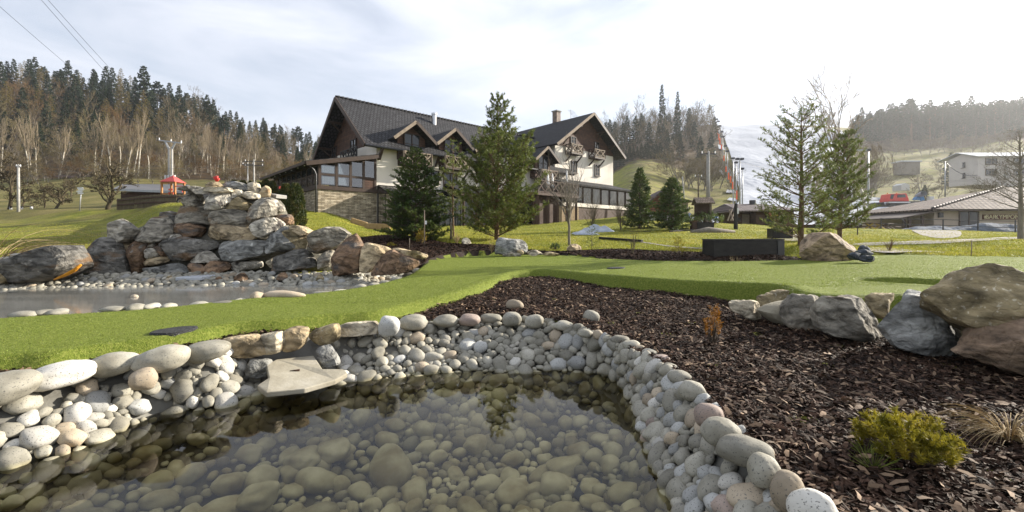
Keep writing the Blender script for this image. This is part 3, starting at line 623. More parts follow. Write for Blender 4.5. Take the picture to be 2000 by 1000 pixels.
mw = MB(); c_ = WLc + (RLc - WLc) * .12; mw.add([(a, b, 0.0) for a, b in c_], [tuple(range(len(c_)))[::-1] if area2(c_) < 0 else tuple(range(len(c_)))]); tag(mw.build('pond_water', M['water']), kind='structure')
# upper pond: dull grey, half frozen water
M['ice'] = mat('grey_still_water', [(.13, .13, .12), (.17, .17, .155), (.22, .215, .195)], 1.4, .10, .03, 3, stretch=(.35, 2.2, 1), spec=.9, dist=.01)
mw = MB(); mw.add([(a, b, ZU) for a, b in UPc], [tuple(range(len(UPc)))[::-1] if area2(UPc) < 0 else tuple(range(len(UPc)))]); tag(mw.build('upper_pond_water', M['ice']), kind='structure')
# pebbles on the far shore of the upper pond
far = [G(u, v, ZU) for u, v in up_far]; farc = resample(np.array(far), 160, False); fl = []
seglen = np.linalg.norm(np.diff(farc, axis=0), axis=1).sum()
cs = []; rs = []
for rmin, rmax, nn_ in ((.06, .085, 500), (.04, .06, 6000)):
    for _ in range(nn_):
        f_ = random.uniform(0, 158.9); t = random.uniform(-.06, .92); cs.append((f_ / 159 * seglen, t)); rs.append(random.uniform(rmin, rmax))
for s, t, r in pack(cs, rs, .8):
    f_ = s / seglen * 159; i = min(int(f_), 158); g = f_ - i; a = farc[i] * (1 - g) + farc[i + 1] * g; d = farc[i + 1] - farc[i]; d /= np.linalg.norm(d) + 1e-9; n2 = np.array([-d[1], d[0]])
    p = a + n2 * t; z = ZU - .03 + .2 * max(t, 0)
    fl.append((Vector((p[0], p[1], z + r * .3)), Vector((0, -.4, 1)).normalized(), r))
bk = MB(); nf = len(farc); vv = []
for i in range(nf):
    d = farc[min(i + 1, nf - 1)] - farc[max(i - 1, 0)]; d /= np.linalg.norm(d) + 1e-9; n2 = np.array([-d[1], d[0]])
    for t in (-.25, 0, .5, 1.0): p = farc[i] + n2 * t; vv.append((p[0], p[1], ZU - .05 + .2 * t))
bk.add(vv, [(i * 4 + j, (i + 1) * 4 + j, (i + 1) * 4 + j + 1, i * 4 + j + 1) for i in range(nf - 1) for j in range(3)]); tag(bk.build('upper_pond_bank', M['pebble_liner'], sm=True), kind='structure')
fvis = sorted([q for q in fl if 0 < 1000 + F * q[0].x / q[0].y < 850], key=lambda q: -q[2])[:80]; fid = set(id(q) for q in fvis)
for q in fvis:
    o = bpy.data.objects.new('pebble', rr.choice(PMEV[rr.choice(['pebble', 'pebble', 'pebble_tan', 'pebble_grey'])])); COL.objects.link(o); o.matrix_world = pmat(*q, rr); tag(o, 'rounded pebble on the strip between the rock pile and the upper pond', 'pebble', 'pebbles at the foot of the rock pile')
merged('pebbles', [q for q in fl if id(q) not in fid], M['pebble'], 'remaining small stones on the far shore of the upper pond', 'pebbles')
# white coping stones where the green meets the upper pond
wc = [(27, 609, 42, 10), (70, 607, 26, 6), (95, 606, 26, 6), (205, 600, 46, 7), (252, 595, 24, 12), (284, 593, 22, 9), (318, 594, 22, 6), (378, 591, 30, 5), (424, 589, 46, 8), (458, 585, 18, 5), (494, 577, 20, 14), (548, 575, 84, 14), (622, 569, 38, 8), (660, 565, 26, 7), (700, 556, 26, 9), (728, 552, 20, 6), (748, 548, 20, 6), (772, 541, 24, 8), (795, 533, 24, 9), (815, 525, 24, 9), (832, 516, 30, 11), (842, 507, 22, 9)]
for i, (u, v, a, b) in enumerate(wc):
    Y = F * (CH - .50) / (v + b / 2 - HZ); 
    near_g = Y
    x = (u - 1000) / F * Y; h = max(b / F * Y, .05); V, Fc = pebble_shape(90 + i, 3, .2); V = V * [a / 2 / F * Y, .11, h * .75]
    o = link('coping_stone', mesh_np('coping_stone', V, Fc, True), M['pebble_tan' if i in (10, 11) else 'pebble']); o.location = (x, Y + .10, .478 + (.04 if i in (10, 11) else 0))
    if i == 10: lb = 'small upright tan block on the upper pond edge of the green'
    elif i == 11: lb = 'long tan flat stone on the upper pond edge of the green'
    else: lb = ORD[i if i < 10 else i - 2] + ' from the left of the white stones peeping over the pond edge of the green'
    tag(o, lb, 'stone', 'stones between green and upper pond')
V, Fc = PV[3]; o = link('stone', mesh_np('stone', V * [.055, .04, .03], Fc, True), M['pebble_tan']); Yq = F * (CH - .37) / (579 - HZ); o.location = ((263 - 1000) / F * Yq, Yq, .37); tag(o, 'single tan stone lying out on the grey water of the upper pond', 'stone')

# ------------------------------------------------------------------ mulch chips, turf blades, grass
M['chip_tan'] = mat('chip_tan', [(.10, .062, .035), (.22, .15, .095)], 14, .8, .5, 90, island=.6, dist=.004)  # lighter chips, painting fine highlights into the mulch
def chips(name, n, samp, mt, label, lmin=.02, lmax=.06, zf=None):
    P = samp(n); n = len(P); x, y = P[:, 0], P[:, 1]; z = zf(x, y)
    a = rng.uniform(0, 6.283, n); l = rng.uniform(lmin, lmax, n) / 2; wd = l * rng.uniform(.18, .42, n); tilt = rng.normal(0, .33, n); roll = rng.normal(0, .45, n)
    ax = np.column_stack([np.cos(a) * np.cos(tilt), np.sin(a) * np.cos(tilt), np.sin(tilt)]); bx = np.column_stack([-np.sin(a) * np.cos(roll), np.cos(a) * np.cos(roll), np.sin(roll)])
    c = np.column_stack([x, y, z + rng.uniform(.002, .022, n)]); nn_ = np.cross(ax, bx) * (l * .16)[:, None]
    v = np.stack([c - ax * l[:, None] - bx * (wd * rng.uniform(.3, 1, n))[:, None], c - ax * l[:, None] * .9 + bx * (wd * rng.uniform(.3, 1, n))[:, None], c + bx * wd[:, None] + nn_, c + ax * l[:, None] + bx * (wd * rng.uniform(.1, .8, n))[:, None], c + ax * l[:, None] * .85 - bx * (wd * rng.uniform(.3, 1, n))[:, None], c - bx * wd[:, None] + nn_], 1)
    V = v.reshape(-1, 3); b = np.arange(n)[:, None] * 6; Fc = np.vstack([b + [0, 1, 2, 5], b + [5, 2, 3, 4]])
    return tag(link(name, mesh_np(name, V, Fc), mt), label, 'mulch', kind='stuff')
def samp_front(n):
    y = 1.3 + (9.6 - 1.3) * rng.random(n * 3) ** 1.9; x = rng.uniform(-4.5, 7.5, n * 3)
    k = inside(BED, x, y) & ~inside(RLc[::2], x, y) & ~inside(shrink(GPs, .05), x, y) & ~inside(UPc, x, y) & (np.abs(x) < y * 1.25 + .3)
    return np.column_stack([x[k], y[k]])[:n]
chips('bark_mulch', 125000, samp_front, M['chip'], 'dark shredded bark mulch covering the bed beside the near pond', zf=lambda x, y: H(x, y) + .015 * np.sin(x * 7) * np.sin(y * 6))
def samp_left(n):
    x = rng.uniform(-4.6, -2.9, n * 4); y = rng.uniform(2.4, 4.4, n * 4); k = ~inside(RLc[::2], x, y) & ~inside(shrink(GPs, .03), x, y); return np.column_stack([x[k], y[k]])[:n]
chips('red_bark_mulch', 3500, samp_left, M['chip_red'], 'reddish bark mulch between the left boulders and the green', zf=lambda x, y: H(x, y))
def samp_back(n):
    mn, mx = MBK.min(0), MBK.max(0); x = rng.uniform(mn[0], mx[0], n * 4); y = rng.uniform(mn[1], mx[1], n * 4); k = inside(MBK, x, y) & ~inside(GPs, x, y); return np.column_stack([x[k], y[k]])[:n]
chips('bark_mulch', 45000, samp_back, M['chip'], 'bark mulch strip with shrubs between the green and the lawn', .05, .11, zf=lambda x, y: H(x, y) + .004 + .07 * smooth(0, .5, np.minimum(pdist(MBK, x, y), pdist(GPs, x, y) - .15)))
def blades(name, P, zf, hmin, hmax, wd, mt, label, cat, lean=.5):
    n = len(P); x, y = P[:, 0], P[:, 1]; z = zf(x, y); a = rng.uniform(0, 6.283, n); h = rng.uniform(hmin, hmax, n); w2 = wd * rng.uniform(.6, 1.3, n) / 2
    dx = rng.normal(0, lean, n) * h; dy = rng.normal(0, lean, n) * h; c = np.column_stack([x, y, z - .003]); s = np.column_stack([np.cos(a) * w2, np.sin(a) * w2, 0 * a])
    V = np.stack([c - s, c + s, c + np.column_stack([dx, dy, h])], 1).reshape(-1, 3); Fc = np.arange(n * 3).reshape(-1, 3)
    return tag(link(name, mesh_np(name, V, Fc), mt), label, cat, kind='stuff')
def samp_green(n, y0, y1, x0, x1):
    x = rng.uniform(x0, x1, n); y = y0 + (y1 - y0) * rng.random(n) ** 1.3; k = inside(GPs, x, y) & (np.abs(x) < y * 1.25 + .3) & ~np.any([np.hypot(x - a_, (y - b_) / .92) < r_ * 1.0 for a_, b_, r_ in DISCS], 0); return np.column_stack([x[k], y[k]])
P_ = np.vstack([samp_green(150000, 2.4, 8.5, -6, -.2), samp_green(60000, 3.5, 9, .5, 8)])
blades('turf_fibres', P_, zgreen, .006, .014, .005, M['turf_blade'], 'short bright green turf fibres covering the putting green', 'turf', .8)
P2_ = np.vstack([samp_green(230000, 5.5, 15.5, -3.5, 15)])
blades('turf_fibres', P2_, zgreen, .006, .014, .009, M['turf_blade'], 'coarse sunlit turf fibres on the far part of the putting green', 'turf', .7)
chips('bark_mulch', 5000, samp_front, M['chip_tan'], 'scattered lighter tan bark splinters that paint fine highlights into the dark mulch bed', .03, .075, zf=lambda x, y: H(x, y) + .012 + .015 * np.sin(x * 7) * np.sin(y * 6))
M['grass_blade'] = mat('grass_blade', [(.17, .2, .02), (.27, .27, .035), (.38, .33, .06)], .5, .6, 0, island=.45, trans=.35)
def samp_lawn(n):
    u = rng.uniform(-20, 2020, n); y = np.exp(rng.uniform(math.log(10.5), math.log(46), n)); x = (u - 1000) / F * y
    k = ~inside(GPs, x, y) & ~inside(MBK, x, y) & ~inside(UPc, x, y); return np.column_stack([x[k], y[k]])
blades('lawn_grass', samp_lawn(330000), lambda x, y: H(x, y), .03, .075, .03, M['grass_blade'], 'short winter grass growing all over the lawns', 'grass', .6)
# ------------------------------------------------------------------ rocks
def rockmat(name, cols, vein=None, scale=2.2, bump=1.0, stain=None):
    m = mat(name, cols, scale, .82, bump, 11, 10, .08, island=.16, spec=.25, fleck=vein)
    t = m.node_tree; p = [n for n in t.nodes if n.type == 'BSDF_PRINCIPLED'][0]; src = p.inputs['Base Color'].links[0].from_socket
    g = N(t, 'ShaderNodeNewGeometry'); mp_ = N(t, 'ShaderNodeMapping'); mp_.inputs['Scale'].default_value = (1, 1, 2.4); mp_.inputs['Rotation'].default_value = (.3, .5, 0); t.links.new(g.outputs['Position'], mp_.inputs[0])
    v = N(t, 'ShaderNodeTexNoise'); v.inputs['Scale'].default_value = 3.1; v.inputs['Detail'].default_value = 10; v.inputs['Distortion'].default_value = 1.5; t.links.new(mp_.outputs[0], v.inputs['Vector'])
    mr_ = N(t, 'ShaderNodeMapRange'); mr_.inputs[1].default_value = .35; mr_.inputs[2].default_value = .68; mr_.inputs[3].default_value = .4; mr_.inputs[4].default_value = 1.9; t.links.new(v.outputs['Fac'], mr_.inputs[0])
    hs = N(t, 'ShaderNodeHueSaturation'); t.links.new(src, hs.inputs['Color']); t.links.new(mr_.outputs[0], hs.inputs['Value']); c = hs.outputs[0]
    if stain:
        s_ = N(t, 'ShaderNodeTexNoise'); s_.inputs['Scale'].default_value = 1.6; s_.inputs['Detail'].default_value = 5; t.links.new(mp_.outputs[0], s_.inputs['Vector']); r = N(t, 'ShaderNodeMapRange'); r.inputs[1].default_value = .56; r.inputs[2].default_value = .66; r.inputs[4].default_value = .85; t.links.new(s_.outputs['Fac'], r.inputs[0])
        mx = N(t, 'ShaderNodeMixRGB'); t.links.new(r.outputs[0], mx.inputs[0]); t.links.new(c, mx.inputs[1]); mx.inputs[2].default_value = (*stain, 1); c = mx.outputs[0]
    wv_ = N(t, 'ShaderNodeTexNoise'); wv_.inputs['Scale'].default_value = 1.5; wv_.inputs['Detail'].default_value = 5; t.links.new(g.outputs['Position'], wv_.inputs['Vector']); va = N(t, 'ShaderNodeVectorMath', operation='ADD'); t.links.new(mp_.outputs[0], va.inputs[0]); t.links.new(wv_.outputs['Color'], va.inputs[1])
    vo = N(t, 'ShaderNodeTexVoronoi', feature='DISTANCE_TO_EDGE'); vo.inputs['Scale'].default_value = 2.3; t.links.new(va.outputs[0], vo.inputs['Vector']); cr_ = N(t, 'ShaderNodeMapRange'); cr_.inputs[1].default_value = .0; cr_.inputs[2].default_value = .022; cr_.inputs[3].default_value = .8; cr_.inputs[4].default_value = 1.0; t.links.new(vo.outputs['Distance'], cr_.inputs[0])
    h2 = N(t, 'ShaderNodeHueSaturation'); t.links.new(c, h2.inputs['Color']); t.links.new(cr_.outputs[0], h2.inputs['Value']); c = h2.outputs[0]
    b0_ = p.inputs['Normal'].links[0].from_node; b2 = N(t, 'ShaderNodeBump'); b2.inputs['Strength'].default_value = .45; b2.inputs['Distance'].default_value = .03; t.links.new(cr_.outputs[0], b2.inputs['Height']); t.links.new(b0_.outputs[0], b2.inputs['Normal']); t.links.new(b2.outputs[0], p.inputs['Normal'])
    t.links.new(c, p.inputs['Base Color']); return m
WV = ((.3, .285, .25), 5.0, .67)
M['rk_dark'] = rockmat('dark_schist', [(.075, .072, .065), (.15, .142, .125)], WV, stain=(.15, .09, .045))
M['rk_grey'] = rockmat('grey_schist', [(.17, .155, .125), (.29, .265, .215)], WV, stain=(.17, .11, .06))
M['rk_blue'] = rockmat('blue_grey_rock', [(.155, .155, .145), (.26, .258, .238)], ((.38, .38, .35), 6, .66))
M['rk_tan'] = rockmat('tan_sandstone', [(.26, .2, .12), (.42, .34, .22)], ((.16, .11, .06), 4, .66))
M['rk_cream'] = rockmat('cream_rock', [(.36, .31, .22), (.52, .46, .35)], ((.2, .15, .09), 5, .68))
M['rk_brown'] = rockmat('brown_rock', [(.12, .075, .045), (.22, .145, .09)], WV, stain=(.09, .085, .08))
M['rk_olive'] = rockmat('olive_brown_rock', [(.17, .135, .075), (.27, .22, .13)], ((.34, .3, .22), 30, .62), bump=.7)
M['rk_whitish'] = rockmat('pale_weathered_rock', [(.24, .22, .18), (.4, .37, .31)], ((.08, .07, .06), 4, .62))
M['rk_rust'] = rockmat('rusty_brown_rock', [(.14, .095, .06), (.24, .17, .115)], WV)
M['slate'] = rockmat('slate', [(.035, .042, .055), (.08, .09, .105)], None)
M['lichen'] = mat('orange_lichen', [(.42, .17, .01), (.62, .27, .02)], 9, .9, 1, 40, dist=.02)
def rock(name, outl, Y, thick, mt, parent=None, seed=0, nz_=.05, cuts=11, nx=56, ny=13, lean=0.0, flat=.6):
    """a solid rock: its silhouette from where the photograph stood, its own thickness along the view direction, faceted by random planes"""
    r_ = random.Random(seed * 13 + 5); P = resample(np.array(outl, float), nx); P = .6 * P + .4 * (np.array([resample_lin(outl, nx)]).reshape(-1, 2))
    pts = np.array([W(u, v, Y)[:] for u, v in P]); c = pts.mean(0); rel = pts - c; size = np.abs(rel).max(0)
    V = []
    for j in range(ny):
        th = (-.5 + j / (ny - 1)) * math.pi; cs_ = max(math.cos(th), 0) ** flat; sn = math.copysign(abs(math.sin(th)) ** .75, math.sin(th))
        q = c + rel * cs_; q = q.copy(); q[:, 1] = Y + sn * thick * .5
        # keep the silhouette when a ring stands nearer or farther
        q[:, 1] += lean * (q[:, 2] - c[2]); V.append(q)
    V = np.array(V); k = V[:, :, 1:2] / Y; Z = V.copy(); Z[:, :, 0] = V[:, :, 0]; V = V.reshape(-1, 3)
    cc = np.array([c[0], Y, c[2]])
    for q in range(cuts):
        n = np.array([r_.uniform(-.75, .75), r_.choice((-1, -1, -1, 1)) * r_.uniform(.6, 1.1), r_.uniform(-.5, .8)]); n /= np.linalg.norm(n)
        d = (V - cc) @ n; mx = d.max() * r_.uniform(.52, .84); over = np.maximum(d - mx, 0); V = V - over[:, None] * n * .94
    sc = max(size[0], size[2])
    for i in range(len(V)):
        p = Vector(V[i]); o_ = Vector((seed * 3.3, seed * 1.7, 0)); a = noise.noise(p * (1.6 / sc) + o_) * nz_ * 1.4 + noise.noise(p * (5.0 / sc) + o_) * nz_ * .7 + noise.ridged_multi_fractal(p * (3.0 / sc) + o_, 1.0, 2.0, 4, 1.0, 2.0) * nz_ * .34
        dv = V[i] - cc; L_ = np.linalg.norm(dv) + 1e-9; V[i] = V[i] + dv / L_ * a * sc
    idx = np.arange(ny * nx).reshape(ny, nx); nxt = np.roll(idx, -1, 1); Fq = np.stack([idx[:-1], nxt[:-1], nxt[1:], idx[1:]], -1).reshape(-1, 4)
    if np.sum((P[:, 0] * np.roll(P[:, 1], -1) - np.roll(P[:, 0], -1) * P[:, 1])) > 0: pass
    bm = bmesh.new(); vs = [bm.verts.new(v) for v in V]
    for f in Fq:
        try: bm.faces.new([vs[i] for i in f])
        except ValueError: pass
    bmesh.ops.remove_doubles(bm, verts=bm.verts, dist=sc * .004); bmesh.ops.dissolve_degenerate(bm, edges=bm.edges, dist=sc * .003); bmesh.ops.recalc_face_normals(bm, faces=bm.faces)
    for f in bm.faces: f.smooth = True
    for e in bm.edges:
        if len(e.link_faces) == 2 and e.calc_face_angle(0) > .5: e.smooth = False
    me = bpy.data.meshes.new(name); bm.to_mesh(me); bm.free()
    org = Vector(cc) if parent is None else Vector((0, 0, 0))
    if parent is None: me.transform(Matrix.Translation(-org))
    o = link(name, me, M[mt], parent, True); o.location = org; return o
def resample_lin(P, n):
    P = np.asarray(P, float); Q = np.vstack([P, P[:1]]); t = np.linspace(0, len(P), n, endpoint=False); i = t.astype(int); f = (t - i)[:, None]; return Q[i] * (1 - f) + Q[i + 1] * f
def za(pts, ox=150, oy=330, s=4.3475): return [(ox + x / s, oy + y / s) for x, y in pts]
pile = empty('rock_waterfall', (-6.2, 10.6, .4), 'tall mortared pile of big grey and tan rocks with a cave, behind the upper pond', 'rock pile')
B_ = dict(ox=450, oy=330, s=4.3475)
R_ = [  # outline in enlarged coordinates, depth, thickness, material
 (za([(40, 830), (70, 760), (180, 585), (240, 575), (310, 610), (345, 700), (400, 770), (392, 885), (120, 895)]), 9.9, 1.0, 'rk_dark'),
 (za([(425, 650), (500, 605), (590, 620), (562, 740), (552, 875), (425, 875)]), 10.05, .6, 'rk_brown'),
 (za([(325, 640), (435, 640), (418, 870), (385, 800)]), 10.15, .4, 'rk_tan'),
 (za([(240, 570), (285, 480), (385, 425), (470, 470), (530, 512), (505, 590), (400, 632), (290, 612)]), 10.2, 1.0, 'rk_grey'),
 (za([(520, 570), (560, 480), (690, 383), (745, 425), (812, 520), (800, 580), (700, 632), (580, 612)]), 10.25, 1.0, 'rk_grey'),
 (za([(700, 375), (760, 360), (852, 370), (862, 452), (810, 500), (760, 450)]), 10.6, .7, 'rk_dark'),
 (za([(838, 330), (900, 312), (1110, 325), (1163, 375), (1152, 465), (1040, 470), (860, 455)]), 10.45, .9, 'rk_grey'),
 (za([(1155, 405), (1200, 350), (1400, 345), (1452, 400), (1468, 505), (1310, 505), (1170, 492)]), 10.4, .9, 'rk_grey'),
 (za([(818, 510), (850, 465), (960, 460), (1062, 500), (1032, 575), (940, 582), (830, 545)]), 10.25, .7, 'rk_brown'),
 (za([(1043, 560), (1080, 490), (1180, 477), (1480, 508), (1528, 585), (1400, 603), (1080, 602)]), 10.15, .9, 'rk_tan'),
 (za([(725, 640), (790, 590), (960, 597), (1152, 615), (1162, 665), (1000, 745), (950, 778), (800, 772), (748, 690)]), 10.0, .8, 'rk_dark'),
 (za([(1205, 645), (1230, 608), (1590, 615), (1602, 720), (1500, 752), (1380, 782), (1238, 772)]), 9.95, .9, 'rk_blue'),
 (za([(978, 775), (1040, 708), (1150, 700), (1222, 760), (1185, 792), (990, 792)]), 10.0, .6, 'rk_whitish'),
 (za([(556, 845), (700, 828), (940, 788), (962, 850), (900, 878), (600, 882)]), 9.95, .5, 'rk_blue'),
 (za([(590, 690), (640, 668), (684, 690), (680, 745), (600, 760)]), 10.1, .4, 'rk_whitish'),
 (za([(568, 800), (620, 760), (740, 742), (778, 785), (600, 825)]), 10.1, .4, 'rk_tan'),
 (za([(660, 660), (720, 655), (755, 710), (735, 745), (690, 700)]), 10.1, .4, 'rk_brown'),
 (za([(600, 625), (670, 620), (665, 660), (605, 665)]), 10.15, .4, 'rk_grey'),
 (za([(940, 895), (958, 800), (1060, 815), (1085, 895)]), 9.9, .5, 'rk_brown'),
 (za([(1050, 850), (1150, 788), (1282, 790), (1292, 850), (1180, 895), (1080, 895)]), 9.85, .5, 'rk_brown'),
 (za([(1318, 795), (1562, 785), (1552, 845), (1330, 865)]), 9.95, .5, 'rk_whitish'),
 (za([(805, 560), (860, 552), (925, 575), (905, 600), (810, 590)]), 10.15, .4, 'rk_whitish'),
 (za([(893, 225), (940, 192), (1035, 200), (1042, 320), (985, 345), (920, 332)]), 10.5, .7, 'rk_grey'),
 (za([(1113, 310), (1130, 220), (1200, 183), (1292, 195), (1295, 290), (1240, 348), (1120, 350)]), 10.3, .8, 'rk_whitish'),
 (za([(1283, 285), (1370, 238), (1442, 290), (1464, 362), (1380, 348), (1288, 332)]), 10.4, .7, 'rk_olive'),
 (za([(866, 152), (960, 150), (1060, 152), (1180, 180), (1140, 197), (870, 182)]), 10.4, 1.0, 'rk_whitish'),
 (za([(1120, 165), (1300, 160), (1335, 200), (1240, 205), (1130, 192)]), 10.35, 1.0, 'rk_cream'),
 (za([(1098, 152), (1140, 115), (1205, 112), (1242, 150), (1180, 163)]), 10.5, .5, 'rk_tan'),
 (za([(1218, 118), (1340, 103), (1422, 132), (1465, 190), (1340, 170), (1270, 160)]), 10.7, .7, 'rk_blue'),
 (za([(1428, 115), (1530, 118), (1548, 207), (1480, 205)]), 10.7, .4, 'rk_cream'),
 (za([(1543, 165), (1590, 138), (1632, 170), (1645, 235), (1590, 245)]), 10.7, .5, 'rk_tan'),
 (za([(1378, 200), (1450, 188), (1542, 213), (1532, 252), (1440, 253)]), 10.5, .6, 'rk_cream'),
 (za([(1330, 180), (1402, 178), (1425, 232), (1350, 242)]), 10.5, .5, 'rk_cream'),
 (za([(1300, 200), (1360, 205), (1370, 240), (1310, 260)]), 10.45, .5, 'rk_whitish'),
 (za([(1455, 350), (1480, 270), (1560, 248), (1655, 280), (1695, 392), (1560, 442), (1500, 462)]), 10.35, 1.0, 'rk_grey'),
 (za([(290, 240), (380, 260), (442, 320), (430, 362), (380, 372), (330, 320)], **B_), 10.6, .6, 'rk_whitish'),
 (za([(193, 495), (250, 440), (390, 413), (447, 470), (432, 512), (310, 592), (230, 562)], **B_), 10.15, .9, 'rk_whitish'),
 (za([(370, 402), (430, 383), (502, 385), (522, 420), (500, 472), (440, 472)], **B_), 10.4, .7, 'rk_brown'),
 (za([(288, 645), (350, 560), (470, 488), (552, 640), (542, 683), (350, 717), (300, 685)], **B_), 9.9, 1.0, 'rk_blue'),
 (za([(478, 525), (560, 512), (642, 570), (622, 680), (560, 692)], **B_), 10.0, .8, 'rk_olive'),
 (za([(468, 487), (560, 478), (640, 500), (702, 545), (650, 572), (560, 522)], **B_), 10.1, .9, 'rk_tan'),
 (za([(360, 865), (368, 760), (460, 718), (600, 685), (645, 700), (722, 800), (712, 838), (420, 868)], **B_), 9.8, .9, 'rk_dark'),
 (za([(648, 665), (700, 560), (800, 500), (920, 498), (1003, 555), (930, 642), (740, 722), (660, 705)], **B_), 9.8, 1.2, 'rk_grey'),
 (za([(858, 820), (880, 700), (950, 590), (1040, 548), (1082, 590), (1118, 680), (1102, 865), (980, 895), (870, 903)], **B_), 9.5, 1.0, 'rk_brown'),
 (za([(738, 765), (800, 705), (862, 690), (862, 785), (830, 835), (748, 842)], **B_), 9.8, .6, 'rk_grey'),
 (za([(1098, 770), (1120, 680), (1160, 628), (1260, 650), (1352, 690), (1290, 790), (1180, 872), (1108, 872)], **B_), 9.4, .9, 'rk_tan'),
 (za([(1168, 855), (1290, 740), (1380, 688), (1592, 780), (1582, 835), (1440, 885), (1210, 903)], **B_), 9.2, 1.0, 'rk_brown'),
 (za([(1355, 682), (1430, 672), (1530, 700), (1665, 732), (1640, 765), (1500, 748)], **B_), 9.4, .9, 'rk_tan'),
 (za([(308, 805), (372, 745), (362, 845)], **B_), 9.95, .4, 'rk_cream'),
]
for i, (ol, Y, th, m_) in enumerate(R_): rock('rock', ol, Y, th, m_, pile, i + 1)
def remat(o, m_): o.data.materials.clear(); o.data.materials.append(M[m_])
core = [(165, 525), (175, 500), (205, 465), (260, 440), (345, 428), (480, 425), (525, 440), (580, 462), (610, 480), (640, 500), (660, 530), (560, 545), (300, 545)]
remat(rock('mortar_core', core, 10.75, 1.0, 'rk_grey', pile, 70, nz_=.03, cuts=2), 'mortar')
remat(rock('mortar_core', [(440, 385), (480, 378), (530, 380), (552, 400), (560, 435), (545, 460), (450, 460), (418, 420)], 11.0, .7, 'rk_grey', pile, 71, nz_=.03, cuts=2), 'mortar')
rock('cave_wall', [(375, 372), (420, 372), (420, 425), (372, 420)], 11.2, .4, 'rk_dark', pile, 72, nz_=.03, cuts=2)
# spill trough, white liner at the waterfall foot
mb_ = MB(); a = W(363, 548, 9.3); mb_.obox(W(388, 542, 9.3), Vector((1, 0, .02)), Vector((0, 1, 0)), Vector((0, 0, 1)), .27, .3, .04); o = mb_.build('liner', plain('pale_liner', (.45, .47, .5), .5), bevel=.02); tag(o, 'pale grey sheet lining the outlet at the foot of the rock pile', 'liner')
# left slab and neighbours
sl_ = rock('boulder', [(12, 520), (28, 508), (70, 500), (100, 487), (133, 479), (150, 487), (161, 497), (158, 520), (105, 546), (60, 551), (10, 550)], 8.6, 1.6, 'rk_dark', None, 80, nz_=.03, cuts=8)
tag(sl_, 'big flat dark slab with white veins leaning into the left end of the upper pond', 'boulder')
tag(rock('boulder', [(-30, 535), (0, 510), (28, 515), (30, 545), (10, 556), (-30, 560)], 8.3, .8, 'rk_olive', None, 81), 'grey green boulder at the left picture edge beside the dark slab', 'boulder')
lm = MB(); lm.tube([W(106, 546, 8.0), W(128, 537, 7.95), W(145, 528, 7.95), W(158, 517, 7.95)], [.015, .03, .034, .02], 8); o = lm.build('lichen', M['lichen'], sm=True); o.scale = (1, 1, 1); tag(o, 'orange foam seam under the tip of the dark slab', 'foam seam')
for i, (u, v, a, b) in enumerate([(13, 507, 28, 12), (42, 500, 32, 12), (67, 501, 16, 8), (5, 514, 14, 10), (30, 508, 16, 8), (166, 497, 12, 8)]):
    V, Fc = pebble_shape(130 + i, 3, .2); Yq = 9.6; o = link('stone', mesh_np('stone', V * [a / 2 / F * Yq, a / 2.6 / F * Yq, b / 2 / F * Yq], Fc, True), M['pebble_white' if i < 5 else 'pebble_tan']); o.location = W(u, v, Yq)
    tag(o, ORD[i] + ' from the left of the white stones behind the dark slab' if i < 5 else 'tan stone in the gap between dark slab and rock pile', 'stone', 'stones behind the dark slab' if i < 5 else None)
for i, (u, v, a) in enumerate([(470, 541, 22), (550, 540, 24), (425, 548, 10), (625, 543, 14), (330, 546, 12)]):
    Yq = 9.1; rk = rock('stone', [(u - a / 2, v + 6), (u - a / 3, v - 4), (u + a / 5, v - 8), (u + a / 2, v), (u + a / 2.4, v + 7)], Yq, .22, 'rk_brown' if i < 3 else 'rk_olive', None, 90 + i)
    tag(rk, ['brown angular stone among the pebbles right of the waterfall outlet', 'brown angular stone among the pebbles below the dark rock of the pile', 'small rusty stone at the right edge of the pale outlet sheet', 'flat olive stone among pebbles below the upright brown rock', 'small olive stone among pebbles left of the outlet'][i], 'stone')
# retaining wall at the right of the green
wall = empty('stone_retaining_wall', (3.2, 4.3, .4), 'low mortared wall of large grey and brown rocks holding up the right end of the green', 'retaining wall')
def zb(pts): return [(1350 + x / 3.077, 500 + y / 3.077) for x, y in pts]
for i, (ol, Y, th, m_) in enumerate([
 (zb([(405, 250), (480, 222), (575, 205), (600, 240), (590, 300), (520, 345), (440, 330)]), 5.2, .35, 'rk_olive'),
 (zb([(228, 285), (330, 270), (400, 285), (425, 330), (445, 390), (340, 370), (240, 325)]), 4.95, .3, 'rk_cream'),
 (zb([(575, 310), (640, 240), (760, 240), (800, 265), (790, 400), (720, 460), (640, 450), (590, 420)]), 4.45, .45, 'rk_grey'),
 (zb([(780, 270), (860, 240), (960, 245), (1050, 280), (1100, 380), (1140, 500), (1060, 515), (850, 480), (770, 430)]), 4.1, .5, 'rk_grey'),
 (zb([(1050, 235), (1200, 228), (1240, 245), (1150, 330), (1120, 370), (1075, 330)]), 4.25, .35, 'rk_olive'),
 (zb([(1140, 340), (1190, 270), (1390, 225), (1430, 230), (1480, 340), (1600, 470), (1675, 545), (1610, 620), (1420, 580), (1180, 520)]), 3.7, .5, 'rk_blue'),
 (zb([(1420, 215), (1550, 170), (1700, 90), (1810, 55), (1890, 75), (2010, 165), (2100, 260), (2060, 380), (1900, 450), (1750, 492), (1600, 400), (1480, 300)]), 3.4, .8, 'rk_olive'),
 (zb([(1700, 610), (1790, 560), (1900, 460), (2060, 380), (2300, 380), (2320, 720), (2000, 700), (1830, 660)]), 3.1, .6, 'rk_rust'),
]): rock('rock', ol, Y, th, m_, wall, 100 + i, nz_=.065, cuts=12, nx=130, ny=31, lean=.25)
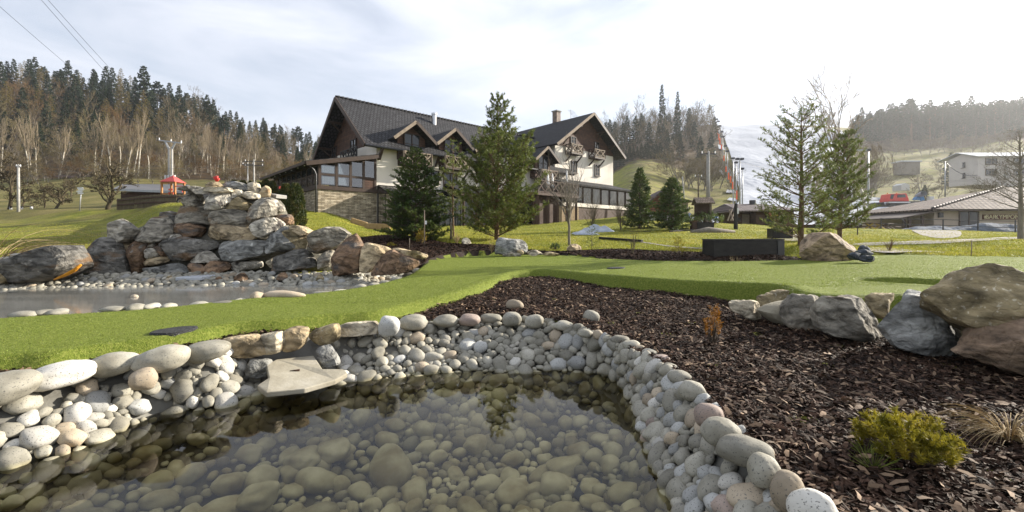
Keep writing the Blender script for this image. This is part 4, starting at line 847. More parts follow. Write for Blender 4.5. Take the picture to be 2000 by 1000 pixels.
def mort(pts, Y, sd): remat(rock('mortar', zb(pts), Y, .4, 'rk_grey', wall, sd, nz_=.02, cuts=2, lean=.25), 'mortar_pale')
M['mortar_pale'] = mat('pale_mortar', [(.2, .18, .13), (.32, .29, .22)], 3, .95, .6, 25, dist=.03)
mort([(420, 330), (600, 270), (1100, 280), (1180, 500), (900, 490), (560, 430)], 4.75, 120)
mort([(1380, 240), (1560, 330), (1760, 470), (2000, 420), (2000, 600), (1730, 640), (1600, 640), (1400, 500)], 3.72, 121)
# boulders on the far edge of the green
TB = tag(rock('boulder', za([(10, 625), (80, 530), (190, 430), (240, 418), (330, 430), (400, 460), (470, 505), (518, 525), (515, 575), (440, 630), (215, 650), (60, 645)], 1550, 350, 4), 10.6, 1.3, 'rk_brown', None, 130, nz_=.04, nx=90, ny=21), 'large tan brown boulder on the back edge of the green, beside slate pieces', 'boulder')
M['rk_tanb'] = rockmat('tan_brown_boulder', [(.2, .14, .09), (.32, .24, .16)], ((.4, .34, .25), 7, .66)); remat(TB, 'rk_tanb')
for i, ol in enumerate([[(520, 540), (535, 512), (580, 525), (632, 575), (600, 600), (550, 570)], [(505, 565), (560, 548), (628, 580), (600, 602), (540, 598)], [(445, 595), (480, 570), (540, 590), (520, 628), (470, 630)], [(520, 625), (550, 592), (630, 610), (640, 640), (560, 645)]]):
    tag(rock('slate_stone', za(ol, 1550, 350, 4), 9.7 - .12 * i, .35, 'slate', None, 140 + i), ['uppermost', 'middle', 'lower left', 'lowest'][i] + ' dark slate stone heaped against the large tan boulder', 'stone', 'slate stones by the tan boulder')
zc_ = lambda p: [(700 + x / 3.333, 430 + y / 3.333) for x, y in p]
tag(rock('boulder', zc_([(890, 205), (895, 140), (930, 115), (1060, 130), (1100, 160), (1102, 205), (1060, 220), (900, 222)]), 14.9, 1.0, 'rk_blue', None, 150), 'squarish blue grey boulder on the back edge of the green below the tall pine', 'boulder')
for i, (ol, m_, lb) in enumerate([([(940, 222), (1000, 212), (1060, 215), (1055, 235), (945, 235)], 'rk_grey', 'flat slab lying in front of the squarish blue grey boulder'), ([(1030, 200), (1060, 190), (1075, 205), (1070, 225), (1040, 215)], 'rk_tan', 'small tan stone leaning on the squarish blue grey boulder'),
    ([(1098, 212), (1120, 200), (1160, 195), (1200, 222), (1130, 228)], 'rk_cream', 'cream stone just right of the squarish grey boulder'), ([(1200, 215), (1260, 207), (1315, 228), (1205, 230)], 'rk_tan', 'flat tan stone on the far edge of the green, second right of the grey boulder'),
    ([(1350, 190), (1375, 160), (1410, 155), (1455, 170), (1460, 198), (1370, 200)], 'rk_tan', 'rounded orange tan boulder in the mulch under the bare sapling'), ([(672, 150), (680, 120), (710, 115), (735, 150), (700, 158)], 'rk_cream', 'pale rounded stone in the mulch left of the tall pine'),
    ([(1660, 208), (1670, 198), (1695, 198), (1700, 212), (1680, 220)], 'slate', 'small dark stone in the mulch between sapling and pine seedling')]):
    tag(rock('stone', zc_(ol), 14.6 + (.8 if i == 4 else 2.2 if i == 5 else 0), .5, m_, None, 160 + i, nz_=.04), lb, 'stone')
# flagstone inlet of the near pond
fl_ = lambda p: [(400 + x / 4, 550 + y / 4) for x, y in p]
for i, (ol, Y, m_) in enumerate([([(172, 445), (190, 432), (390, 418), (440, 480), (475, 565), (340, 590), (200, 560), (185, 510)], 3.98, 'rk_tan'), ([(415, 425), (590, 392), (615, 470), (605, 540), (480, 565), (455, 480)], 4.08, 'rk_cream'), ([(615, 400), (680, 355), (790, 362), (812, 400), (790, 480), (740, 530), (640, 540), (620, 470)], 4.2, 'rk_tan'),
    ([(808, 410), (900, 360), (1035, 330), (1042, 450), (960, 490), (900, 490), (820, 430)], 4.35, 'rk_olive'), ([(1045, 352), (1100, 330), (1335, 312), (1352, 400), (1100, 425), (1045, 420)], 4.6, 'rk_cream')]):
    tag(rock('stone_block', fl_(ol), Y, .2, m_, None, 180 + i, nz_=.03, cuts=4, flat=.3, nx=70, ny=15), ['broad ribbed tan', 'second, narrow smooth', 'middle, chipped yellowish', 'fourth, slanting brown', 'long rightmost low beige'][i] + ' stone block of the row that edges the green above the flagstone', 'stone block', 'stone blocks edging the green')
for i, (ol, Y, th, m_, lb) in enumerate([([(365, 600), (480, 625), (520, 735), (500, 750), (360, 720)], 3.95, .3, 'rk_blue', 'dark grey rock propping the left side of the flat flagstone'), ([(865, 530), (960, 500), (1030, 590), (1050, 650), (930, 668), (900, 600)], 4.2, .3, 'rk_blue', 'dark grey rock propping the right side of the flat flagstone')]):
    tag(rock('rock', fl_(ol), Y, th, m_, None, 190 + i, nz_=.04), lb, 'rock')
# the flagstone: a flat slab reaching over the water
fs = [G(400 + x / 4, 550 + y / 4, z) for x, y, z in [(410, 800, .14), (480, 855, .13), (780, 825, .13), (1020, 760, .13), (1115, 705, .15), (1080, 672, .17), (920, 668, .18), (850, 560, .22), (560, 590, .22), (480, 640, .2), (500, 740, .17)]]
fzz = [.13, .12, .12, .12, .14, .16, .165, .2, .2, .19, .16]
m_b = MB(); P2 = [Vector((x, y, z)) for (x, y), z in zip(fs, fzz)]; m_b.poly([p - Vector((0, 0, .042)) for p in P2], (0, 0, .042)); M['flag'] = mat('smooth_flagstone', [(.24, .215, .16), (.33, .30, .23), (.40, .37, .30)], 4, .8, .35, 30, dist=.01); o = m_b.build('flagstone', M['flag'], bevel=.008)
tag(o, 'broad flat cream flagstone jutting over the near pond', 'flagstone')
mb2 = MB(); mb2.tube([W(566, 725, 3.85), W(585, 723, 3.87)], [.006, .012, ], 6); tag(mb2.build('dead_leaf', M['chip'], sm=True), 'small dark dead leaf on the flagstone', 'leaf')
# ------------------------------------------------------------------ trees and plants
M['needle'] = mat('pine_needles', [(.06, .085, .016), (.12, .15, .03), (.2, .215, .05)], 1.5, .5, 0, island=.4, trans=.4, coord='obj')
M['needle_spruce'] = mat('spruce_needles', [(.026, .056, .012), (.065, .10, .022), (.13, .155, .034)], 1.5, .55, 0, island=.4, trans=.35, coord='obj')
M['needle_far'] = mat('far_needles', [(.012, .026, .010), (.028, .045, .014)], .15, .7, 0, island=.4, trans=.15, coord='obj')
M['larch'] = mat('larch_twigs', [(.10, .075, .018), (.17, .13, .035)], .2, .8, 0, island=.35, trans=.2, coord='obj')
M['thuja'] = mat('thuja_foliage', [(.02, .04, .008), (.06, .075, .015), (.16, .12, .03)], 3, .6, 0, island=.35, trans=.2)
M['mugo'] = mat('mugo_needles', [(.12, .12, .012), (.25, .215, .02), (.36, .27, .03)], 9, .5, 0, island=.3, trans=.4)
M['orange_leaf'] = mat('orange_conifer', [(.22, .09, .01), (.36, .17, .02)], 9, .6, 0, island=.3, trans=.3)
M['yellow_leaf'] = mat('golden_conifer', [(.24, .16, .02), (.34, .25, .04)], 9, .6, 0, island=.3, trans=.3)
M['bark'] = mat('bark', [(.06, .045, .032), (.13, .10, .07)], 9, .9, .8, 40, stretch=(1, 1, .3), dist=.02)
M['bark_pine'] = mat('pine_bark', [(.09, .055, .03), (.17, .11, .06)], 9, .9, .8, 40, stretch=(1, 1, .3), dist=.02)
M['bark_grey'] = mat('grey_bark', [(.13, .115, .09), (.24, .21, .17)], 9, .9, .6, 40, stretch=(1, 1, .3), dist=.02)
M['birch'] = mat('birch_bark', [(.25, .23, .18), (.46, .43, .36)], 3, .7, .3, fleck=((.04, .035, .03), 4, .63))
M['twig_brown'] = mat('brown_twigs', [(.095, .075, .04), (.16, .125, .07)], .3, .9, 0, island=.3, coord='obj')
M['twig_red'] = mat('reddish_twigs', [(.11, .065, .025), (.18, .11, .045)], .3, .9, 0, island=.3, coord='obj')
M['twig_olive'] = mat('olive_twigs', [(.12, .10, .045), (.2, .16, .075)], .3, .9, 0, island=.3, coord='obj')
M['twig_birch'] = mat('birch_twigs', [(.17, .135, .085), (.27, .22, .15)], .3, .9, 0, island=.3, coord='obj')
M['straw'] = mat('dry_grass', [(.32, .23, .11), (.55, .43, .24)], 9, .7, 0, island=.3, trans=.3)

def tubes_np(S, n=5):
    """S rows: p0(3) p1(3) r0 r1"""
    S = np.asarray(S, float); m = len(S); p0, p1 = S[:, :3], S[:, 3:6]; d = p1 - p0; d /= np.linalg.norm(d, axis=1)[:, None] + 1e-9
    ref = np.where(np.abs(d[:, 2:3]) < .9, [[0, 0, 1.]], [[1., 0, 0]]); a = np.cross(d, ref); a /= np.linalg.norm(a, axis=1)[:, None]; b = np.cross(d, a)
    th = np.arange(n) * 2 * np.pi / n; ring = a[:, None] * np.cos(th)[None, :, None] + b[:, None] * np.sin(th)[None, :, None]
    V = np.concatenate([p0[:, None] + ring * S[:, 6, None, None], p1[:, None] + ring * S[:, 7, None, None]], 1).reshape(-1, 3)
    k = np.arange(n); f = np.stack([k, (k + 1) % n, n + (k + 1) % n, n + k], 1)[None] + (np.arange(m) * 2 * n)[:, None, None]
    return V, f.reshape(-1, 4)
def needles_np(P, D, Ls, n, nl, wd, r_, spread=.9, drop=0, K=None):
    """brushes: shoots from P along D with length Ls, n needles each"""
    P = np.asarray(P, float); D = np.asarray(D, float); D /= np.linalg.norm(D, axis=1)[:, None] + 1e-9; Ls = np.asarray(Ls, float); m = len(P)
    P = np.repeat(P, n, 0); D = np.repeat(D, n, 0); Ls = np.repeat(Ls, n); t = r_.uniform(0, 1, m * n)
    q = r_.normal(size=(m * n, 3)); q -= D * np.sum(q * D, 1)[:, None]; q /= np.linalg.norm(q, axis=1)[:, None] + 1e-9
    nd = D * r_.uniform(.3, .9, m * n)[:, None] + q * spread; nd[:, 2] -= drop; nd /= np.linalg.norm(nd, axis=1)[:, None]
    b = P + D * (Ls * t)[:, None]; side = np.cross(nd, r_.normal(size=(m * n, 3))); side /= np.linalg.norm(side, axis=1)[:, None] + 1e-9
    kk = np.repeat(np.asarray(K, float), n) if K is not None else 1.0; ln = nl * r_.uniform(.6, 1.2, m * n) * kk; s = side * (wd * .5)
    V = np.stack([b - s, b + s, b + nd * ln[:, None]], 1).reshape(-1, 3); return V, np.arange(m * n * 3).reshape(-1, 3)
def spine(h, r_, wob=.02, n=12, lean=(0, 0)):
    pts = [np.array([0, 0, 0.])]; ox = oy = 0
    for i in range(1, n + 1):
        t = i / n; ox += r_.normal(0, wob * h / n * 2); oy += r_.normal(0, wob * h / n * 2); pts.append(np.array([ox + lean[0] * t * t * h, oy + lean[1] * t * t * h, h * t]))
    return np.array(pts)
def on_spine(pts, t):
    n = len(pts) - 1; x = t * n; i = min(int(x), n - 1); return pts[i] * (1 - x + i) + pts[i + 1] * (x - i)
def conifer(seed, h, tr, L, t0=.08, nb=90, up=(.5, -.1), side=6, sl=.5, shoot=.2, nn=12, nl=.06, wd=.012, power=.8, ragged=.3, wob=.01, lean=(0, 0), gaps=None, top=.25, azw=None, drop=0, curve=.25, whorl=0):
    """wood and needle meshes; L: longest branch, up: sine of the branch angle at top and bottom"""
    r_ = np.random.default_rng(seed); sp = spine(h, r_, wob, 12, lean); S = []; P = []; D = []; Ls = []; K = []
    for i in range(12): S.append([*sp[i], *sp[i + 1], tr * (1 - i / 12) ** .8 + tr * .08, tr * (1 - (i + 1) / 12) ** .8 + tr * .05])
    P.append(on_spine(sp, .97)); D.append([0, 0, 1]); Ls.append(h * .03 + shoot); K.append(.6)
    for k in range(nb):
        t = t0 + (1 - t0) * ((k + r_.uniform(0, .6)) / nb) ** 1.0; t = min(t, .985)
        if whorl: t = min(t0 + (1 - t0) * ((k // whorl) * whorl / nb) + r_.uniform(-.008, .008), .96)
        az_ = (k * 2.399 if not whorl else (k % whorl) * 6.283 / whorl + (k // whorl) * 1.1) + r_.uniform(-.4, .4)
        prof = max((1 - t), 0) ** power + .03; l = L * prof * r_.uniform(1 - ragged, 1.0)
        if t < .2: l *= .75 + t * 1.2
        if azw: l *= azw(az_, t)
        if gaps and gaps(t, az_, r_): continue
        e = up[1] + (up[0] - up[1]) * t + r_.uniform(-.12, .12); d = np.array([math.cos(az_), math.sin(az_), e]); b0 = on_spine(sp, t); ns = 5; pp = [b0]
        for j in range(ns):
            d2 = d.copy(); d2[2] += curve * j / ns; d2[:2] += r_.normal(0, .06, 2); d2 /= np.linalg.norm(d2); pp.append(pp[-1] + d2 * l / ns)
        br = tr * .28 * (l / L) ** .6 + .004 * (h / 6)
        for j in range(ns): S.append([*pp[j], *pp[j + 1], br * (1 - j / (ns + .5)), br * (1 - (j + 1) / (ns + .5))])
        nt_ = max(2, int(side * l / L + 2))
        for q in range(nt_):
            f = .22 + .78 * (q + r_.uniform(0, .7)) / nt_; f = min(f, .98); x = f * ns; j = min(int(x), ns - 1); b1 = pp[j] + (pp[j + 1] - pp[j]) * (x - j); dr = pp[j + 1] - pp[j]; dr /= np.linalg.norm(dr)
            for sgn in (-1, 1):
                sd = np.cross(dr, [0, 0, 1.]) * sgn; dd = dr * r_.uniform(.5, .9) + sd * r_.uniform(.5, .9) + np.array([0, 0, r_.uniform(-.1, .3)]); dd /= np.linalg.norm(dd)
                tl = l * sl * (1.05 - f) * r_.uniform(.6, 1.1) + shoot * .5
                e1 = b1 + dd * tl; S.append([*b1, *e1, br * .3, br * .15]); m = max(1, int(tl / shoot))
                for w_ in range(m):
                    g = (w_ + r_.uniform(.2, 1)) / m; P.append(b1 + dd * tl * g); d3 = dd + r_.normal(0, .45, 3) + np.array([0, 0, .25]); D.append(d3); K.append(min(1, .45 + (1 - t) * 1.8)); Ls.append(shoot * r_.uniform(.6, 1.2))
        P.append(pp[-1]); D.append(pp[-1] - pp[-2]); Ls.append(shoot * 1.2); K.append(min(1, .45 + (1 - t) * 1.8))
    if whorl:
        for q in range(9): P.append(on_spine(sp, r_.uniform(.93, 1.0)) + np.array([r_.normal(0, .012) * h, r_.normal(0, .012) * h, 0])); D.append([r_.normal(0, .15), r_.normal(0, .15), 1]); Ls.append(shoot * 1.6); K.append(.8)
    wv, wf = tubes_np(S, 5); nv, nf_ = needles_np(P, D, np.array(Ls) * np.array(K), nn, nl, wd, r_, drop=drop, K=K); return wv, wf, nv, nf_
def baretree(seed, h, tr, depth=5, spread=.5, kids=3, up=.25, first=.3, twig=.35, sides=4, wob=.12, droop=0, decay=.72, minr=.0, twign=5, tl=3, H_=None):
    """trunk segments and fine twigs; returns (trunk V,F, twig V,F)"""
    r_ = np.random.default_rng(seed); S = []; T = []
    def grow(p, d, l, r, lev):
        n = 4 if lev < 2 else 3; pts = [p]
        for j in range(n):
            d = d + r_.normal(0, wob, 3) + np.array([0, 0, up * .12 - droop * .12 * lev]); d = d / np.linalg.norm(d); q = pts[-1] + d * l / n; pts.append(q)
            ra, rb = r * (1 - .45 * j / n), r * (1 - .45 * (j + 1) / n)
            (S if lev < tl else T).append([*pts[-2], *q, ra, rb])
        if lev >= depth: return
        kk = kids if lev else kids + 4
        for k in range(kk):
            f = r_.uniform(first if lev == 0 else .25, 1) if k else 1.0; x = f * n; j = min(int(x), n - 1); b = pts[j] + (pts[j + 1] - pts[j]) * min(x - j, 1)
            q = r_.normal(size=3); q -= d * (q @ d); q /= np.linalg.norm(q); sp_ = spread * r_.uniform(.6, 1.3) * (0.5 if k == 0 else 1)
            nd = d + q * sp_ + np.array([0, 0, up * .4]); nd /= np.linalg.norm(nd); grow(b, nd, l * decay * r_.uniform(.7, 1.05) * (1 if k == 0 else .9), r * (.6 if k == 0 else .42), lev + 1)
    grow(np.zeros(3), np.array([0, 0, 1.]), h * .42, tr, 0)
    T = np.array(T); T[:, 6:] = np.maximum(T[:, 6:], minr)
    
    S = np.array(S)
    if H_:
        k_ = H_ / max(S[:, 5].max(), T[:, 5].max()); S[:, :6] *= k_; T[:, :6] *= k_
    sv, sf = tubes_np(S, 6); tv, tf = tubes_np(T, 3) if len(T) else (np.zeros((0, 3)), np.zeros((0, 4), int)); return sv, sf, tv, tf
def put_tree(name, label, cat, loc, wv, wf, nv, nf_, mw_, mn, crown='crown', group=None, rz=0):
    e = empty(name, loc, label, cat, group, rz)
    link('trunk', mesh_np('trunk', wv, wf, True), mw_, e); link(crown, mesh_np(crown, nv, nf_), mn, e); return e
def ground_at(u, Y): x = (u - 1000) / F * Y; return (x, Y, Hf(x, Y) - .03)
def hpx(px_, Y): return px_ / F * Y

# tall pine in front of the hotel (frame column 968)
put_tree('pine_tree', 'tall bushy pine with clustered shoots standing in front of the middle of the hotel', 'pine tree', ground_at(970, 20.5), *conifer(11, hpx(282, 20.5), .11, 3.5, t0=.03, nb=120, up=(.95, .3), side=13, sl=.5, shoot=.20, nn=22, nl=.13, wd=.028, power=.55, ragged=.6, curve=.6, whorl=6, azw=lambda a, t: (1.0 if t < .6 else .62) * (1.1 if math.cos(a) > 0 else .92)), M['bark_pine'], M['needle'])
# spruce left of it
put_tree('spruce_tree', 'dense dark spruce hiding the left half of the hotel front', 'spruce tree', ground_at(812, 18.5), *conifer(5, hpx(182, 18.5), .09, 1.85, t0=.01, nb=135, up=(.45, .0), side=12, sl=.4, shoot=.15, nn=24, nl=.085, wd=.026, power=.72, ragged=.25), M['bark'], M['needle_spruce'])
put_tree('young_pine', 'slender young pine with thin sparse crown between the dense spruce and the tall pine', 'pine tree', ground_at(886, 22), *conifer(8, hpx(190, 22), .05, 1.15, t0=.2, nb=38, up=(.55, .1), side=4, sl=.4, shoot=.16, nn=20, nl=.12, wd=.024, power=.35, ragged=.5), M['bark_pine'], M['needle'])
# pine right of centre, open crown, leaning away from the wind
def rgt(a, t): return .55 + .45 * (math.cos(a) > -.3) + (.15 if math.cos(a) > .3 else 0) if t < .75 else .8
put_tree('pine_tree', 'open crowned pine with clustered needles growing behind the large tan boulder', 'pine tree', ground_at(1564, 13.8), *conifer(23, hpx(264, 13.8), .085, 2.2, t0=.06, nb=60, up=(.75, .2), side=8, sl=.42, shoot=.15, nn=30, nl=.08, wd=.014, power=.42, ragged=.5, whorl=5, curve=.5, lean=(-.0, 0), wob=.008), M['bark_pine'], M['needle'])
put_tree('pine_tree', 'leaning dense pine just right of and behind the open crowned pine', 'pine tree', ground_at(1640, 19), *conifer(29, hpx(215, 19), .09, 1.9, t0=.12, nb=78, up=(.9, .2), side=10, sl=.4, shoot=.17, nn=22, nl=.11, wd=.022, power=.45, ragged=.55, whorl=6, curve=.6, lean=(.05, 0)), M['bark_pine'], M['needle'])
# two spruces by the ski hut
put_tree('spruce_tree', 'slim dark spruce at the right end of the hotel veranda', 'spruce tree', ground_at(1249, 31), *conifer(31, hpx(118, 31), .09, 1.35, t0=.02, nb=120, up=(.45, .0), side=6, sl=.4, shoot=.2, nn=18, nl=.13, wd=.045, power=.85, ragged=.3), M['bark'], M['needle_spruce'])
put_tree('spruce_tree', 'dark spruce growing directly in front of the log cabin', 'spruce tree', ground_at(1312, 29), *conifer(32, hpx(102, 29), .09, 1.45, t0=.02, nb=120, up=(.45, .0), side=6, sl=.4, shoot=.2, nn=18, nl=.13, wd=.045, power=.75, ragged=.3), M['bark'], M['needle_spruce'])
# bare trees on the lawn
put_tree('fruit_tree', 'bare pruned fruit tree with long upright shoots on the lawn right of the tall pine', 'bare tree', ground_at(1112, 18.5), *baretree(4, 3.4, .07, 4, .75, 4, .5, .55, sides=4, wob=.07, decay=.85), M['bark_grey'], M['bark_grey'], 'branches')
e_ = put_tree('bare_tree', 'bare tree with a straight trunk at the right picture edge in front of the bar', 'bare tree', ground_at(1993, 22), *conifer(12, hpx(205, 22), .12, 2.9, t0=.28, nb=44, up=(.9, .3), side=5, sl=.5, shoot=.3, nn=5, nl=.3, wd=.010, power=.5, ragged=.5, wob=.006), M['bark_grey'], M['twig_brown'], 'branches')
# tall birch behind
put_tree('birch_tree', 'tall slim bare birch rising above the right pine against the sky', 'birch tree', ground_at(1650, 75), *baretree(14, 20, .3, 5, .36, 3, .5, .4, wob=.10, decay=.75, droop=.3, minr=.03, H_=hpx(312, 75)), M['bark_grey'], M['twig_birch'], 'branches')
bt = put_tree('birch_tree', 'drooping leafless birch left of the forest on the right hill', 'birch tree', ground_at(1690, 85), *baretree(15, 22, .3, 6, .5, 3, .2, .2, wob=.12, decay=.78, droop=1.2, minr=.03, H_=hpx(200, 85)), M['birch'], M['twig_birch'], 'branches')
# thuja columns beside the conservatory
def thuja(u, Y, hp, wp, label, seed, mt='thuja', group='clipped thujas beside the conservatory'):
    r_ = np.random.default_rng(seed); h = hpx(hp, Y); rad = hpx(wp, Y) / 2; n = 1500; z = r_.uniform(0.02, 1, n); a = r_.uniform(0, 6.283, n); rr_ = rad * (np.clip(1 - z ** 4 * .8, 0, 1)) * r_.uniform(.55, 1.02, n) * (1 + .12 * np.sin(a * 3 + seed) * np.sin(z * 9))
    P = np.column_stack([rr_ * np.cos(a), rr_ * np.sin(a), z * h * .95]); D = np.column_stack([np.cos(a) * .5, np.sin(a) * .5, np.ones(n)])
    nv, nf_ = needles_np(P, D, np.full(n, .10), 9, .09, .035, r_, .6); S = [[0, 0, 0, 0, 0, h * .8, .04, .015]]
    wv, wf = tubes_np(S, 6); return put_tree('thuja', label, 'thuja', ground_at(u, Y), wv, wf, nv, nf_, M['bark'], M[mt], group=group)
thuja(577, 22.0, 92, 36, 'tall clipped thuja right next to the rock pile', 1); thuja(558, 23.0, 84, 30, 'clipped thuja half hidden behind the taller one next to the rock pile', 2)
for i, u in enumerate([440, 457, 474, 490, 505, 519, 532, 425, 410]): thuja(u, 33 - i * .2, 50 + (i * 7) % 9, 22, ('low hedge thuja behind the rock pile, ' + ORD[i] + ' of the hedge counted from above its cave'), 10 + i, group='thujas in the hedge behind the rock pile')
# small plants
def brush_plant(name, label, cat, u, Y, h, wdt, mt, n, nl, wd, seed, nn=26, sp=.3, rows=None):
    r_ = np.random.default_rng(seed); a = r_.uniform(0, 6.283, n); rr_ = wdt / 2 * r_.uniform(0, 1, n) ** .6; z = h * (1 - (rr_ / (wdt / 2)) ** 2 * .6) * r_.uniform(.35, .85, n); P = np.column_stack([rr_ * np.cos(a), rr_ * np.sin(a), z]); D = np.column_stack([np.cos(a) * sp, np.sin(a) * sp, np.ones(n)])
    nv, nf_ = needles_np(P, D, np.full(n, h * .3), nn, nl, wd, r_, .8); S = [[0, 0, -.02, *(p * [.6, .6, .5]), h * .025, h * .012] for p in P] + [[*(p * [.6, .6, .5]), *p, h * .012, h * .006] for p in P]
    wv, wf = tubes_np(S, 4); x, y, z0 = ground_at(u, Y) if Y > 9 else ((u - 1000) / F * Y, Y, Hs((u - 1000) / F * Y, Y)); return put_tree(name, label, cat, (x, y, z0), wv, wf, nv, nf_, M['bark'], M[mt])
brush_plant('mugo_pine', 'small yellow green dwarf pine growing in the bark mulch', 'dwarf pine', 1770, 1.92, .21, .31, 'mugo', 120, .028, .004, 3, 90, .7)
brush_plant('conifer_seedling', 'tiny orange conifer seedling standing in the dark mulch by the retaining wall', 'conifer seedling', 1392, 4.0, .36, .12, 'orange_leaf', 26, .03, .006, 4, 30, .15)
brush_plant('conifer_seedling', 'small golden conifer at the foot of the dense spruce', 'conifer seedling', 823, 17, .62, .35, 'yellow_leaf', 60, .06, .02, 5, 16, .25)
brush_plant('shrub', 'small yellow green cushion shrub in the mulch left of the dense spruce', 'shrub', 765, 16.2, .22, .3, 'mugo', 40, .05, .012, 6, 14, .6)
brush_plant('shrub', 'small dark green shrub at the lawn edge left of the orange tan boulder', 'shrub', 1084, 16.2, .28, .32, 'needle_spruce', 50, .05, .014, 7, 16, .6)
brush_plant('shrub', 'dark low evergreen shrub under the notice board', 'shrub', 1378, 33, 1.1, 2.6, 'needle_spruce', 130, .2, .05, 8, 14, .7)
put_tree('pine_seedling', 'bright yellow green pine seedling in the mulch left of the long black box', 'pine seedling', ground_at(1325, 12.6), *conifer(41, .62, .012, .24, t0=.15, nb=12, up=(.7, .4), side=3, sl=.4, shoot=.06, nn=14, nl=.05, wd=.007, power=.5), M['bark'], M['mugo'])
put_tree('fir_seedling', 'young fir with flat tiers of branches on the lawn right of the bare fruit tree', 'fir seedling', ground_at(1156, 16), *conifer(42, 1.05, .014, .42, t0=.1, nb=22, up=(.35, .15), side=5, sl=.3, shoot=.07, nn=10, nl=.04, wd=.008, power=.8), M['bark'], M['needle'])
def weed(label, u, Y, h, n, seed, m_='twig_brown', name='bare_shrub', sp=.45, d=3):
    x, y, z0 = ground_at(u, Y); e = empty(name, (x, y, z0), label, 'shrub'); r_ = np.random.default_rng(seed); Ss = []
    for k in range(n):
        sv, sf, tv, tf = baretree(seed * 10 + k, h * r_.uniform(.8, 1.3), .008 + h * .006, d, .5, 2, .4, .3, wob=.12); a = r_.uniform(0, 6.28); tl = r_.uniform(0, sp); R = np.array(Matrix.Rotation(tl, 3, Vector((math.cos(a), math.sin(a), 0)))); Ss.append((sv @ R.T, sf)); 
        if len(tv): Ss.append((tv @ R.T, tf))
    b = 0; Vs = []; Fs = []
    for v, f in Ss: Vs.append(v); Fs.append(f + b); b += len(v)
    link('stems', mesh_np('stems', np.vstack(Vs), np.vstack(Fs)), M[m_], e); return e
weed('thin leafless shrub with a curled tip in front of the short black beam', 1235, 13.2, .85, 3, 51); weed('three dry stalks in front of the long black box', 1437, 11.0, .35, 3, 52, 'straw')
weed('low bare twiggy bush on the far edge of the green right of the slate stones', 1738, 13.4, .42, 7, 53, 'twig_red'); weed('dry pale weed tuft left of the squarish grey boulder', 960, 15.2, .4, 6, 54, 'straw'); weed('dry pale weed tuft beside the rounded pale stone in the mulch', 893, 17.2, .5, 7, 55, 'straw')
weed('leafless bush in front of the hotel veranda, left one of two', 1155, 30, 2.6, 8, 56, d=4); weed('leafless bush in front of the hotel veranda, right one of two', 1212, 30, 2.2, 9, 57, d=4)
weed('small budding shrub near the centre of the lawn above the pine seedling', 1500, 16.0, .5, 4, 58, 'twig_olive')
# ornamental dry grasses: at the right in the mulch and at the left picture edge
def tuft(label, loc, h, rad, n, seed, wd=.004, droop=.9):
    r_ = np.random.default_rng(seed); S = []
    for k in range(n):
        a = r_.uniform(0, 6.283); l = h * r_.uniform(.7, 1.3); p = np.array([rad * .15 * math.cos(a), rad * .15 * math.sin(a), 0]); d = np.array([math.cos(a) * .45, math.sin(a) * .45, 1.0]) + r_.normal(0, .15, 3); m = 7
        for j in range(m):
            d = d / np.linalg.norm(d); q = p + d * l / m; S.append([*p, *q, wd * (1 - j / m) + .0006, wd * (1 - (j + 1) / m) + .0006]); p = q; d = d + np.array([math.cos(a) * .16, math.sin(a) * .16, -droop * .32])
    v, f = tubes_np(S, 3); e = link('ornamental_grass', mesh_np('ornamental_grass', v, f), M['straw']); e.location = loc; return tag(e, label, 'ornamental grass')
Yg = 2.1; xg = (1972 - 1000) / F * Yg; tuft('drooping straw coloured grass tuft in the mulch at the right picture edge', (xg, Yg, Hs(xg, Yg)), .26, .2, 190, 61, .0018, .95)
x_, y_, z_ = ground_at(-28, 9.6); tuft('tall straw coloured grass drooping in at the left picture edge', (x_, y_, z_), 2.0, .8, 130, 62, .010, .85)
def sprig(x, y, seed, h=.07):
    r_ = np.random.default_rng(seed); n = 45; a = r_.uniform(0, 6.283, n); S = [[0, 0, 0, math.cos(b) * h * r_.uniform(.3, 1.1), math.sin(b) * h * r_.uniform(.3, 1.1), h * r_.uniform(.3, 1), .0018, .0006] for b in a]
    v, f = tubes_np(S, 3); e = link('weed', mesh_np('weed', v, f), M['turf_blade']); e.location = (x, y, Hs(x, y) + .01); return e
tag(sprig(*G(1690, 893, .37), 1), 'upper of two small green grass weeds left of the dwarf pine', 'weed'); tag(sprig(*G(1705, 918, .37), 2, .1), 'lower, longer of two small green grass weeds left of the dwarf pine', 'weed')

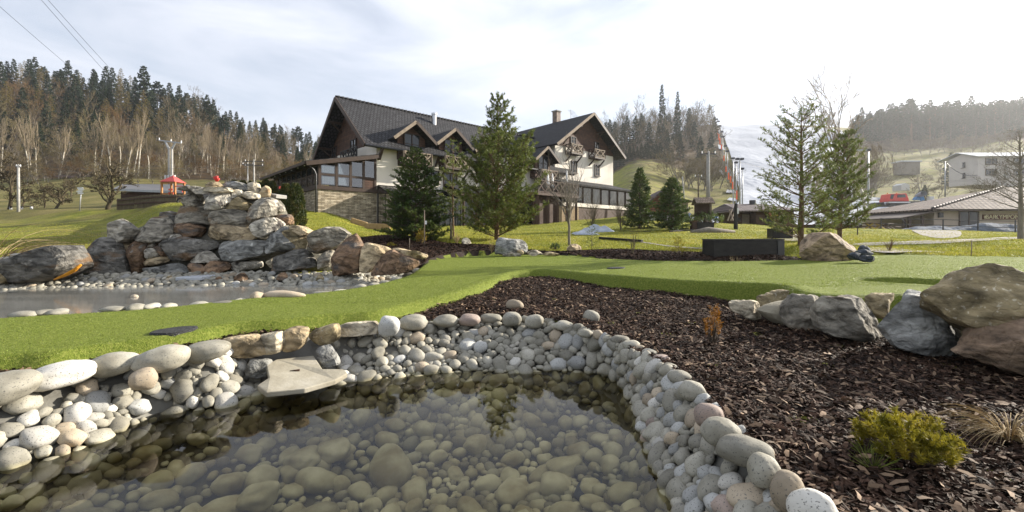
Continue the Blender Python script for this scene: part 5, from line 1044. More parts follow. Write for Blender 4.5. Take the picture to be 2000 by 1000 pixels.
# ---- forests: individual trees sharing a few meshes
def proto_meshes(kind, seed):
    if kind == 'spruce': wv, wf, nv, nf_ = conifer(seed, 1, .012, .21, t0=.1, nb=64, up=(.35, -.1), side=3, sl=.3, shoot=.03, nn=8, nl=.036, wd=.018, power=.85, ragged=.5, drop=.3)
    elif kind == 'pine': wv, wf, nv, nf_ = conifer(seed, 1, .014, .24, t0=.5, nb=34, up=(.6, .1), side=4, sl=.5, shoot=.035, nn=9, nl=.045, wd=.024, power=.4, ragged=.5)
    elif kind == 'larch': wv, wf, nv, nf_ = conifer(seed, 1, .010, .17, t0=.25, nb=46, up=(.35, .1), side=3, sl=.4, shoot=.035, nn=5, nl=.035, wd=.008, power=.7, ragged=.5)
    elif kind == 'whitebirch': wv, wf, nv, nf_ = baretree(seed, 1.25, .0105, 5, .3, 3, .6, .5, wob=.05, decay=.62, minr=.0009, tl=1, H_=1)
    elif kind == 'orchard': wv, wf, nv, nf_ = baretree(seed, .95, .03, 6, .8, 3, .15, .35, wob=.16, decay=.74, minr=.0035)
    elif kind == 'birch': wv, wf, nv, nf_ = baretree(seed, 1, .0095, 5, .42, 3, .5, .4, wob=.07, decay=.74, minr=.0011, tl=2, H_=1)
    else: wv, wf, nv, nf_ = baretree(seed, 1, .012, 6, .62, 3, .3, .22, wob=.10, decay=.76, minr=.0011)
    return mesh_np('trunk', wv, wf), mesh_np('crown', nv, nf_)
M['birch_white'] = mat('white_birch_bark', [(.42, .38, .3), (.62, .58, .48)], 3, .7, .3, fleck=((.08, .06, .04), 5, .64))
M['twig_dark'] = mat('dark_twigs', [(.05, .04, .022), (.11, .085, .045)], .3, .9, 0, island=.3, coord='obj')
KM = {'orchard': ('twig_dark', 'twig_dark'), 'whitebirch': ('birch_white', 'twig_birch'), 'spruce': ('bark', 'needle_far'), 'pine': ('bark_pine', 'needle_far'), 'larch': ('bark', 'larch'), 'birch': ('birch', 'twig_birch'), 'brown': ('bark_grey', 'twig_brown'), 'red': ('bark_grey', 'twig_red'), 'olive': ('bark_grey', 'twig_olive')}
PRO = {}
for k_, (a, b) in KM.items():
    PRO[k_] = []
    for s_ in range(3):
        ma, mb3 = proto_meshes(k_, 200 + s_ * 17 + len(k_)); ma.materials.append(M[a]); mb3.materials.append(M[b]); PRO[k_].append((ma, mb3))
NAME = {'orchard': 'fruit_tree', 'whitebirch': 'birch_tree', 'spruce': 'spruce_tree', 'pine': 'pine_tree', 'larch': 'larch_tree', 'birch': 'birch_tree', 'brown': 'bare_tree', 'red': 'bare_tree', 'olive': 'bare_tree'}
CATN = {'orchard': 'fruit tree', 'whitebirch': 'birch tree', 'spruce': 'spruce tree', 'pine': 'pine tree', 'larch': 'larch tree', 'birch': 'birch tree', 'brown': 'bare tree', 'red': 'bare tree', 'olive': 'bare tree'}
rt = random.Random(77)
def far_tree(kind, u, Y, h, label, group, fat=1.0, dz=0):
    x, y, z = ground_at(u, Y); e = empty(NAME[kind], (x, y, z - .3 + dz), label, CATN[kind], group, rt.uniform(0, 6.28)); ma, mb3 = rt.choice(PRO[kind])
    for n_, m_ in (('trunk', ma), ('crown', mb3)):
        o = bpy.data.objects.new(n_, m_); COL.objects.link(o); o.parent = e
    e.scale = (h * fat, h * fat, h); return e
DESC = {'spruce': 'dark spruce', 'pine': 'dark forest pine', 'larch': 'golden brown larch', 'birch': 'white stemmed bare birch', 'brown': 'bare brown deciduous tree', 'red': 'bare reddish brown beech', 'olive': 'bare olive grey tree'}
def tops(u): return np.interp(u, [-60, 0, 60, 130, 170, 200, 280, 330, 400, 440, 500, 560, 620, 640], [95, 112, 130, 140, 168, 165, 172, 205, 228, 235, 250, 262, 275, 280])
# left hill
for Y0, n_, kinds, hh in ((255, 62, ['spruce'] * 7 + ['pine', 'larch'], (17, 26)), (228, 46, ['spruce'] * 4 + ['larch', 'pine', 'brown'], (16, 23)), (200, 46, ['spruce', 'spruce', 'spruce', 'larch', 'larch', 'red', 'pine'], (15, 22)), (172, 44, ['spruce', 'spruce', 'larch', 'larch', 'red', 'olive', 'brown'], (14, 19)), (148, 42, ['brown', 'olive', 'olive', 'larch', 'birch', 'spruce', 'spruce'], (11, 15)), (132, 24, ['olive', 'brown', 'birch', 'olive'], (8, 12))):
    for i in range(n_):
        u = -60 + 700 * (i + rt.uniform(-.3, .9)) / n_; Y = Y0 + rt.uniform(-12, 12); k_ = rt.choice(kinds)
        if u > 330 and k_ in ('red', 'olive', 'larch') and rt.random() < .6: k_ = rt.choice(['birch', 'brown'])
        if Y0 == 130 and u < 160 and rt.random() < .7: continue
        h = rt.uniform(*hh) * (1.0 if u < 420 else .72)
        if k_ in ('brown', 'red', 'olive', 'birch'): h *= 1.0
        far_tree(k_, u, Y, h, DESC[k_] + ' among the trees of the wooded hill on the left', DESC[k_] + ' trees on the left hill', 1.0 if k_ not in ('brown', 'red', 'olive') else 1.15)
# scrub bushes at the wood edge
for i in range(80):
    u = -30 + 660 * i / 80 + rt.uniform(-8, 8); Y = rt.uniform(98, 135); far_tree(rt.choice(['olive', 'brown', 'red']), u, Y, rt.uniform(4, 7.5), 'leafless scrub bush along the lower edge of the left wood', 'scrub bushes on the left', 1.5)
for i, u in enumerate([2, 55, 62, 118, 70, 186, 194, 217, 232, 247, 262, 270, 291, 335, 352, 362, 380, 392, 405, 413, 424, 436, 447, 460, 470, 482, 500]): far_tree('whitebirch', u + rt.uniform(-2, 2), 118 + rt.uniform(-4, 4) + (12 if u > 340 else 0), (17.5 if u < 280 else 13.5) * rt.uniform(.85, 1.1), 'white stemmed birch along the front edge of the left wood', 'front row birches of the left wood', .9)
# tree that stands out on the ridge
far_tree('spruce', 280, 205, 31, 'tallest broad spruce standing out on the skyline of the left hill', None, 1.15)
# orchard trees in the left meadow
for i, (u, Y, h, fat, lb) in enumerate([(108, 58, 4.6, 1.5, 'crooked broad crowned fruit tree in the meadow right of the concrete pole'), (210, 52, 6.6, 1.35, 'big spreading bare tree in front of the dark barn'), (17, 60, 8.5, .9, 'tall bare tree left of the concrete pole'), (42, 60, 3.4, 1.2, 'small pruned fruit tree directly right of the concrete pole'), (85, 62, 3.6, 1, 'thin young fruit tree left of the crooked fruit tree'), (122, 66, 3.8, 1, 'thin fruit tree right behind the crooked fruit tree'), (140, 80, 4.4, 1.1, 'young bare tree left of the signpost, higher in the meadow')]):
    far_tree('orchard', u, Y, h, lb, 'fruit trees in the left meadow', fat)
# wood left of the ski piste
for Y0, n_, kinds, hh in ((262, 20, ['brown', 'brown', 'larch'], (16, 22)), (238, 18, ['spruce', 'brown', 'spruce'], (13, 20)), (215, 18, ['brown', 'spruce', 'birch'], (12, 17)), (190, 17, ['spruce', 'brown', 'brown'], (10, 14))):
    for i in range(n_):
        u = 1165 + 235 * (i + rt.uniform(-.3, .9)) / n_; Y = Y0 + rt.uniform(-10, 10); k_ = rt.choice(kinds); far_tree(k_, min(u, 1398), Y, rt.uniform(*hh), DESC[k_] + ' in the wood between hotel and ski slope', DESC[k_] + ' trees beside the ski slope', 1.1)
for u, h, lb in ((1293, 31, 'tall dark larch, left of the two that overtop the wood beside the ski slope'), (1323, 28, 'tall dark larch, right of the two that overtop the wood beside the ski slope')): far_tree('spruce', u, 232, h, lb, None, .55)
for i in range(16): far_tree('spruce', 1200 + 120 * i / 16, 165 + rt.uniform(-4, 4), rt.uniform(4.5, 7), 'small plantation spruce below the wood beside the ski slope', 'young spruces of the plantation', 1.2)
for i in range(12): far_tree(rt.choice(['olive', 'brown']), 1318 + 92 * i / 12 + rt.uniform(-5, 5), 128 + rt.uniform(-7, 7), rt.uniform(8, 12), 'bushy leafless willow on the slope left of the ski piste', 'leafless willows left of the piste', 1.5)
for i in range(10): far_tree('brown', 1400 + 45 * i / 10, 185 - i * 8, rt.uniform(4, 6), 'low scrub along the left border of the ski piste', 'scrub at the piste border', 1.4)
# distant trees at the top of the piste
for i in range(14): far_tree(rt.choice(['brown', 'spruce', 'olive']), 1525 + 120 * i / 14, 360 + rt.uniform(-8, 8), rt.uniform(5, 11), 'small distant tree on the crest above the ski piste', 'trees on the crest', 1.3)
# forest on the right hill
for Y0, n_, hh in ((300, 60, (18, 23)), (282, 50, (17, 21)), (266, 44, (16, 19))):
    for i in range(n_):
        u = 1668 + 380 * (i + rt.uniform(-.3, .9)) / n_; k_ = rt.choice(['spruce', 'pine', 'spruce']); far_tree(k_, u, Y0 + rt.uniform(-6, 6), rt.uniform(*hh) * (.8 if u < 1700 else 1) * rt.choice([.8, .95, 1, 1.12]), DESC[k_] + ' in the dark forest on the right hill', DESC[k_] + ' trees on the right hill', 1.15)
for i in range(20): far_tree('brown', 1690 + 320 * i / 20 + rt.uniform(-6, 6), 225 + rt.uniform(-5, 5), rt.uniform(6, 11), 'bare tree along the meadow edge below the right forest', 'bare trees below the right forest', 1.2)
for i in range(9): far_tree(rt.choice(['birch', 'brown']), 1655 + 60 * i / 9, 130 + rt.uniform(-8, 8), rt.uniform(10, 15), 'leafless tree in the thicket between pines and lamp post', 'thicket trees behind the right pines', 1.2)
for i, (u, Y, h, k_, lb) in enumerate([(1730, 165, 6, 'brown', 'round bare tree left of the grey meadow shed'), (1785, 120, 8, 'brown', 'spreading bare tree behind the red snow groomer'), (1832, 120, 7, 'brown', 'bare tree right of the snow cannon'), (1858, 150, 12, 'spruce', 'single dark spruce left of the white house'), (1800, 150, 6, 'brown', 'bare tree below the grey meadow shed'), (1835, 175, 8, 'brown', 'bare tree in the middle of the right meadow'), (1900, 190, 10, 'brown', 'bare tree above the white house roof'), (1940, 185, 9, 'olive', 'bare tree right above the white house roof'), (1701, 150, 7, 'spruce', 'dark rounded evergreen left edge of the right meadow'), (1806, 112, 5, 'spruce', 'dark evergreen bush behind the snow cannon'), (1950, 60, 7, 'brown', 'bare twiggy tree behind the tiled bar roof, left'), (1985, 58, 8, 'brown', 'bare twiggy tree behind the tiled bar roof, right')]):
    far_tree(k_, u, Y, h, lb, 'single trees of the right meadow', 1.4)
# ------------------------------------------------------------------ hotel
M['plaster'] = mat('cream_plaster', [(.66, .61, .53), (.76, .71, .63)], .6, .9, .3, 30, 7, .01)
M['wood_dark'] = mat('dark_stained_wood', [(.045, .026, .018), (.085, .048, .032)], 3, .7, .6, 20, stretch=(1, 1, 6), dist=.02)
M['wood_frame'] = mat('dark_brown_frame', [(.035, .022, .016), (.06, .038, .026)], 3, .6, .2)
M['wood_light'] = mat('weathered_light_wood', [(.17, .135, .10), (.28, .225, .17)], 3, .8, .4)
M['black_wood'] = mat('blackened_wood', [(.012, .011, .010), (.03, .027, .024)], 4, .6, .5, 30, stretch=(1, 1, 3))
M['metal_dark'] = plain('dark_metal', (.06, .06, .065), .4, .6)
M['steel'] = plain('stainless_steel', (.5, .5, .5), .3, .9)
M['galv'] = plain('galvanised_steel', (.32, .33, .34), .45, .5)
M['white'] = plain('white_paint', (.7, .7, .7), .6)
M['concrete'] = mat('concrete', [(.26, .25, .23), (.38, .37, .34)], 3, .9, .4)
M['curtain'] = mat('white_curtain', [(.7, .7, .69), (.85, .85, .83)], 1, .9, .5, 9, stretch=(6, 6, .2), dist=.05)
M['red'] = plain('red_paint', (.55, .035, .025), .4)
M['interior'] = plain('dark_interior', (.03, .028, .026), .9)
def glassmat(name, tint=(.02, .025, .03), rough=.03):
    m = bpy.data.materials.new(name); m.use_nodes = True; t = m.node_tree; p = t.nodes['Principled BSDF']; p.inputs['Base Color'].default_value = (*tint, 1); p.inputs['Roughness'].default_value = rough; p.inputs['Specular IOR Level'].default_value = .55
    n = N(t, 'ShaderNodeTexNoise'); n.inputs['Scale'].default_value = .8; b = N(t, 'ShaderNodeBump'); b.inputs['Strength'].default_value = .04; b.inputs['Distance'].default_value = .05; t.links.new(n.outputs[0], b.inputs['Height']); t.links.new(b.outputs[0], p.inputs['Normal']); return m
M['glass'] = glassmat('window_glass')
def clearglass(name):
    m = bpy.data.materials.new(name); m.use_nodes = True; t = m.node_tree; t.nodes.clear(); o = N(t, 'ShaderNodeOutputMaterial'); a = N(t, 'ShaderNodeBsdfTransparent'); a.inputs[0].default_value = (.8, .84, .84, 1); g = N(t, 'ShaderNodeBsdfGlossy'); g.inputs['Roughness'].default_value = .02
    f = N(t, 'ShaderNodeFresnel'); f.inputs[0].default_value = 2.6; s = N(t, 'ShaderNodeMixShader'); t.links.new(f.outputs[0], s.inputs[0]); t.links.new(a.outputs[0], s.inputs[1]); t.links.new(g.outputs[0], s.inputs[2]); t.links.new(s.outputs[0], o.inputs[0]); return m
M['clear'] = clearglass('clear_pane')
M['clear_soft'] = clearglass('sunroom_pane'); [setattr(n.inputs[0], 'default_value', 1.35) for n in M['clear_soft'].node_tree.nodes if n.type == 'FRESNEL']; [setattr(n.inputs[0], 'default_value', (.6, .66, .66, 1)) for n in M['clear_soft'].node_tree.nodes if n.type == 'BSDF_TRANSPARENT']
M['tile'] = brickmat('dark_roof_tiles', (.020, .020, .023), (.040, .040, .044), (.005, .005, .006), .30, .36, .8, 1.0, .05, dist=.06)
M['tile_brown'] = brickmat('brown_roof_tiles', (.12, .08, .065), (.24, .18, .15), (.02, .014, .012), .48, .5, .8, 1.0, .09, dist=.08)
M['tile_grey'] = brickmat('grey_brown_roof_tiles', (.10, .075, .072), (.16, .125, .12), (.045, .035, .035), .32, .34, .7, 1.0, .04, dist=.06)
M['stack'] = brickmat('stacked_stone', (.26, .21, .14), (.58, .5, .37), (.06, .05, .035), .45, .10, .9, 1.0, .012, dist=.04)
M['boards'] = brickmat('dark_brown_boards', (.060, .030, .019), (.085, .043, .027), (.02, .011, .008), 4.0, .19, .75, .8, .012, dist=.02)
M['logs'] = brickmat('red_brown_logs', (.15, .062, .038), (.19, .08, .048), (.03, .014, .01), 9.0, .22, .75, 1.0, .03, dist=.05)
M['firewood'] = mat('stacked_firewood', [(.10, .07, .04), (.38, .29, .18), (.2, .14, .08)], 9, .9, 1, 16, 3, .06)

C0 = Vector((-.308 * 35, 35, 0)); D1 = Vector((.739, .674, 0)).normalized(); D2 = Vector((-D1.y, D1.x, 0)); UP = Vector((0, 0, 1))
def hp(s, t, z): return C0 + D1 * s + D2 * t + UP * z
def s_at(u, t):     # facade coordinate seen in frame column u on the plane t
    k = (u - 1000) / F; a = C0 + D2 * t; return (k * a.y - a.x) / (D1.x - k * D1.y)
def t_at(u, s):
    k = (u - 1000) / F; a = C0 + D1 * s; return (k * a.y - a.x) / (D2.x - k * D2.y)
def zz(v, s, t): return CH + (HZ - v) / F * hp(s, t, 0).y
def hb(mb, s0, s1, t0, t1, z0, z1):
    c = hp((s0 + s1) / 2, (t0 + t1) / 2, (z0 + z1) / 2); mb.obox(c, D1, D2, UP, abs(s1 - s0) / 2, abs(t1 - t0) / 2, abs(z1 - z0) / 2)
def uv_h(co):  # wall coordinates along the facade and height
    d = co - C0; return ((d.dot(D1) + d.dot(D2)), co.z)
hotel = empty('hotel', hp(0, 0, 2.0), 'large cream alpine hotel with dark tiled roofs, wooden gables and glazed verandas', 'hotel')
def part(mb, name, m, parent=hotel, **k): return mb.build(name, M[m] if isinstance(m, str) else m, parent, world=(parent is hotel), **k) if parent is hotel else sub(mb, name, m, parent, **k)
def sub(mb, name, m, parent, **k):
    o = mb.build(name, M[m] if isinstance(m, str) else m, None, **k); o.parent = parent
    o.matrix_parent_inverse = (Matrix.Translation(hotel.location)).inverted() if parent.parent is hotel else Matrix.Identity(4)
    if parent.parent is hotel: o.matrix_parent_inverse = Matrix.Identity(4)
    return o
Wd, RIDGE, EAVEZ, OV = 10.3, 13.3, 8.35, .8
slope = (RIDGE - EAVEZ) / (Wd / 2 + OV); WT = RIDGE - slope * (Wd / 2) - .25; S1 = 21.1; S2 = 32.2
GZ = 1.2
# walls of the long block (front, gable end with wood above)
w_ = MB(); w_.poly([hp(0, 0, GZ), hp(S1 + .3, 0, GZ), hp(S1 + .3, 0, WT), hp(0, 0, WT)], D2 * .35); w_.poly([hp(0, .36, GZ), hp(0, Wd, GZ), hp(0, Wd, 9.05), hp(0, .36, 9.05 if WT > 9.05 else WT)], D1 * .35); w_.poly([hp(0, Wd, GZ), hp(S1, Wd, GZ), hp(S1, Wd, WT), hp(0, Wd, WT)], -D2 * .35)
part(w_, 'wall', 'plaster')
g_ = MB(); g_.poly([hp(-.04, .1, min(9.05, WT)), hp(-.04, Wd - .1, min(9.05, WT)), hp(-.04, Wd - .1, WT), hp(-.04, Wd / 2, RIDGE - .3), hp(-.04, .1, WT)], D1 * .3); part(g_, 'gable_cladding', 'boards', uvf=uv_h)
def roof_slab(mb, a, b, c, d, th=.22):
    n = (b - a).cross(d - a).normalized();  n = n if n.z > 0 else -n; mb.poly([a, b, c, d], -n * th)
def roof_uv(along, origin, down):
    return lambda co: ((co - origin).dot(along), (co - origin).dot(down))
def gable_roof(s0, s1, t0, t1, ridge, ez, ov, name='roof', along='s', m='tile', parent=None):
    """ridge along s at the middle of t0..t1 (or the other way round)"""
    if along == 's': a, b = (t0 - ov, t1 + ov); mid_ = (t0 + t1) / 2; f = lambda p, q, z: hp(p, q, z); al = D1; dn = D2
    else: a, b = (s0 - ov, s1 + ov); mid_ = (s0 + s1) / 2; f = lambda p, q, z: hp(q, p, z); s0, s1 = t0, t1; al = D2; dn = D1
    for e in (a, b):
        mb = MB(); roof_slab(mb, f(s0, e, ez), f(s1, e, ez), f(s1, mid_, ridge), f(s0, mid_, ridge)); dd = (f(0, e, ez) - f(0, mid_, ridge)).normalized()
        yield mb.build(name, M[m], hotel, world=True, uvf=roof_uv(al, f(0, mid_, ridge), dd))
main_roof = list(gable_roof(-1.3, S1 + 2.5, 0, Wd, RIDGE, EAVEZ, OV))
# barge boards, ridge tiles, rafters
bb = MB()
for e in (-OV, Wd + OV): bb.bar(hp(-1.34, e, EAVEZ - .12), hp(-1.34, Wd / 2, RIDGE - .14), .08, .34)
part(bb, 'barge_board', 'wood_frame')
rt_ = MB()
for i in range(64): s = -1.3 + i * .38; rt_.tube([hp(s, Wd / 2, RIDGE + .02), hp(s + .36, Wd / 2, RIDGE + .05)], [.11, .14], 8)
part(rt_, 'ridge_tiles', 'tile', sm=True)
def braces(s, t_side=-1):
    mb = MB(); mb.bar(hp(s, -.02, EAVEZ - .95), hp(s, -.62, EAVEZ - .15), .14, .14); mb.bar(hp(s, -.7, EAVEZ - .02), hp(s, .0, EAVEZ + .35), .14, .16); return mb
for u in (722, 742, 795, 851, 905, 1010): part(braces(max(.15, s_at(u, -.1))), 'eave_brace', 'wood_frame')
for t in (1.0, 3.4, 6.9, 9.3):
    mb = MB(); zt = RIDGE - slope * abs(t - Wd / 2) - .35; mb.bar(hp(-.04, t, zt), hp(-1.3, t, zt), .16, .2); mb.bar(hp(-.05, t, zt - .8), hp(-.95, t, zt - .1), .12, .12); part(mb, 'roof_brace', 'wood_frame')
gut = MB(); gut.tube([hp(-1.3, -OV - .08, EAVEZ - .1), hp(S1 - .4, -OV - .08, EAVEZ - .1)], .08, 8); part(gut, 'gutter', 'metal_dark', sm=True)
def window(parent, f, w, h, glass='glass', frame='wood_frame', cols=2, rows=2, dep=.1, fw=.07, sill=True, name='window'):
    """f(a, b, c): a across, b outwards, c up, from the middle of the opening"""
    mb = MB()
    def bx(a0, a1, c0, c1, d0=-.02, d1=dep):
        P = [f(a0, d0, c0), f(a1, d0, c0), f(a1, d0, c1), f(a0, d0, c1)]; mb.poly(P, f(0, d1, 0) - f(0, d0, 0))
    bx(-w / 2, -w / 2 + fw, -h / 2, h / 2); bx(w / 2 - fw, w / 2, -h / 2, h / 2); bx(-w / 2 + fw, w / 2 - fw, h / 2 - fw, h / 2, d1=dep - .003); bx(-w / 2 + fw, w / 2 - fw, -h / 2, -h / 2 + fw, d1=dep - .003)
    for i in range(1, cols): x = -w / 2 + w * i / cols; bx(x - fw / 2, x + fw / 2, -h / 2 + fw, h / 2 - fw, d1=dep - .01)
    for i in range(1, rows): z = -h / 2 + h * i / rows; bx(-w / 2 + fw, w / 2 - fw, z - fw * .3, z + fw * .3, d1=dep - .02)
    fr = mb.build(name, M[frame], parent, world=True); mg = MB(); P = [f(-w / 2 + .01, .015, -h / 2 + .01), f(w / 2 - .01, .015, -h / 2 + .01), f(w / 2 - .01, .015, h / 2 - .01), f(-w / 2 + .01, .015, h / 2 - .01)]; mg.poly(P, f(0, .02, 0) - f(0, .0, 0))
    pn = mg.build('pane', M[glass], None); pn.parent = fr; pn.matrix_parent_inverse = Matrix.Identity(4); 
    if sill:
        ms_ = MB(); ms_.poly([f(-w / 2 - .08, -.01, -h / 2 - .07), f(w / 2 + .08, -.01, -h / 2 - .07), f(w / 2 + .08, -.01, -h / 2 - .002), f(-w / 2 - .08, -.01, -h / 2 - .002)], f(0, .2, 0) - f(0, 0, 0)); so = ms_.build('sill', M['wood_frame'], None); so.parent = fr; so.matrix_parent_inverse = Matrix.Identity(4)
    return fr
def fwin(u, v0, v1, wd, t=0, **k):
    s = s_at(u, t); z0, z1 = zz(v1, s, t), zz(v0, s, t); c = (z0 + z1) / 2; return window(hotel, lambda a, b, cc: hp(s + a, t - b, c + cc), wd, z1 - z0, **k)
for u, v0, v1 in ((843, 333, 358), (879, 338, 368), (948, 345, 368)): fwin(u, v0, v1, 1.5)
def rail(mb, f, L_, h=1.0, cross=True):
    """railing of length L_: f(a, c) point along a and up c"""
    def bar_(p, q, w_=.09): mb.bar(p, q, w_, w_)
    bar_(f(0, h), f(L_, h)); bar_(f(0, .08), f(L_, .08)); n = max(1, round(L_ / 1.0))
    for i in range(n + 1): bar_(f(L_ * i / n, -.0), f(L_ * i / n, h + .03), .1)
    for i in range(n):
        a, b = L_ * i / n, L_ * (i + 1) / n; bar_(f(a, .08), f(b, h)); bar_(f(b, .08), f(a, h))
        m = (a + b) / 2; bar_(f(m, .08), f(m, h), .05)
def balcony(s, t, z, wd, dep, railm='wood_light', boxm='wood_frame'):
    """a box balcony in front of the wall plane t"""
    fl = MB(); hb(fl, s - wd / 2, s + wd / 2, t - dep, t - .02, z - .14, z); o = part(fl, 'balcony', boxm)
    for side in (-1, 1):
        mbr = MB(); mbr.bar(hp(s + side * (wd / 2 - .1), t - .03, z - .95), hp(s + side * (wd / 2 - .1), t - dep + .1, z - .2), .12, .12); b_ = mbr.build('bracket', M[boxm], None); b_.parent = o; b_.matrix_parent_inverse = Matrix.Identity(4)
    r1 = MB(); rail(r1, lambda a, c: hp(s - wd / 2 + a, t - dep + .05, z + c), wd, .95); b_ = r1.build('railing', M[railm], None); b_.parent = o; b_.matrix_parent_inverse = Matrix.Identity(4)
    for side in (-1, 1):
        r2 = MB(); rail(r2, lambda a, c: hp(s + side * (wd / 2 - .05), t - .05 - a, z + c), dep - .1, .95); b_ = r2.build('side_railing', M[boxm], None); b_.parent = o; b_.matrix_parent_inverse = Matrix.Identity(4)
    return o
# dormers
for i, (uc, va, vb, wdt) in enumerate([(809, 238, 266, 3.5), (886, 252, 276, 3.4), (955, 268, 288, 3.3), (1066, 287, 306, 3.2)]):
    t0 = -.55 if i < 3 else -1.2; s = s_at(uc, t0); za_ = zz(va, s, t0); ze = za_ - wdt / 2 * .78; zb_ = 7.6 if i < 3 else 7.4; tb = Wd / 2 - (RIDGE - za_) / slope + .3 if za_ < RIDGE else 5; tb = max(tb, 2.5)
    body = MB(); body.poly([hp(s - wdt / 2 + .45, -.12 + (t0 + .55), zb_), hp(s + wdt / 2 - .45, -.12 + (t0 + .55), zb_), hp(s + wdt / 2 - .45, -.12 + (t0 + .55), ze + .1), hp(s, -.12 + (t0 + .55), za_ - .35), hp(s - wdt / 2 + .45, -.12 + (t0 + .55), ze + .1)], D2 * (tb + .1)); d_ = part(body, 'dormer', 'boards', uvf=uv_h)
    for sd in (-1, 1):
        rf = MB(); a, b = hp(s + sd * (wdt / 2 + .25), t0 - .35, ze - .25), hp(s + sd * (wdt / 2 + .25), tb, ze - .25); c, d = hp(s, tb, za_), hp(s, t0 - .35, za_); roof_slab(rf, a, b, c, d, .14)
        o = rf.build('dormer_roof', M['tile'], None, uvf=roof_uv(D2, d, (a - d).normalized())); o.parent = d_; o.matrix_parent_inverse = Matrix.Identity(4)
        bg_ = MB(); bg_.bar(a - D2 * .04 - UP * .07, d - D2 * .04 - UP * .07, .06, .26); o = bg_.build('barge_board', M['wood_light' if sd < 0 else 'wood_frame'], None); o.parent = d_; o.matrix_parent_inverse = Matrix.Identity(4)
    zw = ze - .1; window(hotel, lambda a, b, cc: hp(s + a, -.14 + (t0 + .55) - b, zw + cc - .35), 1.5, 1.75)
    zf = zw - 2.15; balcony(s, -.12 + (t0 + .55), zf, 2.6, 1.1)
# gable end windows with a small railing
for u, v0, v1 in ((654, 287, 301), (692, 272, 288)):
    t = t_at(u, 0); z1, z0 = zz(v0, 0, t), zz(v1, 0, t) - .4; window(hotel, lambda a, b, cc: hp(-.05 - b, t + a, (z0 + z1) / 2 + cc), 1.2, z1 - z0, sill=False)
# conservatory on the gable side: stone base, glazed upper floor, lean-to roof
SC_ = 4.47; TC = t_at(535, -SC_); zF = 4.72; zB = 1.2
st = MB(); hb(st, -SC_, 0.02, -.02, TC, zB, zF); part(st, 'stone_base', 'stack', uvf=uv_h)
fl = MB(); hb(fl, -SC_ - .12, 0.1, -.14, TC + .1, zF, zF + .28); part(fl, 'floor_beam', 'wood_frame')
zL, zH = 6.75, 7.65   # lean-to: low at the outer side, high at the gable wall
rf = MB(); a, b, c, d = hp(-SC_ - 1.0, -.5, zL - .12), hp(-SC_ - 1.0, TC + .4, zL - .12), hp(-.05, TC + .4, zH + .1), hp(-.05, -.5, zH + .1); roof_slab(rf, a, b, c, d, .2); part(rf, 'veranda_roof', 'tile', uvf=roof_uv(D2, d, (a - d).normalized()))
fa = MB(); fa.bar(a - D2 * .03 - UP * .2, d - D2 * .03 - UP * .2, .1, .3); fa.bar(a - D1 * .04 - UP * .15, b - D1 * .04 - UP * .15, .1, .2); part(fa, 'fascia', 'wood_frame')
def zroof(s): return zL + (zH - zL) * (s + SC_) / SC_ - .3
fr = MB(); cu = MB(); pane_spec = []
us_ = [626, 631, 655, 658, 683, 686, 707, 713, 725, 731]
cols_ = [s_at(u, -.05) for u in us_]; posts = [-SC_ + .06] + [(cols_[1 + 2 * i] + cols_[2 + 2 * i]) / 2 if 2 + 2 * i < len(cols_) else -.1 for i in range(0, 5)]
cols3 = [-SC_ + .08, s_at(657, -.05), s_at(684.5, -.05), s_at(710, -.05), -.12]
for s in cols3: fr.poly([hp(s - .09, -.1, zF + .28), hp(s + .09, -.1, zF + .28), hp(s + .09, -.1, zroof(s)), hp(s - .09, -.1, zroof(s))], D2 * .16)
zr = zF + .28 + .82
fr.poly([hp(-SC_ + .05, -.085, zr - .06), hp(-.1, -.085, zr - .06), hp(-.1, -.085, zr + .07), hp(-SC_ + .05, -.085, zr + .07)], D2 * .13)
fr.poly([hp(-SC_, -.09, zroof(-SC_)), hp(-.05, -.09, zroof(0)), hp(-.05, -.09, zroof(0) + .3), hp(-SC_, -.09, zroof(-SC_) + .3)], D2 * .14)
part(fr, 'veranda_frame', 'wood_frame')
for i in range(4):
    a_, b_ = cols3[i] + .1, cols3[i + 1] - .1
    if i < 3: window(hotel, lambda a, b, cc, m=(a_ + b_) / 2: hp(m + a, -.03 - b, (zr + zF + .28) / 2 + cc), b_ - a_, zr - zF - .42, 'clear', cols=1, rows=1, sill=False, dep=.03)
    zt_ = (zroof(a_) + zroof(b_)) / 2 - .05; window(hotel, lambda a, b, cc, m=(a_ + b_) / 2: hp(m + a, -.03 - b, (zr + .07 + zt_) / 2 + cc), b_ - a_, zt_ - zr - .09, 'clear', cols=1, rows=1, sill=False, dep=.03)
    cb = MB(); n = 40; top = [hp(a_ + (b_ - a_) * k / n, .12 + .05 * math.sin(k * 1.3), zt_) for k in range(n + 1)]; bot = [hp(a_ + (b_ - a_) * k / n, .12 + .06 * math.sin(k * 1.3 + .3), zF + .35) for k in range(n + 1)]
    cb.add(top + bot, [(k, k + 1, n + 2 + k, n + 1 + k) for k in range(n)]); part(cb, 'curtain', 'curtain')
bd = MB(); bd.poly([hp(cols3[3] + .1, -.06, zF + .28), hp(-.06, -.06, zF + .28), hp(-.06, -.06, zr), hp(cols3[3] + .1, -.06, zr)], D2 * .05); part(bd, 'board_panel', 'boards', uvf=uv_h)
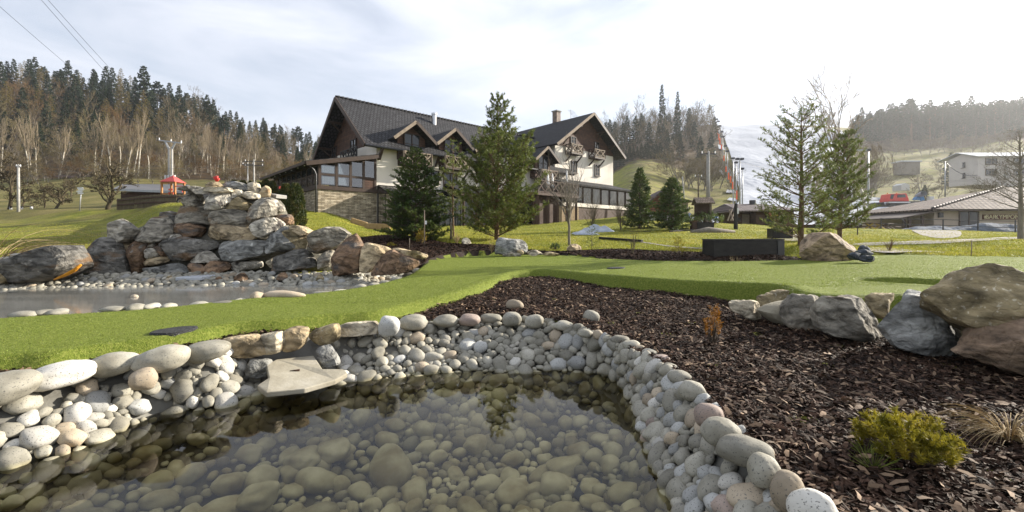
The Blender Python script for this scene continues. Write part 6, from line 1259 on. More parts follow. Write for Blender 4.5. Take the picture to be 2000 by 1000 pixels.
# left long side of the conservatory
n = 9; fr = MB()
for i in range(n + 1):
    t = -.05 + (TC) * i / n; fr.poly([hp(-SC_ - .02, t - .09, zF + .28), hp(-SC_ - .02, t + .09, zF + .28), hp(-SC_ - .02, t + .09, zL - .1), hp(-SC_ - .02, t - .09, zL - .1)], D1 * .16)
for z in (zF + .3, zr, zL - .25): fr.poly([hp(-SC_ - .01, 0, z - .05), hp(-SC_ - .01, TC, z - .05), hp(-SC_ - .01, TC, z + .06), hp(-SC_ - .01, 0, z + .06)], D1 * .12)
part(fr, 'veranda_side_frame', 'wood_frame')
for i in range(n):
    t = -.05 + TC * (i + .5) / n; wd_ = TC / n - .2
    for z0, z1 in ((zF + .36, zr - .06), (zr + .07, zL - .32)): window(hotel, lambda a, b, cc, t=t, z0=z0, z1=z1: hp(-SC_ + .05 - b, t + a, (z0 + z1) / 2 + cc), wd_, z1 - z0, 'glass', cols=2 if i % 2 else 1, rows=1, sill=False, dep=.03)
# floor and back wall inside, so the glass looks into a room
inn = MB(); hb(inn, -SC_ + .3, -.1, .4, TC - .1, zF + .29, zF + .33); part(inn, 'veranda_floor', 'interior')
sp = MB()
for i in range(7): t = .6 + i * TC / 7.5; sp.tube([hp(-SC_ - .75, t, zL - .3), hp(-SC_ - .75, t, zL - .36)], .05, 6)
part(sp, 'eave_spotlights', 'white')
# roof terrace railing above the conservatory
rl_ = MB(); t1, t2 = t_at(699, -.6), t_at(668, -.6); rail(rl_, lambda a, c: hp(-.7, t1 + a, zH + .05 + c), t2 - t1, .95); part(rl_, 'terrace_railing', 'black_wood')
rl_ = MB(); t1, t2 = t_at(662, -.9), t_at(640, -.9); rail(rl_, lambda a, c: hp(-1.0, t1 + a, zH - .15 + c), t2 - t1, .6); part(rl_, 'terrace_railing', 'black_wood')
dp = MB(); dp.tube([hp(-SC_ - .95, -.35, zL - .2), hp(-SC_ - .35, -.2, zL - .7), hp(-SC_ - .2, -.16, zL - 1.0), hp(-SC_ - .2, -.16, 2.2)], .055, 8); part(dp, 'downpipe', 'metal_dark', sm=True)
# white corner sill below the window of the facade
ws = MB(); hb(ws, -.95, .02, -.12, -.03, zF + .02, zF + .26); part(ws, 'white_trim', 'plaster')
# glazed sunroom along the ground floor
SG = s_at(900, -2.6); zg0, zg1, zgw = 1.4, 4.35, 5.3
fr = MB(); 
for i in range(13):
    s = .1 + (SG - .1) * i / 12; fr.bar(hp(s, -2.6, zg0), hp(s, -2.6, zg1), .1, .1); fr.bar(hp(s, -2.6, zg1), hp(s, -.06, zgw), .09, .12)
fr.bar(hp(.1, -2.6, zg1), hp(SG, -2.6, zg1), .16, .2); fr.bar(hp(.1, -.1, zgw), hp(SG, -.1, zgw), .1, .16); fr.bar(hp(.1, -.1, zg0), hp(.1, -.1, zgw), .12, .12); fr.bar(hp(.1, -1.35, zg0), hp(.1, -1.35, 4.8), .08, .08)
fr.bar(hp(.1, -2.6, 3.3), hp(SG, -2.6, 3.3), .06, .08)
part(fr, 'sunroom_frame', 'black_wood')
gl = MB(); gl.poly([hp(.1, -2.6, zg0), hp(SG, -2.6, zg0), hp(SG, -2.6, zg1), hp(.1, -2.6, zg1)], D2 * .03); gl.poly([hp(.1, -2.56, zg1 + .02), hp(SG, -2.56, zg1 + .02), hp(SG, -.1, zgw + .02), hp(.1, -.1, zgw + .02)], UP * .03); gl.poly([hp(.08, -.15, zg0), hp(.08, -2.55, zg0), hp(.08, -2.55, zg1), hp(.08, -.15, zgw)], D1 * .03)
part(gl, 'sunroom_glass', 'clear_soft')
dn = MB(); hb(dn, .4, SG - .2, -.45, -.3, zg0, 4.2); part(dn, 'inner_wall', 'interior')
# ground floor behind the pines: timber posts and dark glass, deck
mb = MB()
for u in (905, 930, 985, 1010, 1040): s = s_at(u, -2.2); mb.bar(hp(s, -2.2, 1.5), hp(s, -2.2, 5.1), .2, .2)
mb.bar(hp(SG + .2, -2.2, 5.0), hp(S1, -2.2, 5.0), .25, .3); part(mb, 'porch_posts', 'wood_dark')
mb = MB(); hb(mb, SG + .1, S1, -.2, -.05, 1.6, 4.6); part(mb, 'porch_glazing', 'glass')
mb = MB(); roof_slab(mb, hp(SG + .1, -2.5, 5.2), hp(S1, -2.5, 5.2), hp(S1, 0, 6.0), hp(SG + .1, 0, 6.0), .15); part(mb, 'porch_roof', 'tile', uvf=roof_uv(D1, hp(0, 0, 6), (hp(0, -2.5, 5.2) - hp(0, 0, 6)).normalized()))
# wooden deck on posts in front of the wing, with railing and a bench
ZD = zz(384, 19.5, -2.5); s0d, s1d = s_at(1040, -3.5), s_at(1113, -3.0)
mb = MB(); hb(mb, s0d, s1d, -4.2, -.1, ZD - .25, ZD); part(mb, 'terrace_deck', 'wood_dark')
mb = MB(); rail(mb, lambda a, c: hp(s0d + a, -4.15, ZD + c), s1d - s0d, 1.15); part(mb, 'terrace_railing', 'wood_dark')
mb = MB()
for i in range(5): s = s0d + .2 + (s1d - s0d - .4) * i / 4; mb.bar(hp(s, -4.0, 1.6), hp(s, -4.0, ZD - .25), .22, .22)
hb(mb, s0d, s0d + (s1d - s0d) * .55, -3.6, -3.5, 1.5, ZD - .3); part(mb, 'deck_posts', 'wood_dark')
mb = MB(); hb(mb, s0d + (s1d - s0d) * .55, s1d + .6, -3.7, -3.2, 2.0, 4.3); part(mb, 'firewood_stack', 'firewood')
# wing with its own gable
WZ, EZ2, R2 = 11.9, 11.35, 15.9; WB = 14.0
sl2 = (R2 - EZ2) / ((S2 - S1) / 2 + 1.0); wt2 = R2 - sl2 * (S2 - S1) / 2 - .25
mb = MB(); mb.poly([hp(S1, 0, 2.0), hp(S2, 0, 2.0), hp(S2, 0, wt2), hp(S1, 0, wt2)], D2 * .35); mb.poly([hp(S1, .36, 2.0), hp(S1, WB, 2.0), hp(S1, WB, wt2), hp(S1, .36, wt2)], D1 * .35); mb.poly([hp(S2 - .35, .36, 2.0), hp(S2 - .35, WB, 2.0), hp(S2 - .35, WB, wt2), hp(S2 - .35, .36, wt2)], D1 * .35); part(mb, 'wall', 'plaster')
mb = MB(); mb.poly([hp(S1 + .06, -.04, wt2 - .3), hp(S2 - .06, -.04, wt2 - .3), hp(S2 - .06, -.04, wt2), hp((S1 + S2) / 2, -.04, R2 - .3), hp(S1 + .06, -.04, wt2)], D2 * .3); part(mb, 'gable_cladding', 'boards', uvf=uv_h)
list(gable_roof(S1, S2, -1.2, WB, R2, EZ2, 1.0, along='t'))
mb = MB()
for e, mm in ((S1 - 1.0, 0), (S2 + 1.0, 1)):
    mb = MB(); mb.bar(hp(e, -1.25, EZ2 - .12), hp((S1 + S2) / 2, -1.25, R2 - .12), .08, .32); part(mb, 'barge_board', 'wood_light' if mm == 0 else 'wood_frame')
for s in (S1 + 1.3, S2 - 1.3, S1 + 3.4, S2 - 3.4): mb = MB(); z_ = R2 - sl2 * abs(s - (S1 + S2) / 2) - .4; mb.bar(hp(s, -.05, z_), hp(s, -1.1, z_), .16, .2); mb.bar(hp(s, -.05, z_ - .8), hp(s, -.9, z_ - .1), .1, .1); part(mb, 'roof_brace', 'wood_frame')
for u, v0, v1, b_ in ((1119, 267, 285, 1), (1164.5, 277, 295, 1), (1121, 314, 338, 0), (1165.5, 321, 344, 0)):
    s = s_at(u, 0); z1, z0 = zz(v0, s, 0), zz(v1, s, 0); window(hotel, lambda a, b, cc, s=s, z0=z0, z1=z1: hp(s + a, -.03 - b, (z0 + z1) / 2 + cc), .95, z1 - z0, cols=2, rows=3, sill=not b_)
for u, v in ((1126.5, 300), (1171, 309)): s = s_at(u, -.9); balcony(s, -.02, zz(v, s, -.6), 2.1, 1.0)
# chimneys, aerial
s = s_at(1087, 5.5); mb = MB(); z_ = zz(238, s, 5.5); c = hp(s, 5.5, z_ + .1); mb.obox(c, D1, D2, UP, .38, .38, 1.2); o = part(mb, 'chimney', brickmat('chimney_brick', (.2, .13, .10), (.28, .2, .15), (.15, .13, .11), .25, .08, coord='Object')); mb = MB(); mb.obox(c + UP * 1.25, D1, D2, UP, .48, .48, .07); part(mb, 'chimney_cap', 'concrete')
s = s_at(848, 4.0); mb = MB(); z_ = zz(240, s, 4.0); mb.tube([hp(s, 4.0, z_ - .3), hp(s, 4.0, z_ + .75), hp(s, 4.0, z_ + .76), hp(s, 4.0, z_ + .95)], [.2, .2, .27, .27], 14); part(mb, 'flue', 'steel', sm=False)
mb = MB(); s = s_at(1115, 7); zt = zz(214, s, 7); mb.tube([hp(s, 7, zt - 3), hp(s, 7, zt)], .03, 6)
for k in range(5): mb.tube([hp(s - .7, 7 - .2 * k, zt - .2 - .25 * k), hp(s + .7, 7 - .2 * k, zt - .1 - .25 * k)], .02, 5)
part(mb, 'aerial', 'metal_dark')
mb = MB(); mb.box((0, 0, 0), (.01, .01, .01))
# veranda in front of the wing
t = -3.2; sa, sb = s_at(1098, t), s_at(1236, t); za1 = zz(352, sa, t); zvb = zz(398, s_at(1153, t), t)
rf = MB(); roof_slab(rf, hp(sa, t - .4, za1 - .25), hp(sb, t - .4, za1 - .25), hp(sb, -.02, za1 + .75), hp(sa, -.02, za1 + .75), .18); part(rf, 'veranda_roof', 'tile', uvf=roof_uv(D1, hp(0, 0, za1 + .75), (hp(0, t, za1 - .25) - hp(0, 0, za1 + .75)).normalized()))
fr = MB(); nn_ = 8
for i in range(nn_ + 1): s = sa + .1 + (sb - sa - .2) * i / nn_; fr.bar(hp(s, t, zvb - .02), hp(s, t, za1 - .28), .22, .22)
fr.bar(hp(sa, t, za1 - .34), hp(sb, t, za1 - .34), .2, .35); part(fr, 'veranda_frame', 'wood_frame')
for i in range(nn_): a = sa + .1 + (sb - sa - .2) * (i + .5) / nn_; window(hotel, lambda x, b, cc, a=a: hp(a + x, t + .02 - b, (zvb + za1 - .5) / 2 + cc), (sb - sa) / nn_ - .25, za1 - .55 - zvb, cols=1, rows=1, sill=False, dep=.03)
mb = MB(); hb(mb, sa, sb, t - .1, t + .12, zvb - .42, zvb - .02); part(mb, 'white_parapet', 'plaster')
mb = MB(); hb(mb, sa + .1, sb - .1, t + .0, t + .2, 1.8, zvb - .44); part(mb, 'veranda_base', 'wood_dark')
mb = MB(); mb.poly([hp(sb, t + .1, 1.8), hp(sb, 0, 1.8), hp(sb, 0, za1 + .6), hp(sb, t + .1, za1 - .3)], -D1 * .15); part(mb, 'veranda_end_wall', 'wood_dark')
# tarpaulins and stairs at the foot of the deck
M['tarp'] = mat('pale_tarpaulin', [(.30, .34, .40), (.44, .48, .54)], 3, .45, .8, 6, dist=.08)
def sheet(u, v, Y, wx, wy, h, m, label, cat, seed, rz=0, name='tarpaulin'):
    n = 22; x, y, z0 = ground_at(u, Y); V_ = []
    for j in range(n):
        for i in range(n):
            a, b = i / (n - 1) * 2 - 1, j / (n - 1) * 2 - 1; r = max(abs(a), abs(b)); q = Vector((a * 1.6, b * 1.6, seed)); z = h * (1 - r ** 2.2) * (.75 + .6 * noise.noise(q)) + .1 * h * noise.noise(q * 3.5); V_.append((a * wx / 2 * (1 + .1 * noise.noise(q + Vector((5, 0, 0)))), b * wy / 2, max(z, 0) + Hf(x + a * wx / 2, y + b * wy / 2) - z0 + .01))
    me = mesh_np(name, np.array(V_), np.array([(j * n + i, j * n + i + 1, (j + 1) * n + i + 1, (j + 1) * n + i) for j in range(n - 1) for i in range(n - 1)]), True); o = link(name, me, m); o.location = (x, y, z0); return tag(o, label, cat)
sheet(1143, 444, 27, 1.5, 1.2, .28, M['tarp'], 'lower crumpled pale tarpaulin on the lawn below the hotel terrace', 'tarpaulin', 1); sheet(1165, 434, 29.5, 2.2, 1.4, .5, M['tarp'], 'upper crumpled pale tarpaulin on the slope below the hotel terrace', 'tarpaulin', 2)
# closed parasols on the terrace
for i, u in enumerate((1070, 1079, 1107)):
    t = -2.2; s = s_at(u, t); r = empty('closed_parasol', hp(s, t, ZD), ['closed pale parasol on the hotel terrace, leftmost of three', 'closed pale parasol on the hotel terrace, middle of three', 'taller closed parasol on the hotel terrace behind the bare tree'][i], 'parasol', 'closed parasols'); h = 2.3 if i < 2 else 2.9
    a = MB(); a.tube([(0, 0, 0), (0, 0, h)], .03, 6); a.build('pole', M['wood_light'], r); a = MB(); a.tube([(0, 0, h * .35), (0, 0, h * .5), (0, 0, h * .8), (0, 0, h + .05)], [.2, .16, .12, .03], 9); a.build('canopy', M['curtain'], r, sm=True)
# timber edging in front of the stone base
for i, (u0, u1, lb) in enumerate([(686, 716, 'short plank edging in front of the stone base of the hotel'), (713, 762, 'long sunlit plank edging in front of the stone base and glass sunroom')]):
    Y = 31 - i; mb = MB(); p, q = W(u0, 443, Y), W(u1, 443, Y); p.z = Hf(p.x, p.y) + .15; q.z = Hf(q.x, q.y) + .15; mb.bar(p, q, .3, .4); tag(mb.build('plank_edging', M['wood_light'] if 0 else mat('larch_plank', [(.26, .17, .08), (.4, .28, .14)], 5, .8), bevel=.02), lb, 'plank edging')
# ------------------------------------------------------------------ snow, paths
M['snow'] = mat('snow', [(.28, .305, .35), (.37, .395, .44), (.43, .455, .50)], .06, .6, .5, .5, 8, 1.0, stretch=(1, .35, 1))
M['path'] = mat('worn_asphalt_path', [(.17, .155, .14), (.26, .24, .22)], 2, .9, .6, 40)
def uY(u, Y): return ((u - 1000) / F * Y, Y)
def draped(name, outl, step, mt, dz, gap=0):
    P = np.array([uY(u, Y) for u, Y in outl]); P = resample(P, len(P) * 6) if len(P) > 4 else P; mn, mx = P.min(0), P.max(0); d = step
    me = cdt_mesh(name, P, grid_in(mn[0], mx[0], mn[1], mx[1], d, lambda x, y: inside(P, x, y) & (pdist(P, x, y) > d * .3)), lambda x, y: np.where(y > 16, H(x, y) + (np.sin(x * .11 + y * .07) * np.sin(y * .09 - x * .05)) * .5 * smooth(60, 130, y), H(x, y)) + dz)
    return tag(link(name, me, mt), kind='structure')
draped('ski_piste', [(1330, 78), (1400, 90), (1442, 105), (1446, 125), (1436, 150), (1430, 185), (1422, 220), (1414, 260), (1406, 320), (1402, 366), (1460, 372), (1520, 374), (1500, 345), (1570, 330), (1640, 318), (1655, 280), (1622, 262), (1640, 235), (1660, 200), (1668, 160), (1672, 130), (1690, 112), (1760, 104), (1850, 98), (1860, 70), (1800, 62), (1700, 60), (1600, 60), (1500, 62), (1420, 66), (1340, 70)], 3.0, M['snow'], .55)
for i, o_ in enumerate([[(1652, 128), (1690, 120), (1740, 126), (1700, 131)], [(1405, 300), (1392, 292), (1398, 275), (1408, 285)], [(1402, 232), (1412, 226), (1416, 212), (1404, 216)], [(1404, 170), (1424, 172), (1430, 158), (1410, 155)], [(1420, 128), (1436, 126), (1438, 120), (1418, 121)], [(1425, 112), (1440, 110), (1436, 107), (1420, 109)]]):
    draped('snow_patch', o_, 1.2, M['snow'], .45)
def path_from(name, pts, mt=M['path'], dz=.03):
    P = np.array([on_ground(u, v) for u, v in pts]); P = resample(P, len(P) * 5); mn, mx = P.min(0), P.max(0)
    me = cdt_mesh(name, P, grid_in(mn[0], mx[0], mn[1], mx[1], .4, lambda x, y: inside(P, x, y) & (pdist(P, x, y) > .12)), lambda x, y: H(x, y) + dz); return tag(link(name, me, mt), kind='structure')
path_from('path', [(1672, 477), (1760, 473), (1880, 468), (2040, 462), (2040, 467), (1880, 474), (1760, 479), (1680, 481)])
path_from('path', [(1700, 485), (1760, 488), (1850, 494), (1780, 494), (1700, 492)])
path_from('path', [(1512, 462), (1560, 458), (1600, 460), (1640, 462), (1600, 470), (1560, 472), (1530, 470)])
path_from('path', [(1760, 447), (1850, 449), (1878, 459), (1800, 460)])
path_from('path', [(1180, 466), (1260, 474), (1330, 483), (1395, 487), (1395, 489), (1330, 485.5), (1260, 476), (1180, 467.5)])

def at(u, Y, dz=0): x = (u - 1000) / F * Y; return Vector((x, Y, Hf(x, Y) + dz))
def yaw(p): return math.atan2(-p.x, p.y)
# ------------------------------------------------------------------ black boxes, beams on the lawn
def boxthing(name, label, cat, u0, u1, v0, v1, Y, dep, m, group=None, dY=0, bev=.02):
    a = W(u0, v1, Y); b = W(u1, v1, Y + dY); z1 = W(u0, v0, Y).z; d = b - a; d.z = 0; L_ = d.length; e = empty(name, ((a + b) / 2)[:2] + (a.z,), label, cat, group, math.atan2(d.y, d.x)); return e, L_, z1 - a.z
e, L_, h = boxthing('storage_box', 'long black wooden box standing on the edge of the back mulch bed', 'box', 1394, 1531, 467, 502, 12.1, .55, 'black_wood', 'black boxes on the lawn', .5)
mb = MB(); mb.box((-L_ / 2, -.02, -.1), (L_ / 2, .5, h - .03)); mb.build('body', M['black_wood'], e, bevel=.015); mb = MB(); mb.box((-L_ / 2 - .01, -.03, h - .029), (L_ / 2 + .01, .51, h)); mb.build('lid', M['black_wood'], e, bevel=.01); mb = MB(); mb.box((L_ / 2 - .24, -.045, 0), (L_ / 2 - .02, -.021, h - .04)); mb.build('end_panel', M['metal_dark'], e)
for i, (u0, u1, v0, v1, Y, lb) in enumerate([(1509, 1549, 446, 457, 22, 'short black box half hidden by the lowest branches of the open crowned pine'), (1363, 1395, 434, 443, 29, 'black box on the lawn below the notice board')]):
    e, L_, h = boxthing('storage_box', lb, 'box', u0, u1, v0, v1, Y, .5, 'black_wood', 'black boxes on the lawn'); mb = MB(); mb.box((-L_ / 2, 0, -.3), (L_ / 2, .5, h - .03)); mb.build('body', M['black_wood'], e, bevel=.015); mb = MB(); mb.box((-L_ / 2 - .01, -.01, h - .029), (L_ / 2 + .01, .51, h)); mb.build('lid', M['black_wood'], e)
e, L_, h = boxthing('planter', 'small dark planter with dry plants at the left end of the black box', 'planter', 1352, 1362, 434, 443, 29.1, .5, 'black_wood'); mb = MB(); mb.box((-L_ / 2, 0, -.3), (L_ / 2, .4, h)); mb.build('box', M['wood_dark'], e); brushm = MB()
r_ = np.random.default_rng(3); nv, nf_ = needles_np(np.column_stack([r_.uniform(-L_ / 2, L_ / 2, 30), r_.uniform(0, .4, 30), np.full(30, h)]), np.tile([0, 0, 1.], (30, 1)), np.full(30, .1), 8, .12, .03, r_); link('plant', mesh_np('plant', nv, nf_), M['twig_red'], e)
def beam(label, u0, v0, u1, v1, th=.14, m='black_wood', name='timber_beam', cat='beam'):
    p, q = on_ground(u0, v0), on_ground(u1, v1); mb = MB(); a, b = Vector((*p, Hs(*p) + th * .45)), Vector((*q, Hs(*q) + th * .45)); mb.bar(a, b, th, th); return tag(mb.build(name, M[m], bevel=.01), label, cat)
beam('black timber beam lying across the lawn behind the thin curled shrub', 1171, 468, 1254, 474)
beam('thin flat timber strip across the lawn left of the sunken frame', 1186, 453, 1272, 453, .07); beam('front timber of the sunken frame on the lawn', 1308, 454, 1354, 451, .1); beam('back timber of the sunken frame on the lawn', 1316, 449, 1345, 448, .1)
mb = MB(); p = at(1400, 27); mb.tube([p + Vector((-1.7, -.3, .03)), p + Vector((-.5, 0, .1)), p + Vector((1.2, .2, .06))], [.1, .25, .08], 8); o = mb.build('log', M['bark_grey'], sm=True); tag(o, 'grey half buried log on the lawn in front of the black box and notice board', 'log')
# stakes and saplings
def stake(name, label, cat, u, Y, hpx_, r, m, lean=0, twigs=0, seed=0):
    p = at(u, Y); h = hpx(hpx_, Y); e = empty(name, p, label, cat); mb = MB(); mb.tube([(0, 0, -.1), (lean * h, 0, h)], [r, r * .8], 7); mb.build('stake' if not twigs else 'stem', M[m], e, sm=True)
    if twigs:
        sv, sf, tv, tf = baretree(seed, h * .6, r * .5, 3, .8, 2, .3, .3); sv[:, 2] += h * .55; tv[:, 2] += h * .55; link('twigs', mesh_np('twigs', np.vstack([sv, tv]) if False else tv, tf), M['twig_brown'], e)
    return e
s_ = stake('wooden_stake', 'tall pale stake with a white tag in the mulch in front of the dense spruce', 'stake', 829, 16.4, 72, .022, 'wood_light', twigs=1, seed=3); mb = MB(); mb.box((.02, -.03, .85), (.09, -.01, .98)); mb.build('tag', M['white'], s_)
stake('wooden_stake', 'short thin stick in the mulch left of the tall pale stake', 'stake', 800, 15, 28, .012, 'wood_light'); stake('wooden_post', 'stout short wooden post on the lawn between spruce and tall pine', 'post', 881, 20, 34, .06, 'wood_light')
stake('rusty_post', 'rusty iron post standing at the foot of the grass bank', 'post', 217, 24, 47, .05, 'chip_red', -.05)
stake('sapling', 'thin sapling tied to a stake on the right lawn behind the green', 'sapling', 1897, 12.6, 32, .014, 'wood_light', .03, 1, 5); stake('sapling', 'thin dark young tree on the lawn left of the blue lamp post', 'sapling', 1675, 27, 52, .035, 'bark', 0, 1, 6)
mb = MB(); p = at(1437, 30); 
# carved signpost by the ski hut
e = empty('wooden_post', p, 'black carved post with a white label in front of the ski hut', 'post'); mb.tube([(0, 0, -.1), (0, 0, 1.5), (0.02, 0, 1.75)], [.14, .12, .1], 8); mb.box((.08, -.1, .55), (.3, .1, .8)); mb.build('post', M['black_wood'], e); mb = MB(); mb.box((.03, -.16, 1.05), (.13, -.13, 1.45)); mb.build('label', M['white'], e)
# ------------------------------------------------------------------ notice board
Y = 33; p = at(1373, Y); e = empty('notice_board', p, 'brown notice board on two posts under a small shingled roof', 'notice board', None, -.15); s = Y / F; hh = hpx(42, Y)
mb = MB(); w2 = hpx(28, Y) / 2
for sx in (-1, 1): q = MB(); q.box((sx * w2 - .07, -.07, -.2), (sx * w2 + .07, .07, hh)); q.build('post', M['wood_light' if sx > 0 else 'wood_dark'], e)
q = MB(); q.box((-w2 + .08, -.04, hh * .32), (w2 - .08, .04, hh + .02)); q.build('panel', M['wood_dark'], e)
rr2 = MB(); hw = hpx(34, Y) / 2; zr_ = hh + hpx(13, Y)
for sy in (-1, 1): roof_slab(rr2, Vector((-hw, sy * .75, hh + .02)), Vector((hw, sy * .75, hh + .02)), Vector((hw, 0, zr_)), Vector((-hw, 0, zr_)), .07)
rr2.build('roof', brickmat('wooden_shingles', (.13, .09, .06), (.2, .14, .10), (.04, .03, .02), .18, .22, coord='Object'), e)
q = MB(); q.poly([Vector((hw - .12, -.6, hh)), Vector((hw - .12, .6, hh)), Vector((hw - .12, 0, zr_ - .1))], (.05, 0, 0)); q.build('gable_board', M['wood_dark'], e)
# ------------------------------------------------------------------ ski hut
def gabled(name, label, cat, u0, u1, vbase, veave, vridge, Y, dep, wallm, roofm, rzoff=0, ov=.5, end=None):
    pass
Y = 42; e = empty('ski_hut', at(1490, Y), 'low dark wooden hut with a grey tiled hipped roof at the foot of the piste', 'hut', None, 0); b0 = e.location
def L(u, v, Yq=Y): return W(u, v, Yq) - b0
zb0 = -1.2
q = MB(); xa, xb, xc = L(1456, 430).x, L(1474, 430).x, L(1548, 430).x; ze = L(1470, 408).z
q.box((xa, .8, zb0), (xb + .02, 5.5, ze - .1)); q.box((xb, -.2, zb0), (xc, 5.5, ze + .02)); q.build('wall', M['boards'], e, uvf=lambda c: (c.x + c.y, c.z))
rf = MB(); zl = L(1437, 413).z; zt = L(1500, 394).z; x0, x1 = L(1432, 413).x, L(1556, 405).x
P = [Vector((x0, -1.2, zl)), Vector((x1, -1.2, zl + .12)), Vector((x1, 7, zl)), Vector((x0, 7, zl))]; ra, rb = Vector((L(1443, 394).x, 2.9, zt)), Vector((L(1518, 394).x, 2.9, zt))
for ids in ((P[0], P[1], rb, ra), (P[2], P[3], ra, rb), (P[1], P[2], rb), (P[3], P[0], ra)):
    nrm = (ids[1] - ids[0]).cross(ids[-1] - ids[0]).normalized(); nrm = nrm if nrm.z > 0 else -nrm; rf.poly(list(ids), -nrm * .12)
rf.build('roof', M['tile_grey'], e, uvf=lambda c: (c.x + c.y * .0, c.z * 2.2))
q = MB(); q.box((xa + .1, .74, zb0 + .9), (xb - .1, .79, ze - .5)); q.build('plank_panel', M['wood_light'], e); q = MB(); q.box((xb + .9, -.25, zb0), (xb + 1.7, -.2, ze - .25)); q.build('door', M['black_wood'], e)
q = MB(); q.tube([L(1516, 421) + Vector((0, -.3, 0)), L(1506, 421) + Vector((0, -.3, 0)), L(1502.5, 422.5) + Vector((0, -.3, 0)), L(1501, 425.5) + Vector((0, -.3, 0)), L(1502.5, 428.5) + Vector((0, -.3, 0)), L(1506, 430) + Vector((0, -.3, 0)), L(1516, 430) + Vector((0, -.3, 0))], .065, 6); q.build('yellow_sign', plain('yellow_paint', (.65, .5, .06), .5), e, sm=True)
q = MB(); c = L(1501, 418.5); q.poly([c + Vector((-.13, -.28, .16)), c + Vector((.13, -.28, .16)), c + Vector((.13, -.28, -.05)), c + Vector((0, -.28, -.2)), c + Vector((-.13, -.28, -.05))], (0, .05, 0)); q.build('shield_sign', plain('pink_sign', (.5, .2, .15), .6), e)
q = MB(); c = L(1499, 393); q.tube([Vector((c.x, 2.6, zt - .2)), Vector((c.x, 2.6, zt + .35))], .3, 10); q.build('roof_vent', M['metal_dark'], e)
# wooden props left of the hut
q = MB()
for a, b in (((1427, 431), (1437, 409)), ((1421, 431), (1430, 408)), ((1432, 431), (1424, 410))): q.bar(W(a[0], a[1], 39), W(b[0], b[1], 39.4), .09, .09)
tag(q.build('wooden_rack', M['wood_light']), 'leaning wooden poles of a ski rack at the left end of the ski hut', 'ski rack')
# ------------------------------------------------------------------ log cabin behind the spruce
Y = 41; e = empty('log_cabin', at(1300, Y), 'small red brown log cabin with a tiled gable roof behind the dark spruce', 'cabin', None, .0); b0 = e.location; yo = Y
def L2(u, v, Yq=41): return W(u, v, Yq) - b0
x0, x1 = L2(1270, 420).x, L2(1318, 420).x; zb_, ze, zt = L2(1290, 421).z, L2(1270, 388).z, L2(1294, 369).z; xm = L2(1293, 369).x
q = MB(); q.poly([Vector((x0, 0, zb_ - .3)), Vector((x1, 0, zb_ - .3)), Vector((x1, 0, ze)), Vector((xm, 0, zt - .15)), Vector((x0, 0, ze))], (.9, 6.5, 0)); q.build('log_wall', M['logs'], e, uvf=lambda c: (c.x, c.z))
for sd, xe in ((-1, x0 - .35), (1, x1 + .5)): q = MB(); roof_slab(q, Vector((xe, -.6, ze - .3)), Vector((xe + .9, 6.9, ze - .3)), Vector((xm + .9, 6.9, zt)), Vector((xm, -.6, zt)), .14); q.build('roof', M['tile_brown'] if 0 else M['tile_grey'], e, uvf=lambda c: (c.y, c.x))
q = MB(); q.box((x0 - .05, -.08, zb_ - .5), (x1, .3, zb_ + .1)); q.build('plinth', M['concrete'], e)
e = empty('ticket_kiosk', at(1335, 42), 'pale boarded kiosk with a small tiled roof right of the log cabin', 'kiosk'); b0 = e.location
q = MB(); a, b = L2(1322, 424, 42), L2(1344, 424, 42); zt2 = L2(1340, 393, 42).z; q.box((a.x, 0, a.z - .2), (b.x, 4, zt2)); q.build('wall', M['wood_light'], e)
q = MB(); q.poly([Vector((a.x - .3, -.4, zt2 + .25)), Vector((b.x + .35, -.4, zt2 - .1)), Vector((b.x + .35, 4.4, zt2 - .1)), Vector((a.x - .3, 4.4, zt2 + .25))], (0, 0, .12)); q.build('roof', M['tile_grey'], e, uvf=lambda c: (c.x, c.y))
# ------------------------------------------------------------------ bar building on the right
Y = 44; e = empty('bar_building', at(1900, Y), 'low bar building with brown tiled hipped roof and carved sign at the far right', 'bar'); b0 = e.location
def L3(u, v, Yq=44): return W(u, v, Yq) - b0
xa, xb = L3(1824, 440).x, L3(2110, 440).x; zb_ = L3(1850, 452).z - .6; ze = L3(1810, 409).z
q = MB(); q.box((xa, 0, zb_), (xb, 9, ze + .1)); q.build('wall', mat('beige_plaster', [(.42, .34, .27), (.5, .41, .33)], 2, .9, .2), e)
x0 = L3(1803, 410).x; apex0 = Vector((L3(1960, 372, 48.5).x, 4.5, L3(1960, 366, 48.5).z)); apex1 = Vector((xb + 3, 4.5, apex0.z)); P = [Vector((x0, -.9, ze)), Vector((xb + 4, -.9, ze)), Vector((xb + 4, 9.9, ze)), Vector((x0, 9.9, ze))]; rf = MB()
for ids in ((P[0], P[1], apex1, apex0), (P[2], P[3], apex0, apex1), (P[3], P[0], apex0)):
    nrm = (ids[1] - ids[0]).cross(ids[-1] - ids[0]).normalized(); nrm = nrm if nrm.z > 0 else -nrm; rf.poly(list(ids), -nrm * .15)
rf.build('roof', M['tile_brown'], e, uvf=lambda c: (c.x, c.y * 1.1))
q = MB()
for k in range(26): f = k / 26; a = P[0].lerp(apex0, f) + Vector((0, 0, .06)); b = P[0].lerp(apex0, f + .036) + Vector((0, 0, .1)); q.tube([a, b], [.1, .13], 6)
q.build('hip_tiles', M['tile_grey'], e, sm=True)
q = MB(); q.box((x0 + .1, -.95, ze - .2), (xb + 3, -.85, ze - .02)); q.build('fascia', M['wood_frame'], e)
window(e, lambda a, b, c: Vector((L3(1891, 430).x + a, -.03 - b, L3(1891, 428).z + c)) + b0, hpx(38, Y), hpx(30, Y), 'glass', 'wood_dark', 2, 1)
q = MB(); c = L3(1835.5, 420); q.box((c.x - .2, -.2, c.z - .25), (c.x + .2, 0, c.z + .25)); q.build('wall_lamp', M['metal_dark'], e)
